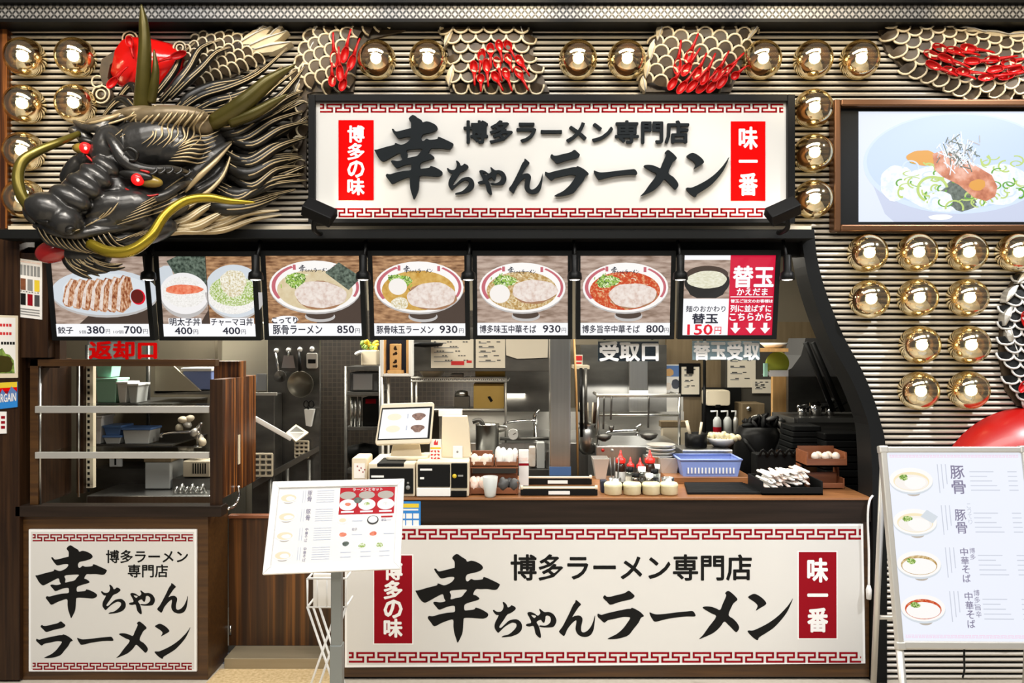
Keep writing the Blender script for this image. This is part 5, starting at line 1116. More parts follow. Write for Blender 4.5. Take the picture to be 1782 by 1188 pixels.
# ---------------------------------------------------------------- things on the counter
def Yc(py, z=None): return F * (H - (ZT if z is None else z)) / (py - 594) - D     # depth of a point on the counter seen at row py
def base(px, Y, z=None): return Vector((W(px, 0, Y).x, Y, ZT if z is None else z))
def top(mb, px0, px1, py0, Y, d, z0=None, mat=None, r=0.0):
    """box standing on z0 whose front is at depth Y, top edge at row py0"""
    a = W(px0, py0, Y); b = W(px1, py0, Y); z = ZT if z0 is None else z0
    return mb.rbox(a.x, b.x, Y, Y + d, z, a.z, r, mat) if r else mb.box(a.x, b.x, Y, Y + d, z, a.z, mat)
# cash machines
t = thing('coin_machine', 'black and cream coin machine behind the menu board top, left of its twin', 'cash machine', base(690, .05))
Y = -.004; zt = W(0, 806, Y).z
mb = MB('cream'); top(mb, 641, 722, 806, Y, .34); mb.build('body', t, bevel=.006)
mb = MB('black_soft'); mb.pbox(643, 719, 815, 859, Y - .008, .01); mb.pbox(656, 703, 806, 812, Y - .003, .2); mb.build('front_panel', t, bevel=.003)
q = Flat(Y - .0085); mb = MB('white'); mb.rect(q, 646, 827, 668, 830.5, .0004, 'white'); mb.build('label_strip', t)
mb = MB('grey'); mb.lathe(W(710, 848, Y - .008), [(.011, 0), (.011, .004), (.0, .005)], 18, (0, -1, 0)); mb.lathe(W(710, 840, Y - .008), [(.006, 0), (.006, .004), (.0, .005)], 14, (0, -1, 0)); mb.build('lock', t)
t = thing('bill_machine', 'black and cream bill machine with a yellow button, under the cream card holder', 'cash machine', base(770, .05))
mb = MB('cream'); top(mb, 724, 816, 803, Y, .34); mb.build('body', t, bevel=.006)
mb = MB('black_soft'); mb.pbox(727, 783, 808, 847, Y - .008, .01, 'black_soft'); mb.pbox(785, 813, 806, 849, Y - .008, .01, 'black'); mb.build('front_panel', t, bevel=.003)
MB('white').pbox(725, 784, 849, 863.5, Y - .012, .013).build('drawer', t, bevel=.003); MB('black').pbox(785, 812, 854, 863.5, Y - .012, .013).build('slot', t)
q = Flat(Y - .009); mb = MB('white'); mb.rect(q, 731, 815, 752, 818.5, .0006, 'white'); mb.rect(q, 731, 830, 738, 833.5, .0006, 'white'); mb.rect(q, 797, 826, 806, 829, .0006, 'grey'); mb.build('label_strip', t)
MB('yellow').lathe(W(791, 828, Y - .008), [(.011, 0), (.011, .004), (0, .005)], 18, (0, -1, 0)).build('button', t)
# pos terminal
zm = W(0, 804, .12).z
t = thing('order_terminal', 'cream till with a tilted touch screen showing bowls of noodles', 'till', Vector((W(706, 0, .16).x, .16, zt)))
mb = MB('cream'); mb.rbox(W(672, 0, .1).x, W(745, 0, .1).x, .09, .24, zt + .0012, zt + .02, .02, axis='z'); mb.add([W(684, 770, .13), W(730, 770, .13), W(736, 802, .11), W(678, 802, .11), W(684, 770, .2), W(730, 770, .2), W(736, 803, .22), W(678, 803, .22)], [(0, 1, 2, 3), (7, 6, 5, 4), (0, 3, 7, 4), (1, 5, 6, 2), (0, 4, 5, 1), (3, 2, 6, 7)]); mb.build('stand', t, bevel=.006)
C = [W(663, 702, .10), W(756, 699, .12), W(750, 771, .06), W(652, 774, .04)]; q = Quad(*C, 94, 73)
mb = MB('cream'); mb.slab(q, [(0, 4), (3, 0), (91, 0), (94, 4), (94, 69), (91, 73), (3, 73), (0, 69)], -.03, 0); mb.build('monitor_case', t, bevel=.006)
mb = MB('black'); mb.rect(q, 3, 8, 91, 65, .001, 'black'); mb.build('bezel', t)
mb = MB('l_pos'); mb.rect(q, 5, 11, 87, 63, .0014, 'l_pos')
for k in range(2):
    mb.disc(q, 69, 24 + k * 21, 12, 5, .002, 'l_pos_bowl', 24); mb.poly(q, [(57, 24 + k * 21), (81, 24 + k * 21), (73, 32 + k * 21), (65, 32 + k * 21)], .0018, 'l_pos_bowl'); mb.disc(q, 27, 25 + k * 21, 12, 6, .0018, 'l_pos_ghost', 24)
    mb.rect(q, 49, 20 + k * 21, 51, 28 + k * 21, .002, 'l_line')
mb.build('touch_screen', t)
# printer left of the till
t = thing('receipt_printer', 'cream receipt printer covered in paper slips, left of the coin machine', 'printer', base(635, .08))
mb = MB('cream'); top(mb, 612, 639, 796, .06, .16, r=.012); mb.build('body', t, bevel=.006)
mb = MB('paper_white'); mb.pbox(616, 635, 806, 832, .056, .003, 'paper_white'); mb.build('paper_slip', t)
mb = MB('sign_maroon'); q = Flat(.0545)
for i in range(5): mb.rect(q, 621 + i * 3.2, 810 + (i * 7) % 11, 623 + i * 3.2, 812 + (i * 7) % 11, 0, 'sign_maroon')
mb.build('print', t)
# cream card holder and small cards on the machine
z2 = W(0, 803, -.004).z
t = thing('card_holder', 'tall cream leaflet holder standing on the bill machine', 'holder', Vector((W(790, 0, .14).x, .14, z2)))
mb = MB('cream'); a, b = W(768, 724, .14), W(819, 724, .14); mb.add([Vector((a.x, .14, z2)), Vector((b.x, .14, z2)), Vector((b.x - .01, .14, a.z - .06)), Vector((b.x - .02, .14, a.z)), Vector((a.x + .004, .14, a.z)), Vector((a.x, .2, z2)), Vector((b.x, .2, z2)), Vector((b.x - .01, .2, a.z - .06)), Vector((b.x - .02, .2, a.z)), Vector((a.x + .004, .2, a.z))], [(0, 1, 2, 3, 4), (9, 8, 7, 6, 5), (0, 5, 6, 1), (1, 6, 7, 2), (2, 7, 8, 3), (3, 8, 9, 4), (4, 9, 5, 0)]); mb.build('body', t, bevel=.004)
MB('white').pbox(788, 805, 776, 798, .128, .014).build('card_pocket', t, bevel=.003); MB('grey').lathe(W(796, 786, .1275), [(.006, 0), (.0, .002)], 14, (0, -1, 0)).build('pocket_mark', t)
t = MB('paper_white').box(W(762, 0, .16).x, W(802, 0, .16).x, .2, .3, W(0, 724, .2).z, W(0, 714, .2).z).build('paper_stack', label='small stack of white papers lying behind the cream leaflet holder top', cat='papers')
mb = MB('steel_dark'); mb.box(W(764, 0, .2).x, W(800, 0, .2).x, .205, .305, z2, W(0, 724, .2).z); mb.build('stand_box', label='grey upright box carrying the paper stack behind the leaflet holder', cat='box')
mb = MB('paper_white'); a = W(748, 764, .09); b = W(768, 803, .09); mb.box(a.x, b.x, .09, .094, z2, a.z); q = Flat(.0895); mb.rect(q, 749, 778, 767, 781, 0, 'yellow')
lt = MB('ink_red'); [lt.blob(q, 751.5 + 5.8 * (k % 3), 785 + 6 * (k // 3), 1.9, 1.6, .0006, 'ink_red', .5, seed=k) for k in range(9)]; lt.poly(q, [(755, 770), (758, 764), (759, 770), (762, 766), (762, 774), (755, 774)], .0006, 'ink_red')
p = mb.build('payment_card', label='small white card with red print between till and leaflet holder', cat='card'); lt.build('lettering', p)
# wooden basket tiers with wrapped goods
def bag_cluster(px0, px1, py0, py1, Y, n, m_, label, cat, group, name='wrapped_towel', r_=(7, 10)):
    for i in range(n):
        x = px0 + (px1 - px0) * (i + .5) / n; k = PX(Y); rx = rr.uniform(*r_) * k; h_ = (py1 - py0) * k * rr.uniform(.8, 1.0)
        c = W(x, py1, Y + .03 * (i % 2)); mb = MB(m_); mb.tube(catmull([c + Vector((rr.uniform(-.004, .004), 0, h_ * f)) for f in (0, .3, .6, .85, 1)], 2), [rx * .7, rx, rx * .95, rx * .7, rx * .2], 8)
        o = mb.build(name, label='%s %s' % (['leftmost', 'second from left', 'third from left', 'fourth from left', 'fifth from left', 'sixth from left'][i], label), cat=cat, group=group)
def open_box(mb, x0, x1, y0, y1, z0, z1, th, m_, slope=0):
    mb.box(x0, x1, y0, y1, z0, z0 + th, m_); mb.box(x0, x0 + th, y0, y1, z0, z1, m_); mb.box(x1 - th, x1, y0, y1, z0, z1, m_); mb.box(x0 + th, x1 - th, y1 - th, y1, z0, z1 + slope, m_); mb.box(x0 + th, x1 - th, y0, y0 + th, z0, z1 - (z1 - z0) * .45, m_)
def tier_box(px0, px1, py_t, py_b, Y, d, name, label, z0=None):
    a, b = W(px0, py_t, Y), W(px1, py_t, Y); zb = W(0, py_b, Y).z if z0 is None else z0
    mb = MB('wood_red'); open_box(mb, a.x, b.x, Y, Y + d, zb, a.z, .008, 'wood_red', .02); return mb.build(name, label=label, cat='wooden box', group='brown wooden tier boxes on the counter', bevel=.002), zb
tier_box(816, 902, 838, 0, .04, .14, 'tier_box', 'brown wooden lower tier box beside the bill machine', ZT)
zz = W(0, 812, .10).z
MB('wood_red').box(W(816, 0, .1).x, W(902, 0, .1).x, .1, .26, zz - .008, zz).build('tier_shelf', label='thin brown shelf over the lower tier box by the bill machine', cat='shelf')
for i, px in enumerate((818, 860)):
    MB('wood_red').box(W(818 + i * 80, 0, .185).x, W(821 + i * 80, 0, .185).x, .19, .26, ZT, zz - .008).build('tier_post', label='short brown post at the %s end of the tier shelf' % ['left', 'right'][i], cat='post')
tier_box(817, 859, 796, 0, .10, .13, 'tier_box', 'brown wooden upper tier box holding pinkish wrapped pieces', zz); tier_box(861, 902, 796, 0, .10, .13, 'tier_box', 'brown wooden upper tier box holding tall white wrapped pieces', zz)
bag_cluster(820, 857, 789, 812, .125, 4, 'garlic', 'pinkish wrapped piece in the upper tier box', 'packet', 'pinkish packets')
bag_cluster(863, 900, 774, 812, .125, 4, 'paper_white', 'white wrapped piece in the upper tier box', 'packet', 'white packets')
bag_cluster(820, 856, 828, 852, .06, 4, 'wrap_pink', 'pale packet in the lower tier box', 'packet', 'pale packets'); bag_cluster(872, 900, 828, 852, .06, 3, 'dark_grey', 'dark grey packet in the lower tier box', 'packet', 'dark packets')
t = thing('plastic_cup', 'clear plastic cup with brown contents in front of the tier box', 'cup', base(853, .0)); c = base(853, -.003); h_ = 35 * PX(-.003)
MB('frost').lathe(c, [(.0, 0), (.027, 0), (.029, .01), (.040, h_), (.038, h_), (.027, .006)], 24).build('cup', t); MB('garlic').lathe(c, [(0, .004), (.027, .004), (.030, .03), (.0, .036)], 18).build('contents', t)
t = thing('spice_box', 'small white box with pinkish stripes right of the tall wrapped pieces', 'box', base(911, .22)); mb = MB('paper_white'); top(mb, 903, 920, 784, .2, .05); mb.pbox(903, 920, 796, 802, .199, .002, 'wrap_pink'); mb.pbox(903, 920, 806, 810, .199, .002, 'sign_maroon'); mb.build('carton', t)
# black tray holders with cream bars
for i, (y_, lab) in enumerate(((862, 'front'), (843, 'rear'))):
    Y = Yc(y_); x0, x1 = W(906 + i * 5, 0, Y).x, W(1040 - i * 10, 0, Y).x; z0 = ZT
    t = thing('tray_holder', '%s black slotted tray holder with a white label between tier boxes and condiments' % lab, 'tray', Vector(((x0 + x1) / 2, Y, z0)), 'black tray holders')
    mb = MB('black_soft'); mb.box(x0, x1, Y, Y + .09, z0, z0 + .035); mb.build('body', t, bevel=.003); mb = MB('cream'); mb.box(x0 + .01, x1 - .01, Y - .004, Y + .018, z0 + .036, z0 + .043); mb.cyl((x0, Y + .008, z0 + .04), (x0 + .012, Y + .008, z0 + .04), .012); mb.cyl((x1 - .012, Y + .008, z0 + .04), (x1, Y + .008, z0 + .04), .012); mb.build('bar', t); MB('white').box((x0 + x1) / 2 - .055, (x0 + x1) / 2 + .055, Y - .003, Y - .0005, z0 + .006, z0 + .024).build('label_plate', t)
# condiments
def bottle(px, py_top, Y, w_, label, body='sauce_dark', cap=True, z0=None):
    c = base(px, Y, z0); k = PX(Y); h_ = W(0, py_top, Y).z - c.z; r_ = w_ / 2 * k
    t = thing('sauce_bottle', label, 'bottle', c, 'red capped sauce bottles')
    MB(body).lathe(c, [(0, 0), (r_ * .95, 0), (r_, .01), (r_, h_ * .52), (r_ * .8, h_ * .64), (r_ * .62, h_ * .68), (0, h_ * .68)], 22).build('body', t)
    MB('red_plastic').lathe(c, [(r_ * .85, h_ * .67), (r_ * .95, h_ * .69), (r_ * .95, h_ * .78), (r_ * .5, h_ * .82), (r_ * .28, h_ * .9), (r_ * .12, h_), (0, h_)], 20).build('nozzle_cap', t)
    MB('white').lathe(c, [(r_ * 1.01, h_ * .2), (r_ * 1.01, h_ * .46)], 22).build('label_band', t); return t
bottle(1080, 783, .2, 18, 'red capped dark sauce bottle on the left of the caddy'); bottle(1131, 783, .2, 19, 'red capped dark sauce bottle on the right of the caddy'); bottle(1097, 795, .17, 14, 'short red capped bottle, left of the two in the middle', 'bottle_clear'); bottle(1114, 796, .17, 14, 'short red capped bottle, right of the two in the middle', 'bottle_clear')
for i, (px, py, Y, m_) in enumerate(((1096, 812, .13, 'garlic'), (1117, 812, .13, 'sauce_dark'), (1139, 816, .14, 'black_soft'), (1142, 808, .24, 'paper_white'), (1106, 823, .1, 'wood_red'), (1130, 824, .1, 'wood_light'))):
    c = base(px, Y); h_ = W(0, py, Y).z - ZT; t = thing('spice_jar', ['pale spice jar under the left short bottle', 'dark spice jar under the right short bottle', 'black lidded spice jar at the right of the caddy', 'white spice jar behind the black lidded jar', 'reddish low jar behind the second cream pot', 'yellowish low jar behind the third cream pot'][i], 'jar', c, 'spice jars on the counter')
    MB('bottle_clear').lathe(c, [(0, 0), (.022, 0), (.024, .006), (.024, h_ * .75), (.018, h_ * .82), (0, h_ * .82)], 18).build('glass', t); MB(m_).lathe(c, [(.0, .003), (.0225, .003), (.0225, h_ * .6), (0, h_ * .62)], 16).build('spice', t); MB('white' if i % 2 else 'black').lathe(c, [(.02, h_ * .81), (.021, h_), (0, h_)], 18).build('lid', t)
for i, px in enumerate((1067, 1100, 1133, 1164)):
    Y = Yc(864) + .02; c = base(px, Y + .045); k = PX(Y); r_ = 15.5 * k; h_ = 21 * k
    t = thing('condiment_pot', '%s of four round cream pots lined along the counter front' % ['leftmost', 'second from left', 'third from left', 'rightmost'][i], 'pot', c, 'round cream pots')
    MB('stone_cup').lathe(c, [(0, 0), (r_ * .9, 0), (r_, .006), (r_ * 1.0, h_ * .62), (r_ * 1.03, h_ * .66), (r_ * 1.03, h_ * .72)], 28).build('body', t); MB('stone_cup').lathe(c, [(r_ * 1.04, h_ * .73), (r_ * 1.04, h_ * .86), (r_ * .9, h_), (0, h_ * 1.04)], 28).build('lid', t)
for px, py, lab in ((1070, 796, 'steel tong and spoon holder on the left of the red capped bottles'), (1162, 821, 'low steel cup right of the red capped bottles')):
    Y = .16; c = base(px, Y); h_ = 38 * PX(Y); t = thing('utensil_cup', lab, 'cup', c, 'steel utensil cups'); MB('steel').lathe(c, [(0, 0), (.03, 0), (.033, h_ * .6), (.031, h_ * .6), (.028, .004), (0, .004)], 22).build('cup', t)
    if py < 800:
        mb = MB('steel_dark')
        for dx in (-.012, .0, .012): mb.tube([c + Vector((dx, 0, .01)), c + Vector((dx * 2, .012, W(0, py, Y).z - ZT))], .004, 6)
        mb.build('tongs', t)
mb = MB('wrap_pink'); c = base(1056, .12); mb.blob = None
o = MB('navy').rbox(W(1046, 0, .1).x, W(1058, 0, .1).x, .1, .16, ZT, ZT + .06, .006).build('small_packet_box', label='small dark patterned box at the left end of the cream pots', cat='box')
# right half of the counter
Y = Yc(860); mb = MB('black_matte'); x0, x1 = W(1196, 0, Y).x, W(1342, 0, Y).x; xb0, xb1 = W(1190, 0, .34).x, W(1290, 0, .34).x
mb.add([(x0, Y, ZT), (x1, Y, ZT), (xb1, .33, ZT), (xb0, .33, ZT), (x0, Y, ZT + .012), (x1, Y, ZT + .012), (xb1, .33, ZT + .012), (xb0, .33, ZT + .012)], [(0, 1, 5, 4), (1, 2, 6, 5), (2, 3, 7, 6), (3, 0, 4, 7), (4, 5, 6, 7), (3, 2, 1, 0)])
for k in range(12):
    f = (k + .5) / 12; a_ = Vector((x0, Y, ZT + .0125)).lerp(Vector((xb0, .33, ZT + .0125)), f); b_ = Vector((x1, Y, ZT + .0125)).lerp(Vector((xb1, .33, ZT + .0125)), f); mb.tube([a_, b_], .004, 6, 'black_soft')
mb.build('serving_mat', label='black slatted serving mat on the counter in front of the blue basket', cat='mat', bevel=.004)
ZL = ZT + .035; Y = .38
t = thing('blue_basket', 'blue plastic basket on the raised wooden ledge', 'basket', base(1236, Y, ZL)); a, b = W(1184, 800, Y), W(1291, 800, Y); mb = MB('blue_basket'); z1 = a.z; i_ = .02
v = [(a.x + i_, Y + .01, ZL), (b.x - i_, Y + .01, ZL), (b.x - i_, Y + .19, ZL), (a.x + i_, Y + .19, ZL), (a.x, Y, z1), (b.x, Y, z1), (b.x, Y + .21, z1), (a.x, Y + .21, z1)]
mb.add(v, [(0, 1, 5, 4), (1, 2, 6, 5), (2, 3, 7, 6), (3, 0, 4, 7), (3, 2, 1, 0)]); mb.build('body', t).modifiers.new('solid', 'SOLIDIFY').thickness = .004
mb = MB('blue_basket'); 
for p0, p1 in ((4, 5), (5, 6), (6, 7), (7, 4)): mb.tube([v[p0], v[p1]], .0065, 8)
mb.build('rim', t); mb = MB('white')
for k in range(14): 
    x = a.x + .045 + k * (b.x - a.x - .09) / 13; mb.box(x - .004, x + .004, Y + .0015, Y + .004, ZL + .018, ZL + .05)
mb.build('slots', t)
Y = .62; t = thing('steel_bin', 'steel food container behind the blue basket, carrying the black pot', 'container', base(1230, Y, .6)); z1 = W(0, 783, Y).z
mb = MB('steel_brushed'); mb.box(W(1188, 0, Y).x, W(1277, 0, Y).x, Y + .01, .87, .6, z1); mb.build('body', t, bevel=.006)
c = Vector((W(1211, 0, .75).x, .75, z1)); t = thing('black_pot', 'small black pot standing on the steel food container', 'pot', c); r_ = 19 * PX(.75)
MB('black').lathe(c, [(0, 0), (r_ * .95, 0), (r_, .01), (r_, .085), (r_ * .94, .085), (r_ * .92, .02), (0, .02)], 28).build('body', t); mb = MB('cream'); mb.tube([c + Vector((-.03, 0, .05)), c + Vector((-.055, .01, .16))], .01, 8); mb.tube([c + Vector((.02, 0, .05)), c + Vector((.04, .02, .15))], .008, 8); mb.build('ladle_handles', t)
c = Vector((W(1256, 0, .78).x, .78, z1)); t = thing('noodle_bowl', 'white bowl heaped with yellow noodles beside the black pot', 'bowl', c); r_ = 27 * PX(.78)
MB('white').lathe(c, [(0, 0), (r_ * .5, 0), (r_ * .85, .03), (r_, .055), (r_ * .95, .055), (r_ * .5, .02), (0, .02)], 28).build('bowl', t)
mb = MB('noodle')
for i in range(22):
    x, y = rr.gauss(0, r_ * .4), rr.gauss(0, r_ * .35); mb.ell(c + Vector((x, y, .06 + .02 * rr.random() - abs(x) * .2)), .022, .02, .016, rr.uniform(0, 90), 10, 7)
mb.build('noodles', t)
# chopstick tray
Y = Yc(861); t = thing('chopstick_tray', 'black tray packed with white paper wrapped chopsticks at the right of the counter', 'tray', base(1378, Y)); x0, x1 = W(1326, 0, Y).x, W(1432, 0, Y).x
mb = MB('black_soft'); open_box(mb, x0, x1, Y, Y + .24, ZT, ZT + .07, .008, 'black_soft'); mb.build('body', t)
for i in range(44):
    a_ = rr.uniform(-.35, .35); cx, cy, cz = x0 + .045 + (x1 - x0 - .09) * ((i * 7) % 44) / 44, Y + .115 + .03 * rr.random(), ZT + .03 + .085 * ((i * 17) % 44) / 44; d = Vector((rr.uniform(-.25, .25), 1, rr.uniform(-.1, .12))).normalized() * .085
    o = MB('paper_white' if i % 3 else 'wrap_pink').tube([Vector((cx, cy, cz)) - d, Vector((cx, cy, cz)) + d], .0095, 6, flat=(Vector((0, 0, 1)), .6)).build('chopstick_sleeve', label='paper chopstick sleeve in the heap of the black tray right of the serving mat', cat='chopsticks', group='paper wrapped chopsticks in the tray')
Y = .2; zA = W(0, 836, Y).z
tier_box(1408, 1470, 832, 0, Y, .09, 'tier_box', 'brown wooden lower box right of the chopstick tray', ZT); zU = W(0, 812, Y).z
mb = MB('wood_red'); open_box(mb, W(1404, 0, Y).x, W(1474, 0, Y).x, Y, Y + .16, zU, W(0, 787, Y).z, .008, 'wood_red', .015); mb.box(W(1404, 0, Y).x, W(1407, 0, Y).x, Y + .1, Y + .16, ZT, zU); mb.box(W(1471, 0, Y).x, W(1474, 0, Y).x, Y + .1, Y + .16, ZT, zU)
mb.build('tier_box', label='brown wooden upper box with garlic right of the chopstick tray', cat='wooden box', group='brown wooden tier boxes on the counter')
for i in range(5):
    o = MB('garlic').ell(Vector((W(1424 + i * 9, 0, Y).x, Y + .04 + .03 * (i % 2), zU + .05)), .022, .022, .024, 0, 12, 8).build('garlic_bulb', label='%s pale bulb in the brown box right of the chopsticks' % ['first', 'second', 'third', 'fourth', 'fifth'][i], cat='garlic', group='pale bulbs in the brown box')
# ---------------------------------------------------------------- kitchen behind the counter
KF = .06
def kb(mb, px0, px1, py0, py1, Y, d, m_=None): return mb.pbox(px0, px1, py0, py1, Y, d, m_)
def one(name, m_, px0, px1, py0, py1, Y, d, label, cat, group=None, bevel=.004, r=0):
    mb = MB(m_); mb.prb(px0, px1, py0, py1, Y, d, r) if r else mb.pbox(px0, px1, py0, py1, Y, d); return mb.build(name, label=label, cat=cat, group=group, bevel=bevel)
# steel back splash, hood and worktops
one('back_splash', 'steel_pale', 795, 1190, 716, 830, 2.3, .38, 'pale steel back splash along the cooking line behind the counter', 'panel', bevel=0)
mb = MB('steel_dark'); mb.pbox(880, 958, 640, 716, 1.9, .5, 'steel_dark'); mb.pbox(1010, 1160, 600, 716, 2.1, .55, 'steel_dark'); mb.build('extractor_hood', label='dark steel extractor hood front above the cooking line', cat='hood')
mb = MB('steel_brushed'); mb.pbox(1095, 1128, 600, 716, 2.02, .078); mb.build('hood_duct', label='narrow brushed steel duct on the hood right of the steel column', cat='duct', bevel=.004)
t = thing('cooking_line', 'long steel cooking counter running along the kitchen back', 'counter', Vector((W(980, 0, 1.5).x, 1.5, KF)))
mb = MB('steel_brushed'); z1 = W(0, 770, 1.5).z; mb.box(W(790, 0, 1.5).x, W(1195, 0, 1.5).x, 1.5, 2.3, KF, z1); mb.build('body', t, bevel=.006)
mb = MB('steel'); mb.tube([W(870, 763, 1.46), W(957, 763, 1.46)], .012, 10, 'steel_dark'); mb.tube([W(1040, 762, 1.46), W(1190, 762, 1.46)], .012, 10, 'black'); mb.build('front_rail', t)
# steel column
t = thing('steel_column', 'tall brushed steel column behind the counter, right of centre', 'column', Vector((W(975, 0, .8).x, .8, KF))); mb = MB('steel_brushed'); a, b = W(957, 590, .78), W(993, 590, .78); mb.box(a.x, b.x, .78, .92, KF, 2.6); mb.build('casing', t, bevel=.006)
MB('blue_plastic').box(a.x - .002, b.x + .002, .776, .8, W(0, 835, .78).z, W(0, 812, .78).z).build('blue_foot_film', t)
mb = MB('wood_light'); mb.tube([W(999, 590, .85), W(1003, 680, .85), W(1006, 840, .85)], .007, 8); mb.build('bamboo_rod', label='thin speckled rod standing right beside the steel column', cat='rod')
for i, px in enumerate((1011, 1019)):
    MB('black' if i == 0 else 'steel_dark').tube([W(px, 640, .95), W(px + 1, 760, .95)], .010, 8).build('paddle_handle', label='%s long handle standing between steel column and ladle frame' % ['black', 'dark steel'][i], cat='handle')
t = thing('strainer_bundle', 'bundle of noodle strainers hanging right of the steel column', 'strainer', W(1025, 800, 1.0)); mb = MB('steel')
c = W(1022, 790, 1.0); mb.lathe(c, [(.03, 0), (.06, .03), (.066, .16), (.05, .18), (.06, .2)], 20); mb.build('basket', t); mb = MB('cream')
for dx in (-.03, 0, .03): mb.tube([c + Vector((dx, 0, .15)), c + Vector((dx * 1.4, .02, .33))], .009, 7)
mb.build('handles', t); mb = MB('wood_dark'); mb.tube([W(1036, 700, .98), W(1034, 745, .98)], .011, 7); mb.build('black_handle', t)
# ladle frame
t = thing('ladle_rack', 'steel pipe frame with hanging ladles over the noodle boiler', 'rack', Vector((W(1110, 0, .9).x, .9, W(0, 812, .9).z))); mb = MB('steel')
for Y in (.9, 1.15): mb.tube([W(1038, 688, Y), W(1184, 688, Y)], .012, 10, 'steel_pale'); mb.tube([W(1040, 722, Y), W(1184, 722, Y)], .008, 8)
for px in (1041, 1182):
    for Y in (.9, 1.15): mb.tube([W(px, 688, Y), Vector((W(px, 0, Y).x, Y, W(0, 775, .88).z))], .009, 8)
    mb.tube([W(px, 688, .9), W(px, 688, .9) + Vector((0, .25, 0))], .01, 8)
mb.build('pipes', t)
for i, (px, y1) in enumerate(((1051, 758), (1064, 742), (1129, 756))):
    mb = MB('steel_dark'); mb.tube(catmull([W(px, 690, .89), W(px, 700, .875), W(px - 1, y1 - 12, .875)], 3), .006, 7); k = PX(.88); r_ = (14, 5, 16)[i] * k; mb.lathe(W(px, y1 + 4, .87), [(r_ * .3, -.02), (r_ * .8, -.005), (r_, .02), (r_ * .95, .02), (r_ * .6, .0)], 20)
    mb.build('ladle', label=['left black ladle hanging on the pipe frame', 'narrow strainer spoon hanging on the pipe frame', 'right wide ladle hanging on the pipe frame'][i], cat='ladle', group='ladles hanging on the pipe frame')
t = thing('noodle_boiler', 'square steel noodle boiler under the ladle frame', 'boiler', Vector((W(1110, 0, .88).x, .88, KF))); mb = MB('steel_brushed'); z1 = W(0, 775, .88).z; mb.box(W(1037, 0, .88).x, W(1186, 0, .88).x, .88, 1.4, KF, z1); mb.build('body', t, bevel=.01)
mb = MB('red_plastic'); mb.lathe(W(1049, 783, .878), [(.01, 0), (.01, .012), (0, .014)], 14, (0, -1, 0)); mb.build('red_knob', t); mb = MB('white'); mb.lathe(W(1065, 783, .878), [(.009, 0), (.009, .01), (0, .012)], 14, (0, -1, 0)); mb.build('white_knob', t)
for i, (p0, p1, y0) in enumerate(((1032, 1060, 798), (1148, 1182, 797))):
    Y = .5; a, b = W(p0, y0, Y), W(p1, y0, Y); mb = MB('steel_pale'); zb = ZT; x0, x1 = a.x, b.x
    v = [(x0 + .02, Y, zb), (x1 - .02, Y, zb), (x1 - .02, Y + .1, zb), (x0 + .02, Y + .1, zb), (x0, Y - .01, a.z), (x1, Y - .01, a.z), (x1, Y + .12, a.z), (x0, Y + .12, a.z)]
    mb.add(v, [(0, 1, 5, 4), (1, 2, 6, 5), (2, 3, 7, 6), (3, 0, 4, 7), (3, 2, 1, 0)]); o = mb.build('steel_pan', label=['deep pale steel pan left behind the condiment bottles', 'deep pale steel pan right behind the condiment bottles'][i], cat='pan', group='deep steel pans'); o.modifiers.new('solid', 'SOLIDIFY').thickness = .003
for i in range(4):
    Y = .62; c = W(1150, 797 - i * 6.2, Y); MB('white' if i % 2 == 0 else 'steel_pale').lathe(c, [(0, 0), (.05, 0), (.075, .012), (.086, .02), (.083, .021), (.05, .006), (0, .005)], 26).build('stacked_bowl', label='%s white bowl of the stack right behind the condiments' % ['lowest', 'second lowest', 'third lowest', 'topmost'][i], cat='bowl', group='stacked white bowls')
MB('steel').box(W(1128, 0, .58).x, W(1178, 0, .58).x, .6, .78, ZT - .01, W(0, 797, .62).z).build('bowl_stand', label='low steel stand carrying the stack of white bowls', cat='stand')
# taps
def tap(px, py0, py1, Y, sx, label, m_='chrome'):
    t = thing('tap', label, 'tap', W(px, py1, Y), 'kitchen taps'); k = PX(Y); c = W(px, py1, Y); h_ = (py1 - py0) * k
    MB(m_).lathe(c, [(0, 0), (.028, 0), (.028, .012), (.014, .018), (.013, h_ * .55), (0, h_ * .55)], 16).build('post', t)
    MB(m_).tube(catmull([c + Vector((0, 0, h_ * .5)), c + Vector((0, -.01, h_ * .62)), c + Vector((.06 * sx, -.02, h_ * .64)), c + Vector((.2 * sx, -.03, h_ * .58)), c + Vector((.22 * sx, -.03, h_ * .42))], 4), .011, 10).build('spout', t)
    MB(m_).tube([c + Vector((0, 0, h_ * .55)), c + Vector((0, 0, h_ * .8)), c + Vector((.03 * -sx, -.02, h_))], [.02, .016, .008], 10).build('lever', t)
tap(931, 712, 766, 1.6, -1, 'chrome wall tap left of the steel column with a long spout'); tap(1108, 738, 768, 1.55, -1, 'chrome tap over the noodle boiler'); tap(1445, 690, 722, 1.1, -1, 'chrome tap under the dark hood at the right'); tap(345, 735, 778, .9, -1, 'chrome tap seen inside the return cabinet')
t = thing('dial_timer', 'round white dial thermometer on the rail left of the steel column', 'thermometer', W(893, 760, 1.4)); c = W(893, 755, 1.42); MB('steel').lathe(c, [(.04, 0), (.04, .02), (.036, .022)], 24, (0, -1, 0)).build('case', t); MB('white').lathe(c, [(.036, .021), (0, .021)], 24, (0, -1, 0)).build('dial', t); MB('ink').tube([c + Vector((0, -.023, 0)), c + Vector((.02, -.023, .012))], .002, 5).build('needle', t)
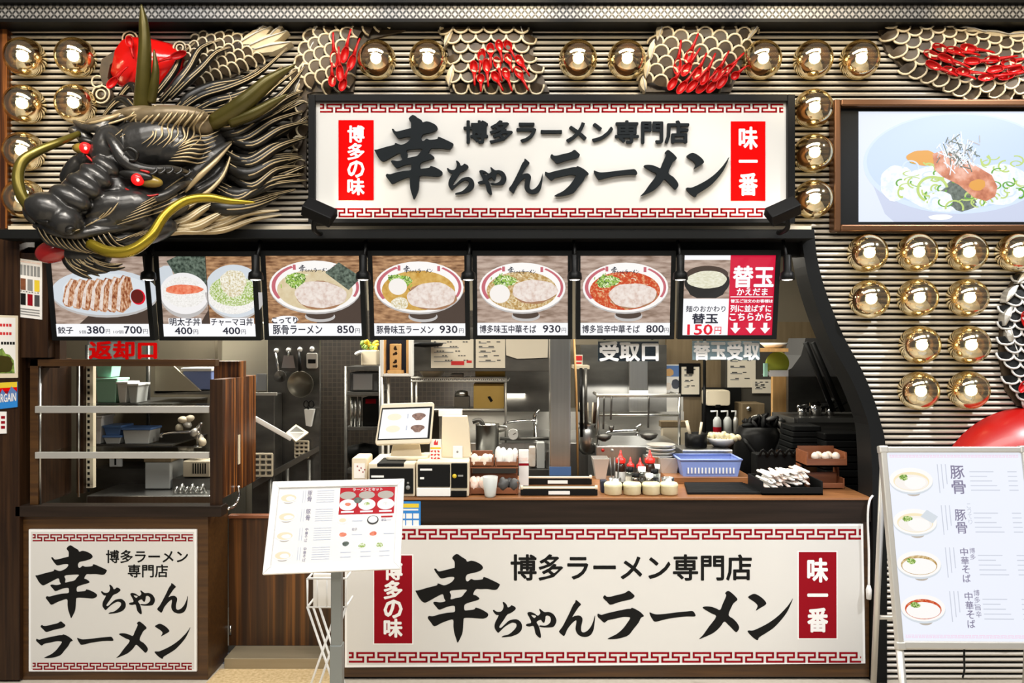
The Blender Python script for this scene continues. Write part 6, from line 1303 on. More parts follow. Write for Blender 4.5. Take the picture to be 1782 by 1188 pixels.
# stock pot
t = thing('stock_pot', 'tall steel stock pot behind the cream leaflet holder', 'pot', W(848, 795, 1.3)); k = PX(1.3); c = W(848, 795, 1.3); r_ = 20 * k; h_ = 56 * k
MB('steel').lathe(c, [(0, 0), (r_, 0), (r_, h_), (r_ * 1.06, h_ + .006), (r_ * .96, h_), (r_ * .96, .02), (0, .02)], 32).build('body', t); mb = MB('steel'); mb.tube(catmull([c + Vector((r_, 0, h_ * .8)), c + Vector((r_ + .04, -.02, h_ * .85)), c + Vector((r_ + .05, -.02, h_ * .95)), c + Vector((r_, 0, h_ * .95))], 4), .008, 7); mb.build('handle', t); MB('steel_dark').tube(catmull([c + Vector((-.02, 0, h_ * .9)), c + Vector((-.05, 0, h_ + .03)), c + Vector((-.1, 0, h_ + .02))], 4), .016, 8).build('ladle_handle', t)
mb = MB('steel_dark'); z1 = W(0, 795, 1.3).z; mb.box(W(815, 0, 1.15).x, W(955, 0, 1.15).x, 1.15, 1.48, KF, z1); mb.build('pot_stove', label='dark steel stove block carrying the stock pot', cat='stove')
for i, (p0, p1, y0, y1) in enumerate(((921, 932, 778, 812), (934, 948, 770, 815), (950, 957, 785, 815))):
    one('storage_jar', ['garlic', 'frost', 'steel_dark'][i], p0, p1, y0, y1, 1.05, .08, ['pale tall container left of the steel column foot', 'clear tall container beside the steel column foot', 'dark narrow container touching the steel column foot'][i], 'container', 'tall containers by the column', r=.008)
MB('steel_dark').box(W(905, 0, 1.0).x, W(957, 0, 1.0).x, 1.0, 1.14, KF, W(0, 815, 1.05).z).build('container_shelf', label='dark shelf block under the tall containers by the steel column', cat='shelf')
# papers and notices over the pass
def notice(x0, x1, y0, y1, Y, label, m_='paper', lines=5, red=False, name='notice'):
    mb = MB(m_); mb.pbox(x0, x1, y0, y1, Y, .006); q = Flat(Y)
    for j in range(lines):
        yy = y0 + 6 + j * (y1 - y0 - 10) / max(lines, 1); mb.rect(q, x0 + 5, yy, x0 + 5 + (x1 - x0 - 12) * (.35 + .5 * ((j * 37) % 10) / 10), yy + 1.6, .0008, 'grey')
    for j in range(lines):
        yy = y0 + 6 + j * (y1 - y0 - 10) / max(lines, 1)
        for k in range(5): xx = x0 + 5 + (x1 - x0 - 14) * ((j * 31 + k * 23) % 50) / 50; mb.rect(q, xx, yy - 2.2, xx + 3.5, yy - .4, .0008, 'dark_grey')
    if red: mb.rect(q, x0 + 35, y1 - 12, x0 + 58, y1 - 5, .001, 'ink_red'); mb.rect(q, x1 - 12, y1 - 13, x1 - 3, y1 - 9, .001, 'ink_red')
    return mb.build(name, label=label, cat='notice', group='paper notices in the kitchen')
mb = MB('steel_dark'); mb.pbox(716, 958, 570, 646, 1.42, .3, 'steel_dark'); mb.build('upper_cabinet', label='grey steel upper cabinet front with paper notices', cat='cabinet', bevel=.004)
notice(750, 824, 590, 640, 1.412, 'large handwritten paper notice with red marks under the menu pictures', red=True); notice(828, 879, 590, 640, 1.412, 'smaller handwritten paper notice right of the one with red marks')
mb = MB('paper'); q = Flat(1.41); mb.slab(q, [(880, 588), (954, 588), (953, 622), (930, 623), (900, 624), (881, 618)], -.004, .004); mb.build('cloth', label='cream cloth hanging left of the steel column top', cat='cloth')
MB('black').lathe(W(741, 602, 1.3), [(.0, -.01), (.11, .0), (.12, .02), (.0, .03)], 24).build('black_bowl', label='upturned black bowl shape under the menu pictures by the notice', cat='bowl')
# wire shelf
t = thing('wire_shelf', 'cream wire shelf with posts under the paper notices', 'shelf', Vector((W(800, 0, 1.6).x, 1.6, W(0, 715, 1.6).z))); mb = MB('steel_pale'); Y = 1.5
for Y in (1.5, 1.8): mb.tube([W(715, 657, Y), W(882, 657, Y)], .008, 7, 'steel_pale'); mb.tube([W(715, 663, Y), W(882, 663, Y)], .006, 7)
for i in range(24): x = 717 + i * 7.1; mb.tube([W(x, 657, 1.5), W(x + 3.5, 663, 1.5), W(x + 7.1, 657, 1.5)], .003, 5)
for i in range(16): x = W(718 + i * 10.8, 0, 1.5).x; z = W(0, 658, 1.5).z; mb.tube([(x, 1.5, z), (x, 1.8, z)], .003, 5)
for px in (717, 725, 880): mb.tube([W(px, 657, 1.51), Vector((W(px, 0, 1.51).x, 1.51, W(0, 770, 1.5).z))], .008, 8)
mb.tube([W(715, 713, 1.52), W(882, 713, 1.52)], .01, 7); mb.build('wires', t)
MB('steel_dark').box(W(715, 0, 1.5).x, W(882, 0, 1.5).x, 1.52, 1.82, W(0, 717, 1.52).z, W(0, 713, 1.52).z).build('lower_board', t)
c = W(752, 656, 1.62); MB('cream').lathe(c, [(0, 0), (.06, 0), (.1, .05), (.105, .055), (.09, .05), (.0, .01)], 24).build('wide_bowl', label='wide cream bowl on top of the wire shelf', cat='bowl')
one('folded_cloth', 'paper_white', 784, 806, 650, 657, 1.6, .1, 'small white folded cloth on top of the wire shelf', 'cloth', bevel=.008)
for (p, lab) in (((824, 877, 668, 711.5), 'brown cardboard box with a dark handle slot under the wire shelf'), ((827, 879, 645, 655), 'flat brown cardboard box on top of the wire shelf')):
    t = thing('cardboard_box', lab, 'box', W((p[0] + p[1]) / 2, p[3], 1.55), 'cardboard boxes'); MB('cardboard').pbox(*p, 1.54, .22).build('carton', t, bevel=.003)
    if p[3] > 700: MB('black').slab(Flat(1.54), [(848, 690), (853, 689), (858, 697), (854, 700)], 0, .001).build('handle_slot', t)
t = thing('meat_slicer', 'small dark grey kitchen machine on the wire shelf left of the cardboard box', 'machine', W(800, 713, 1.55)); MB('steel_dark').prb(790, 816, 690, 711.5, 1.56, .14, .01).build('body', t); MB('steel').lathe(W(803, 690, 1.62), [(.0, 0), (.05, .0), (.045, .04), (0, .05)], 20).build('hopper', t)
# framed plaque
t = thing('wooden_plaque', 'wooden plaque with dark characters in a white framed case', 'plaque', W(689, 655, 1.0)); mb = MB('white'); Y = 1.0
for x0, x1, y0, y1 in ((661, 667, 580, 655), (711, 717, 580, 655), (667, 711, 650, 655)): mb.pbox(x0, x1, y0, y1, Y, .1)
mb.build('case_frame', t, bevel=.003); [MB('wood_light').pbox(a, b, 580, 650, Y + .02, .06).build('inner_frame', t) for a, b in ((667, 670), (707, 711))]; MB('navy').pbox(667, 711, 580, 650, Y + .08, .012).build('backing', t)
p = MB('wood_light').pbox(678, 698, 598, 645, Y + .04, .03).build('plaque_board', t, bevel=.004); MB('wood_light').pbox(674, 702, 644, 650, Y + .02, .05).build('plaque_foot', t, bevel=.003); lt = MB('ink'); [lt.blob(Flat(Y + .039), 688, y_, 3.4, 3.0, .001, 'wood_dark', .5, seed=k_) for k_, y_ in enumerate((606, 615, 629, 637))]; lt.build('characters', p)
mb = MB('steel_pale'); [mb.tube([W(x, 655.5, 1.05), Vector((W(x, 0, 1.05).x, 1.05, KF))], .009, 8) for x in (666, 676)]; mb.build('support_poles', label='pair of slim steel poles below the wooden plaque', cat='pole')
# planter
t = thing('flower_box', 'cream box with yellow green flowers left of the wooden plaque', 'planter', W(643, 636, 1.5)); MB('cream').pbox(628, 656, 609, 636, 1.5, .12).build('box', t, bevel=.008); mb = MB('leaf')
for i in range(26): mb.ell(W(630 + 26 * rr.random(), 594 + 14 * rr.random(), 1.52 + .07 * rr.random()), .014, .012, .02, rr.uniform(0, 180), 8, 6, rr.choice(['leaf', 'yellow', 'leaf']))
mb.build('flowers', t); MB('white').tube(catmull([W(629, 612, 1.49), W(622, 614, 1.48), W(619, 617, 1.48)], 3), .012, 8).build('ribbon', t)
# left rack with oven
t = thing('storage_rack', 'dark grey steel storage rack with a microwave on its top shelf', 'rack', Vector((W(632, 0, 1.5).x, 1.5, KF))); mb = MB('steel_dark')
for px in (602, 662):
    for Y in (1.5, 1.9): mb.tube([W(px, 637, Y), Vector((W(px, 0, Y).x, Y, KF))], .014, 6)
for py in (640, 684, 745, 820): mb.box(W(601, 0, 1.5).x, W(663, 0, 1.5).x, 1.49, 1.9, W(0, py + 3, 1.5).z, W(0, py - 2, 1.5).z)
mb.build('frame', t)
t = thing('microwave', 'small grey microwave on the dark rack left of the plaque', 'microwave', W(632, 682, 1.52)); MB('dark_grey').pbox(608, 658, 648, 680.5, 1.52, .26).build('case', t, bevel=.006); MB('steel').pbox(614, 648, 650, 678, 1.51, .012).build('door', t, bevel=.004)
for i, px in enumerate((612, 618, 626)):
    MB('steel').tube([W(px, 690, 1.55), W(px, 742, 1.55)], .012, 8).build('rolled_tube', label='%s upright pale tube on the middle rack shelf' % ['left', 'middle', 'right'][i], cat='tube', group='upright tubes on the rack')
t = thing('crate', 'dark crate with a red label on the middle rack shelf', 'crate', W(643, 743, 1.56)); MB('black_soft').pbox(631, 659, 692, 741, 1.56, .2).build('body', t, bevel=.004); MB('sign_maroon').pbox(636, 654, 694, 702, 1.554, .006).build('red_label', t)
MB('black_soft').lathe(Vector((W(634, 0, 1.68).x, 1.68, W(0, 818, 1.5).z)), [(.0, 0), (.1, .0), (.13, .1), (.14, .14), (0, .17)], 20).build('bin', label='black round bin on the lower rack shelf behind the till', cat='bin')
# left corridor: steel panel with tools
t = thing('tool_panel', 'steel wall panel with hooks for the frying pan and spatulas', 'panel', Vector((W(510, 0, 1.15).x, 1.17, .3))); MB('steel_dark').box(W(466, 0, 1.15).x, W(556, 0, 1.15).x, 1.15, 1.19, .3, 2.2).build('sheet', t)
for i, px in enumerate((481, 502, 522, 543)): MB('white').ell(W(px, 610 - i, 1.14), .017, .016, .017, 0, 14, 8).build('hook', t)
t = thing('frying_pan', 'grey frying pan hanging on the steel panel', 'pan', W(524, 690, 1.1)); c = W(525, 668, 1.1); r_ = 23 * PX(1.1); MB('steel').lathe(c, [(0, .0), (r_ * .8, .0), (r_, .035), (r_ * .97, .035), (r_ * .78, .006), (0, .006)], 32, (0, -1, 0), 'pan_grey').build('pan', t); MB('black').tube([W(522, 646, 1.07), W(521, 612, 1.1)], .011, 8).build('handle', t)
t = thing('wok_ladle', 'dark round ladle hanging left of the frying pan', 'ladle', W(488, 668, 1.1)); c = W(490, 655, 1.11); r_ = 11 * PX(1.1); MB('steel_dark').lathe(c, [(0, 0), (r_ * .7, .01), (r_, .035), (r_ * .95, .035), (0, .008)], 22, (0, -1, 0)).build('bowl', t); MB('steel').tube([W(485, 648, 1.1), W(480, 614, 1.12)], .008, 8).build('handle', t)
t = thing('spatula', 'wide steel spatula hanging above the ladle', 'spatula', W(502, 640, 1.12)); MB('steel').slab(Flat(1.12), [(494, 618), (510, 618), (514, 640), (490, 640)], -.002, .002).build('blade', t); MB('steel').tube([W(502, 620, 1.12), W(502, 612, 1.12)], .008, 8).build('handle', t)
t = thing('kitchen_timer', 'pale timer hanging at the top right of the steel panel', 'timer', W(543, 640, 1.12)); MB('steel_pale').prb(533, 552, 614, 641, 1.12, .025, .012).build('case', t, bevel=.004); MB('black').pbox(536, 549, 625, 632, 1.116, .005).build('display', t)
t = thing('knife_holder', 'white paper cone holding black scissors on the steel panel', 'holder', W(537, 742, 1.12)); MB('white').slab(Flat(1.1), [(530, 712), (547, 712), (541, 742), (533, 740)], -.03, .01).build('cone', t); mb = MB('black')
for dx in (-5, 4): mb.tube([W(538 + dx + 4.5 * math.cos(a), 703 + 6 * math.sin(a), 1.1) for a in [math.radians(30 * k) for k in range(13)]], .004, 6, caps=False)
mb.tube([W(536, 708, 1.1), W(538, 725, 1.1)], .006, 6); mb.build('scissors', t)
one('fridge', 'cream_wall', 385, 466, 560, 1000, 1.25, .6, 'pale beige refrigerator side behind the gate', 'fridge', bevel=.01)
MB('steel').pbox(446, 464, 650, 680, 1.23, .02).build('fridge_latch', label='steel latch on the beige refrigerator edge', cat='latch', bevel=.004)
t = thing('steel_cupboard', 'grey steel cupboard left of the tool panel with vents', 'cupboard', Vector((W(462, 0, .9).x, .9, .3))); mb = MB('steel_dark'); mb.box(W(438, 0, .97).x, W(478, 0, .97).x, .97, 1.14, .3, W(0, 686, .97).z); mb.build('body', t, bevel=.006); MB('steel_pale').pbox(440, 481, 683, 688, .95, .02).build('top_edge', t)
for x0, x1, y0, y1, Y, lab in ((441, 473, 790, 828, .87, 'left'), (513, 536, 768, 796, 1.1, 'right')):
    t = thing('vent_grille', 'pale vent grille, the %s one of two under the tool panel' % lab, 'vent', W((x0 + x1) / 2, y1, Y), 'pale vent grilles'); mb = MB('cream')
    for i in range(5): y = y0 + (y1 - y0) * i / 4; mb.pbox(x0, x1, y - 1.4, y + 1.4, Y, .02)
    for i in range(4): x = x0 + (x1 - x0) * i / 3; mb.pbox(x - 1, x + 1, y0, y1, Y + .004, .02)
    mb.build('slats', t)
a, b = W(444, 728, .55), W(506, 763, .7); mb = MB('white'); mb.tube([a, b], .02, 4); mb.build('door_arm', label='white slanted metal arm right of the return cabinet', cat='arm', bevel=.003)
t = thing('small_tray', 'small white rimmed tray held out below the tool panel', 'tray', W(516, 765, .95)); q = Quad(W(498, 752, .95), W(515, 738, 1.05), W(537, 752, 1.0), W(515, 768, .9), 30, 30); mb = MB('cream'); mb.slab(q, [(0, 0), (30, 0), (30, 30), (0, 30)], -.012, 0); mb.slab(q, [(4, 4), (26, 4), (26, 26), (4, 26)], 0, .001, 'steel_dark'); mb.build('dish', t)
mb = MB('steel_dark'); v = [W(440, 838, .86), W(556, 776, 1.12), W(556, 784, 1.12), W(440, 850, .86)]; mb.add(v + [p + Vector((-.01, .014, 0)) for p in v], [(0, 1, 2, 3), (7, 6, 5, 4), (0, 4, 5, 1), (1, 5, 6, 2), (2, 6, 7, 3), (3, 7, 4, 0)]); mb.build('side_worktop', label='dark steel worktop edge slanting away behind the gate', cat='worktop')
for i, (px, Y) in enumerate(((470, .95), (500, 1.05), (538, 1.1))): MB('steel_dark').tube([W(px, 800 + 14 * (2 - i), Y), Vector((W(px, 0, Y).x, Y, KF))], .012, 8).build('worktop_leg', label='%s steel leg under the slanting worktop behind the gate' % ['front', 'middle', 'rear'][i], cat='leg', group='worktop legs')
m = bpy.data.materials.new('small_tiles'); m.use_nodes = True; nt = m.node_tree; b = nt.nodes['Principled BSDF']; br = nt.nodes.new('ShaderNodeTexBrick'); tc = nt.nodes.new('ShaderNodeTexCoord'); mp = nt.nodes.new('ShaderNodeMapping'); mp.inputs['Rotation'].default_value = (math.pi / 2, 0, 0); br.inputs['Scale'].default_value = 14; br.offset = 0
br.inputs['Color1'].default_value = (.010, .007, .0045, 1); br.inputs['Color2'].default_value = (.018, .012, .008, 1); br.inputs['Mortar'].default_value = (.035, .027, .018, 1); br.inputs['Mortar Size'].default_value = .03; br.inputs['Brick Width'].default_value = .5; br.inputs['Row Height'].default_value = .5
nt.links.new(tc.outputs['Object'], mp.inputs[0]); nt.links.new(mp.outputs[0], br.inputs['Vector']); nt.links.new(br.outputs[0], b.inputs['Base Color']); M['small_tiles'] = m
MB('small_tiles').pbox(554, 884, 540, 716, 2.2, .06).pbox(554, 720, 716, 900, 2.2, .06).build('wall_back', kind='structure')
mb = MB('paper_white'); mb.pbox(1153, 1186, 634, 683, 2.442, .006); q = Flat(2.441)
mb.rect(q, 1155, 636, 1184, 655, 0, 'blue_plastic'); mb.blob(q, 1164, 648, 8, 7, .0006, 'wood_light'); mb.blob(q, 1176, 668, 8, 8, .0006, 'navy'); mb.blob(q, 1162, 672, 7, 6, .0006, 'garlic'); mb.build('poster', label='small blue and orange picture sheet left of the clipboard in the kitchen', cat='poster')
mb = MB('paper'); mb.pbox(1000, 1014, 617, 637, 1.9, .01); q = Flat(1.899); mb.rect(q, 1001, 619, 1013, 627, 0, 'ink_red'); mb.rect(q, 1002, 630, 1012, 633, 0, 'ink_red'); mb.pbox(1000, 1026, 636, 642, 1.89, .3, 'cream'); mb.build('small_sign', label='tiny red and cream sign on a bracket right of the steel column', cat='sign')
t = thing('storage_box', 'cream box with a wooden rim behind the right end of the ladle frame', 'box', Vector((W(1178, 0, 1.45).x, 1.5, W(0, 790, 1.45).z))); MB('cream').pbox(1153, 1198, 742, 790, 1.42, .07).build('body', t, bevel=.004); MB('wood_pale').pbox(1150, 1201, 733, 743, 1.415, .076).build('rim', t, bevel=.003)
MB('steel_dark').box(W(1150, 0, 1.42).x, W(1201, 0, 1.42).x, 1.415, 1.495, KF, W(0, 790, 1.42).z).build('box_stand', label='dark stand under the cream box behind the ladle frame', cat='stand')
# dishwashing corner seen through the return cabinet
t = thing('wash_shelf', 'steel wall shelf holding tubs, seen through the return cabinet', 'shelf', Vector((W(215, 0, .9).x, .9, W(0, 775, .85).z))); mb = MB('steel_dark')
for py in (702, 773): mb.box(W(150, 0, .8).x, W(300, 0, .8).x, .8, 1.349, W(0, py + 3, .8).z, W(0, py, .8).z)
for px in (152, 258): mb.tube([W(px, 600, 1.12), W(px, 777, 1.12)], .014, 6)
mb.build('boards', t)
def tub(p, Y, m_, lid, label, name='tub', d=.14):
    t = thing(name, label, 'container', W((p[0] + p[1]) / 2, p[3], Y + d / 2), 'tubs on the wash shelf'); mb = MB(m_); a, b = W(p[0], p[2], Y), W(p[1], p[3], Y); mb.add([(a.x + .012, Y, b.z), (b.x - .012, Y, b.z), (b.x - .012, Y + d, b.z), (a.x + .012, Y + d, b.z), (a.x, Y - .006, a.z), (b.x, Y - .006, a.z), (b.x, Y + d, a.z), (a.x, Y + d, a.z)], [(0, 1, 5, 4), (1, 2, 6, 5), (2, 3, 7, 6), (3, 0, 4, 7), (4, 5, 6, 7), (3, 2, 1, 0)]); mb.build('body', t, bevel=.004)
    MB(lid).box(a.x - .006, b.x + .006, Y - .012, Y + d + .006, a.z, a.z + .014).build('lid', t, bevel=.003)
tub((166, 204, 662, 701), .82, 'green_plastic', 'green_plastic', 'large mint green tub on the upper wash shelf'); tub((166, 196, 634, 656), .84, 'green_plastic', 'green_plastic', 'mint green tub stacked on top of the large mint green one', d=.11); tub((204, 222, 668, 701), .82, 'white', 'white', 'white tub right of the mint green tub'); tub((223, 241, 671, 701), .82, 'frost', 'white', 'translucent tub at the right end of the upper wash shelf')
tub((164, 178, 727, 772), .82, 'white', 'white', 'tall white bin on the lower wash shelf'); tub((181, 211, 744, 757), .82, 'blue_plastic', 'blue_plastic', 'upper blue lidded tub beside the tall white bin'); tub((181, 211, 761, 772), .82, 'frost', 'blue_plastic', 'lower blue lidded tub beside the tall white bin'); tub((214, 262, 748, 772), .82, 'frost', 'blue_plastic', 'wide translucent tub with blue lid on the lower wash shelf')
mb = MB('wall_kitchen'); mb.pbox(100, 374, 560, 900, 1.35, .05, 'wall_kitchen'); mb.build('wall_back', kind='structure')
t = thing('wash_sink', 'steel washing sink below the tub shelf, seen through the return cabinet', 'sink', Vector((W(255, 0, .7).x, .8, KF))); mb = MB('steel_brushed'); mb.box(W(150, 0, .62).x, W(366, 0, .62).x, .62, 1.24, KF, W(0, 862, .62).z); mb.build('body', t, bevel=.006); MB('steel_dark').pbox(160, 258, 815, 850, 1.0, .3).build('splash_panel', t)
t = thing('glass_washer_rack', 'clear square rack box standing on the washing sink', 'container', W(272, 855, .8)); MB('frost').pbox(252, 296, 800, 850.5, .8, .2).build('box', t, bevel=.006); MB('wood_pale').pbox(250, 298, 796, 804, .79, .22).build('rim', t, bevel=.004)
t = thing('dish_crate', 'beige slotted dish crate right of the clear rack box', 'crate', W(340, 832, .8)); MB('cream').pbox(318, 365, 802, 830, .82, .16).build('body', t, bevel=.006); mb = MB('black')
for i in range(6): mb.pbox(335 + i * 4.2, 337 + i * 4.2, 806, 824, .818, .004)
mb.build('slots', t)
MB('steel_dark').box(W(300, 0, .8).x, W(368, 0, .8).x, .8, 1.3, W(0, 862, .62).z + .001, W(0, 832, .82).z).build('crate_stand', label='dark block under the beige dish crate on the sink', cat='stand')
t = thing('blue_crate', 'blue plastic crate on a high shelf inside the return cabinet view', 'crate', W(338, 678, .9)); MB('blue_basket').pbox(318, 368, 645, 678, .95, .2).build('body', t, bevel=.006); MB('white').pbox(314, 368, 640, 646, .94, .22).build('rim', t, bevel=.004)
mb = MB('steel'); mb.slab(Flat(.93), [(270, 637), (302, 637), (350, 681), (270, 684)], -.02, 0, 'cream_wall'); mb.pbox(268, 368, 680, 686, .93, .3, 'steel_dark'); mb.build('shelf_bracket', label='slanted beige bracket and shelf under the blue crate', cat='bracket')
mb = MB('white'); 
for i, (x, y) in enumerate(((318, 730), (326, 738), (312, 745), (338, 752), (330, 728), (346, 760), (352, 768))): mb.ell(W(x, y, .88 + .02 * (i % 3)), .03, .03, .022, i * 40, 12, 8, 'steel_pale' if i % 2 else 'cream')
mb.build('crumpled_bag', label='crumpled pale bag hanging over the tap inside the return cabinet view', cat='bag')
for i, (x0, x1, y0, y1) in enumerate(((190, 212, 794, 812), (192, 212, 866, 876))):
    t = thing('wall_socket', '%s white double wall socket in the washing corner' % ['upper', 'lower'][i], 'socket', W(201, y1, .98), 'white wall sockets'); MB('white').pbox(x0, x1, y0, y1, .985, .015).build('plate', t, bevel=.004); mb = MB('black'); mb.pbox(199, 202, y0 + 3, y1 - 3, .983, .003); mb.build('gap', t)
for i in range(6):
    MB('steel').tube(catmull([W(304 + i * 9, 858, .66), W(308 + i * 9, 848 - 5 * (i % 2), .68), W(314 + i * 9, 860, .7)], 3), .010, 7).build('ladle_in_sink', label='%s small steel utensil lying at the sink front' % ['first', 'second', 'third', 'fourth', 'fifth', 'sixth'][i], cat='utensil', group='steel utensils at the sink')
# ---------------------------------------------------------------- right part of the kitchen
mb = MB('wood_pale'); mb.pbox(1160, 1560, 560, 800, 2.45, .06, 'wood_pale'); mb.build('wall_back', kind='structure')
notice(1186, 1217, 638, 686, 2.425, 'clipboard sheet with clips on the right kitchen wall', lines=4); notice(1266, 1315, 622, 674, 2.313, 'calendar sheet with a plant print on the right kitchen wall', lines=4); notice(1309, 1344, 660, 684, 2.305, 'small paper sheet low beside the calendar', lines=3); notice(1154, 1189, 686, 732, 2.442, 'grey spotted sheet left of the clipboard', 'steel_pale', 0)
mb = MB('black'); mb.pbox(1182, 1219, 632, 690, 2.432, .018); mb.pbox(1195, 1207, 632, 650, 2.415, .018, 'black'); mb.build('clipboard', label='black clipboard behind the clipped sheet', cat='clipboard')
for x, lab in ((1226, 'tall dark post between the clipboard and the soap dispenser'),): MB('black').tube([Vector((W(x, 0, 2.1).x, 2.1, 2.74)), Vector((W(x, 0, 2.1).x, 2.1, KF))], .012, 8).build('post', label=lab, cat='post')
mb = MB('black_soft'); mb.pbox(1262, 1346, 600, 745, 2.32, .13, 'wall_dark'); mb.build('dark_panel', label='dark brown wall panel behind the calendar', cat='panel')
mb = MB('black_soft'); mb.pbox(1222, 1290, 674, 760, 2.3, .019, 'black_soft'); mb.build('dispenser_niche', label='dark niche holding the dispenser and pump bottles', cat='niche')
t = thing('towel_dispenser', 'beige paper towel dispenser above the pump bottles', 'dispenser', W(1250, 708, 2.15)); MB('cream').prb(1229, 1271, 679, 706, 2.15, .15, .02).build('case', t, bevel=.006); MB('black').pbox(1246, 1254, 704, 709, 2.14, .1).build('slot', t)
for i, (px, m_) in enumerate(((1248, 'frost'), (1266, 'frost'), (1280, 'steel_pale'))):
    Y = 2.05; c = W(px, 757, Y); k = PX(Y); t = thing('pump_bottle', '%s clear pump bottle on the shelf under the towel dispenser' % ['left', 'middle', 'right'][i], 'bottle', c, 'clear pump bottles'); r_ = (7, 7, 4.5)[i] * k; h_ = 42 * k
    MB(m_).lathe(c, [(0, 0), (r_, 0), (r_, h_ * .62), (r_ * .5, h_ * .76), (0, h_ * .76)], 18).build('body', t); mb = MB('white'); mb.tube([c + Vector((0, 0, h_ * .7)), c + Vector((0, 0, h_)), c + Vector((-r_ * 1.6, 0, h_ * .98))], .008, 7); mb.build('pump', t)
    if i == 0: MB('sign_maroon').lathe(c, [(r_ * 1.01, h_ * .12), (r_ * 1.01, h_ * .35)], 18).build('label_band', t)
MB('steel_dark').box(W(1225, 0, 2).x, W(1300, 0, 2).x, 1.98, 2.3, W(0, 760, 2.05).z, W(0, 757, 2.05).z).build('bottle_shelf', label='thin steel shelf under the pump bottles', cat='shelf')
t = thing('wall_case', 'brown wall case with a round latch right of the pump bottles', 'case', W(1308, 742, 2.1)); MB('wood_pale').pbox(1291, 1331, 702, 745, 2.1, .2199).build('body', t, bevel=.004); MB('chrome').lathe(W(1303, 711, 2.1), [(.02, 0), (.016, .012), (0, .014)], 16, (0, -1, 0)).build('latch', t)
t = thing('green_fan', 'round yellow green hand fan under the right end of the menu row', 'fan', W(1352, 655, .8)); MB('lime').lathe(W(1352, 632, .8), [(.068, 0), (.073, .008), (.068, .014), (0, .014)], 32, (0, -1, 0)).build('disc', t); MB('white').pbox(1340, 1372, 644, 655, .77, .012).build('price_tag', t); MB('green_plastic').pbox(1330, 1336, 632, 655, .775, .02).build('grip', t)
mb = MB('wood_light'); mb.pbox(1322, 1372, 606, 612, .62, .2); mb.build('hanging_shelf', label='small yellow wood shelf above the green fan', cat='shelf'); MB('white').lathe(W(1347, 605.5, .72), [(0, 0), (.05, 0), (.085, .032), (.08, .032), (0, .01)], 24).build('white_dish', label='white dish on the small yellow wood shelf', cat='dish')
# dark range hood
t = thing('range_hood', 'dark grey sloping range hood with diagonal struts at the right', 'hood', Vector((W(1430, 0, .9).x, .9, W(0, 722, .9).z))); mb = MB('dark_grey'); q = Flat(.9)
mb.slab(q, [(1352, 655), (1378, 640), (1394, 618), (1402, 588), (1560, 588), (1560, 655)], -.3, 0, 'dark_grey'); mb.build('canopy', t)
for x0, y0, x1, y1 in ((1402, 596, 1450, 715), (1440, 596, 1490, 712), (1414, 596, 1466, 715)): MB('black_soft').tube([W(x0, y0, .7), W(x1, y1, .75)], .018, 4).build('strut', t)
mb = MB('wood_brown'); mb.pbox(1345, 1371, 655, 1060, 1.4, .04, 'wood_light'); mb.build('wood_strip', label='pale wood strip under the range hood', cat='panel'); 
MB('steel_dark').pbox(1372, 1560, 655, 726, 1.3, .04).build('hood_splash', label='dark steel splash panel below the range hood', cat='panel')
t = thing('stove_counter', 'dark steel stove counter below the range hood', 'stove', Vector((W(1450, 0, .95).x, 1, KF))); mb = MB('steel_dark'); mb.box(W(1385, 0, .8).x, W(1560, 0, .8).x, .84, 1.25, KF, W(0, 728, .8).z); mb.build('body', t, bevel=.006); MB('steel').pbox(1388, 1508, 727, 735, .832, .008).build('front_edge', t)
for i, (px, r_) in enumerate(((1396, 7), (1419, 10), (1444, 7))):
    Y = 1.0; c = Vector((W(px, 0, Y).x, Y, W(0, 728, .8).z)); k = PX(Y); t = thing('small_pan', '%s small chrome pan on the stove counter' % ['left', 'middle', 'right'][i], 'pan', c, 'small chrome pans'); MB('chrome').lathe(c, [(0, 0), (r_ * k, 0), (r_ * k * 1.05, .05 + .03 * (i == 1)), (r_ * k, .05 + .03 * (i == 1)), (r_ * k * .9, .01), (0, .01)], 22).build('body', t); MB('black').tube([c + Vector((r_ * k, 0, .04)), c + Vector((r_ * k + .07, -.03, .09))], .008, 7).build('handle', t)
for i in range(9):
    Y = .5 + .004 * (i % 3); y = 868 - i * 12.8; MB('black_soft' if i % 2 else 'black').rbox(W(1434 + (i % 2) * 2, 0, Y).x, W(1507, 0, Y).x, Y, Y + .26, W(0, y, .5).z, W(0, y - 11, .5).z, .012, axis='z').build('black_tray', label='%s black tray of the stack beside the curved edge board' % ['lowest', 'second lowest', 'third lowest', 'fourth lowest', 'fifth lowest', 'sixth lowest', 'seventh lowest', 'second highest', 'topmost'][i], cat='tray', group='stacked black trays at the right', bevel=.004)
for i in range(5):
    Y = .62; y = 790 - i * 10; MB('black_soft').rbox(W(1376 + i, 0, Y).x, W(1430 + (i % 2) * 3, 0, Y).x, Y, Y + .22, W(0, y, Y).z, W(0, y - 8.5, Y).z, .012, axis='z').build('black_plate', label='%s black plate of the pile left of the black trays' % ['lowest', 'second lowest', 'middle', 'second highest', 'topmost'][i], cat='plate', group='pile of black plates', bevel=.004)
MB('wood_dark').box(W(1372, 0, .62).x, W(1434, 0, .62).x, .62, .83, KF, W(0, 790.5, .62).z).build('plate_stand', label='dark cabinet block carrying the pile of black plates', cat='cabinet')
t = thing('rice_cooker', 'large dark rice cooker behind the chopstick tray', 'rice cooker', base(1330, .8, .5)); Y = 1.02; c = Vector((W(1318, 0, Y).x, Y, .5)); k = PX(Y); r_ = 40 * k; z1 = W(0, 742, Y).z - .5
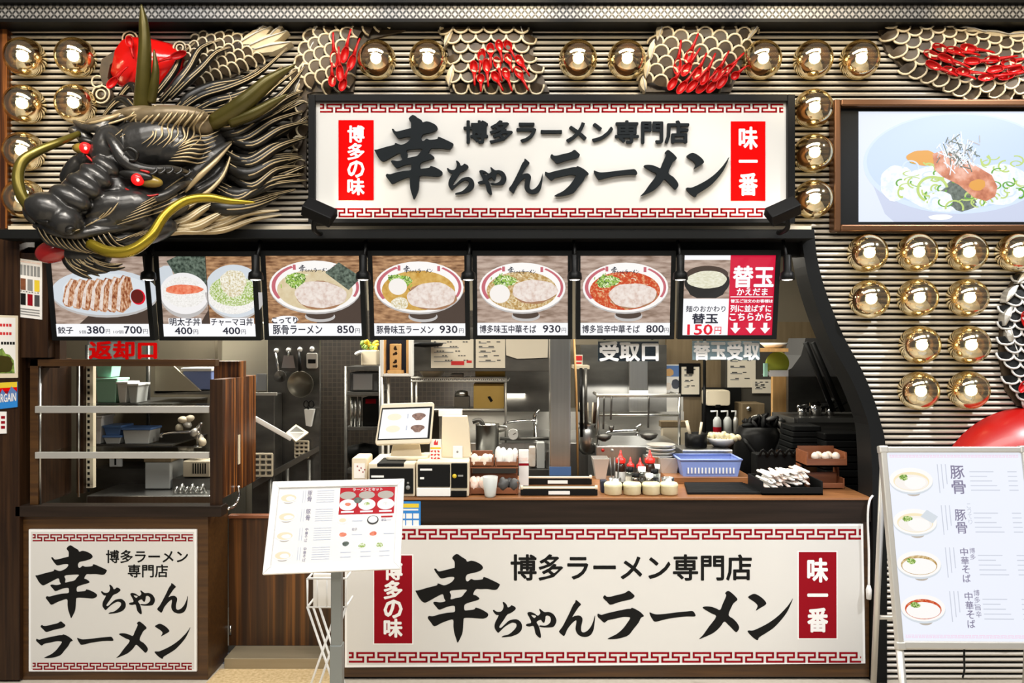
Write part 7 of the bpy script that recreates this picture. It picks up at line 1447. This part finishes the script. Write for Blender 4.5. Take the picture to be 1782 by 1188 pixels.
MB('black').lathe(c, [(0, 0), (r_, 0), (r_, z1 * .8), (r_ * .96, z1 * .93), (r_ * .8, z1), (0, z1)], 32).build('body', t); MB('black').tube(catmull([c + Vector((-r_ * .8, -.1, z1 * .9)), c + Vector((0, -.2, z1 * .7)), c + Vector((r_ * .8, -.1, z1 * .9))], 4), .014, 8).build('handle', t)
zc = .5 + z1
mb = MB('black_soft')
for i in range(26): mb.ell(Vector((W(1298 + (i * 11) % 62, 0, Y).x, Y - .04 + .02 * (i % 5), zc + .012 + .016 * ((i * 5) % 4) * math.sin(math.pi * (((i * 11) % 62) + 4) / 70))), .042, .03, .016, i * 47, 9, 6, ['black_soft', 'dark_grey', 'black', 'black', 'black_soft', 'steel_pale', 'black'][i % 7])  # pale lumps are glints coloured into the black plastic
mb.build('plastic_bag', label='crumpled black plastic bag heaped on the rice cooker', cat='bag')
t = thing('gas_hob', 'black hob and pipe clutter behind the chopstick tray', 'hob', base(1345, .45, ZT)); mb = MB('black_soft'); mb.pbox(1316, 1400, 790, 833, .5, .1, 'black_soft'); mb.build('body', t, bevel=.006); mb = MB('black')
for i in range(5): mb.tube(catmull([W(1322 + i * 15, 792, .49), W(1328 + i * 15, 782, .48), W(1336 + i * 15, 794, .49)], 3), .007, 7)
mb.build('pipes', t)
# hanging pick-up signs, clear plates with white characters
for x0, x1, y0, y1, tx, lab in ((1040, 1147, 594, 629, '受取口', 'clear plate with three white characters hanging under the red spicy noodle picture'), (1204, 1323, 593, 627, '替玉受取', 'clear plate with four white characters hanging under the red refill panel')):
    mb = MB('acrylic'); mb.pbox(x0, x1, y0 - 4, y1, .06, .006, 'acrylic'); mb.pbox(x0 + 1, x1 - 1, y0, y1 - 1, .0665, .001, 'plate_dark' if x0 < 1100 else 'plate_blue')
    o = mb.build('pickup_sign', label=lab, cat='sign', group='clear hanging signs'); lt = MB('white_paint'); put_text(lt, Flat(.058), tx, x0 + 4, y0 + 1, x1 - 2, y1 - 1.5, .001, 'white_paint', .036); lt.build('lettering', o)
    b = MB('black'); b.pbox(x0 + 10, x0 + 14, y0 - 10, y0 - 3, .06, .006); b.pbox(x1 - 14, x1 - 10, y0 - 10, y0 - 3, .06, .006); b.build('hanger', o)
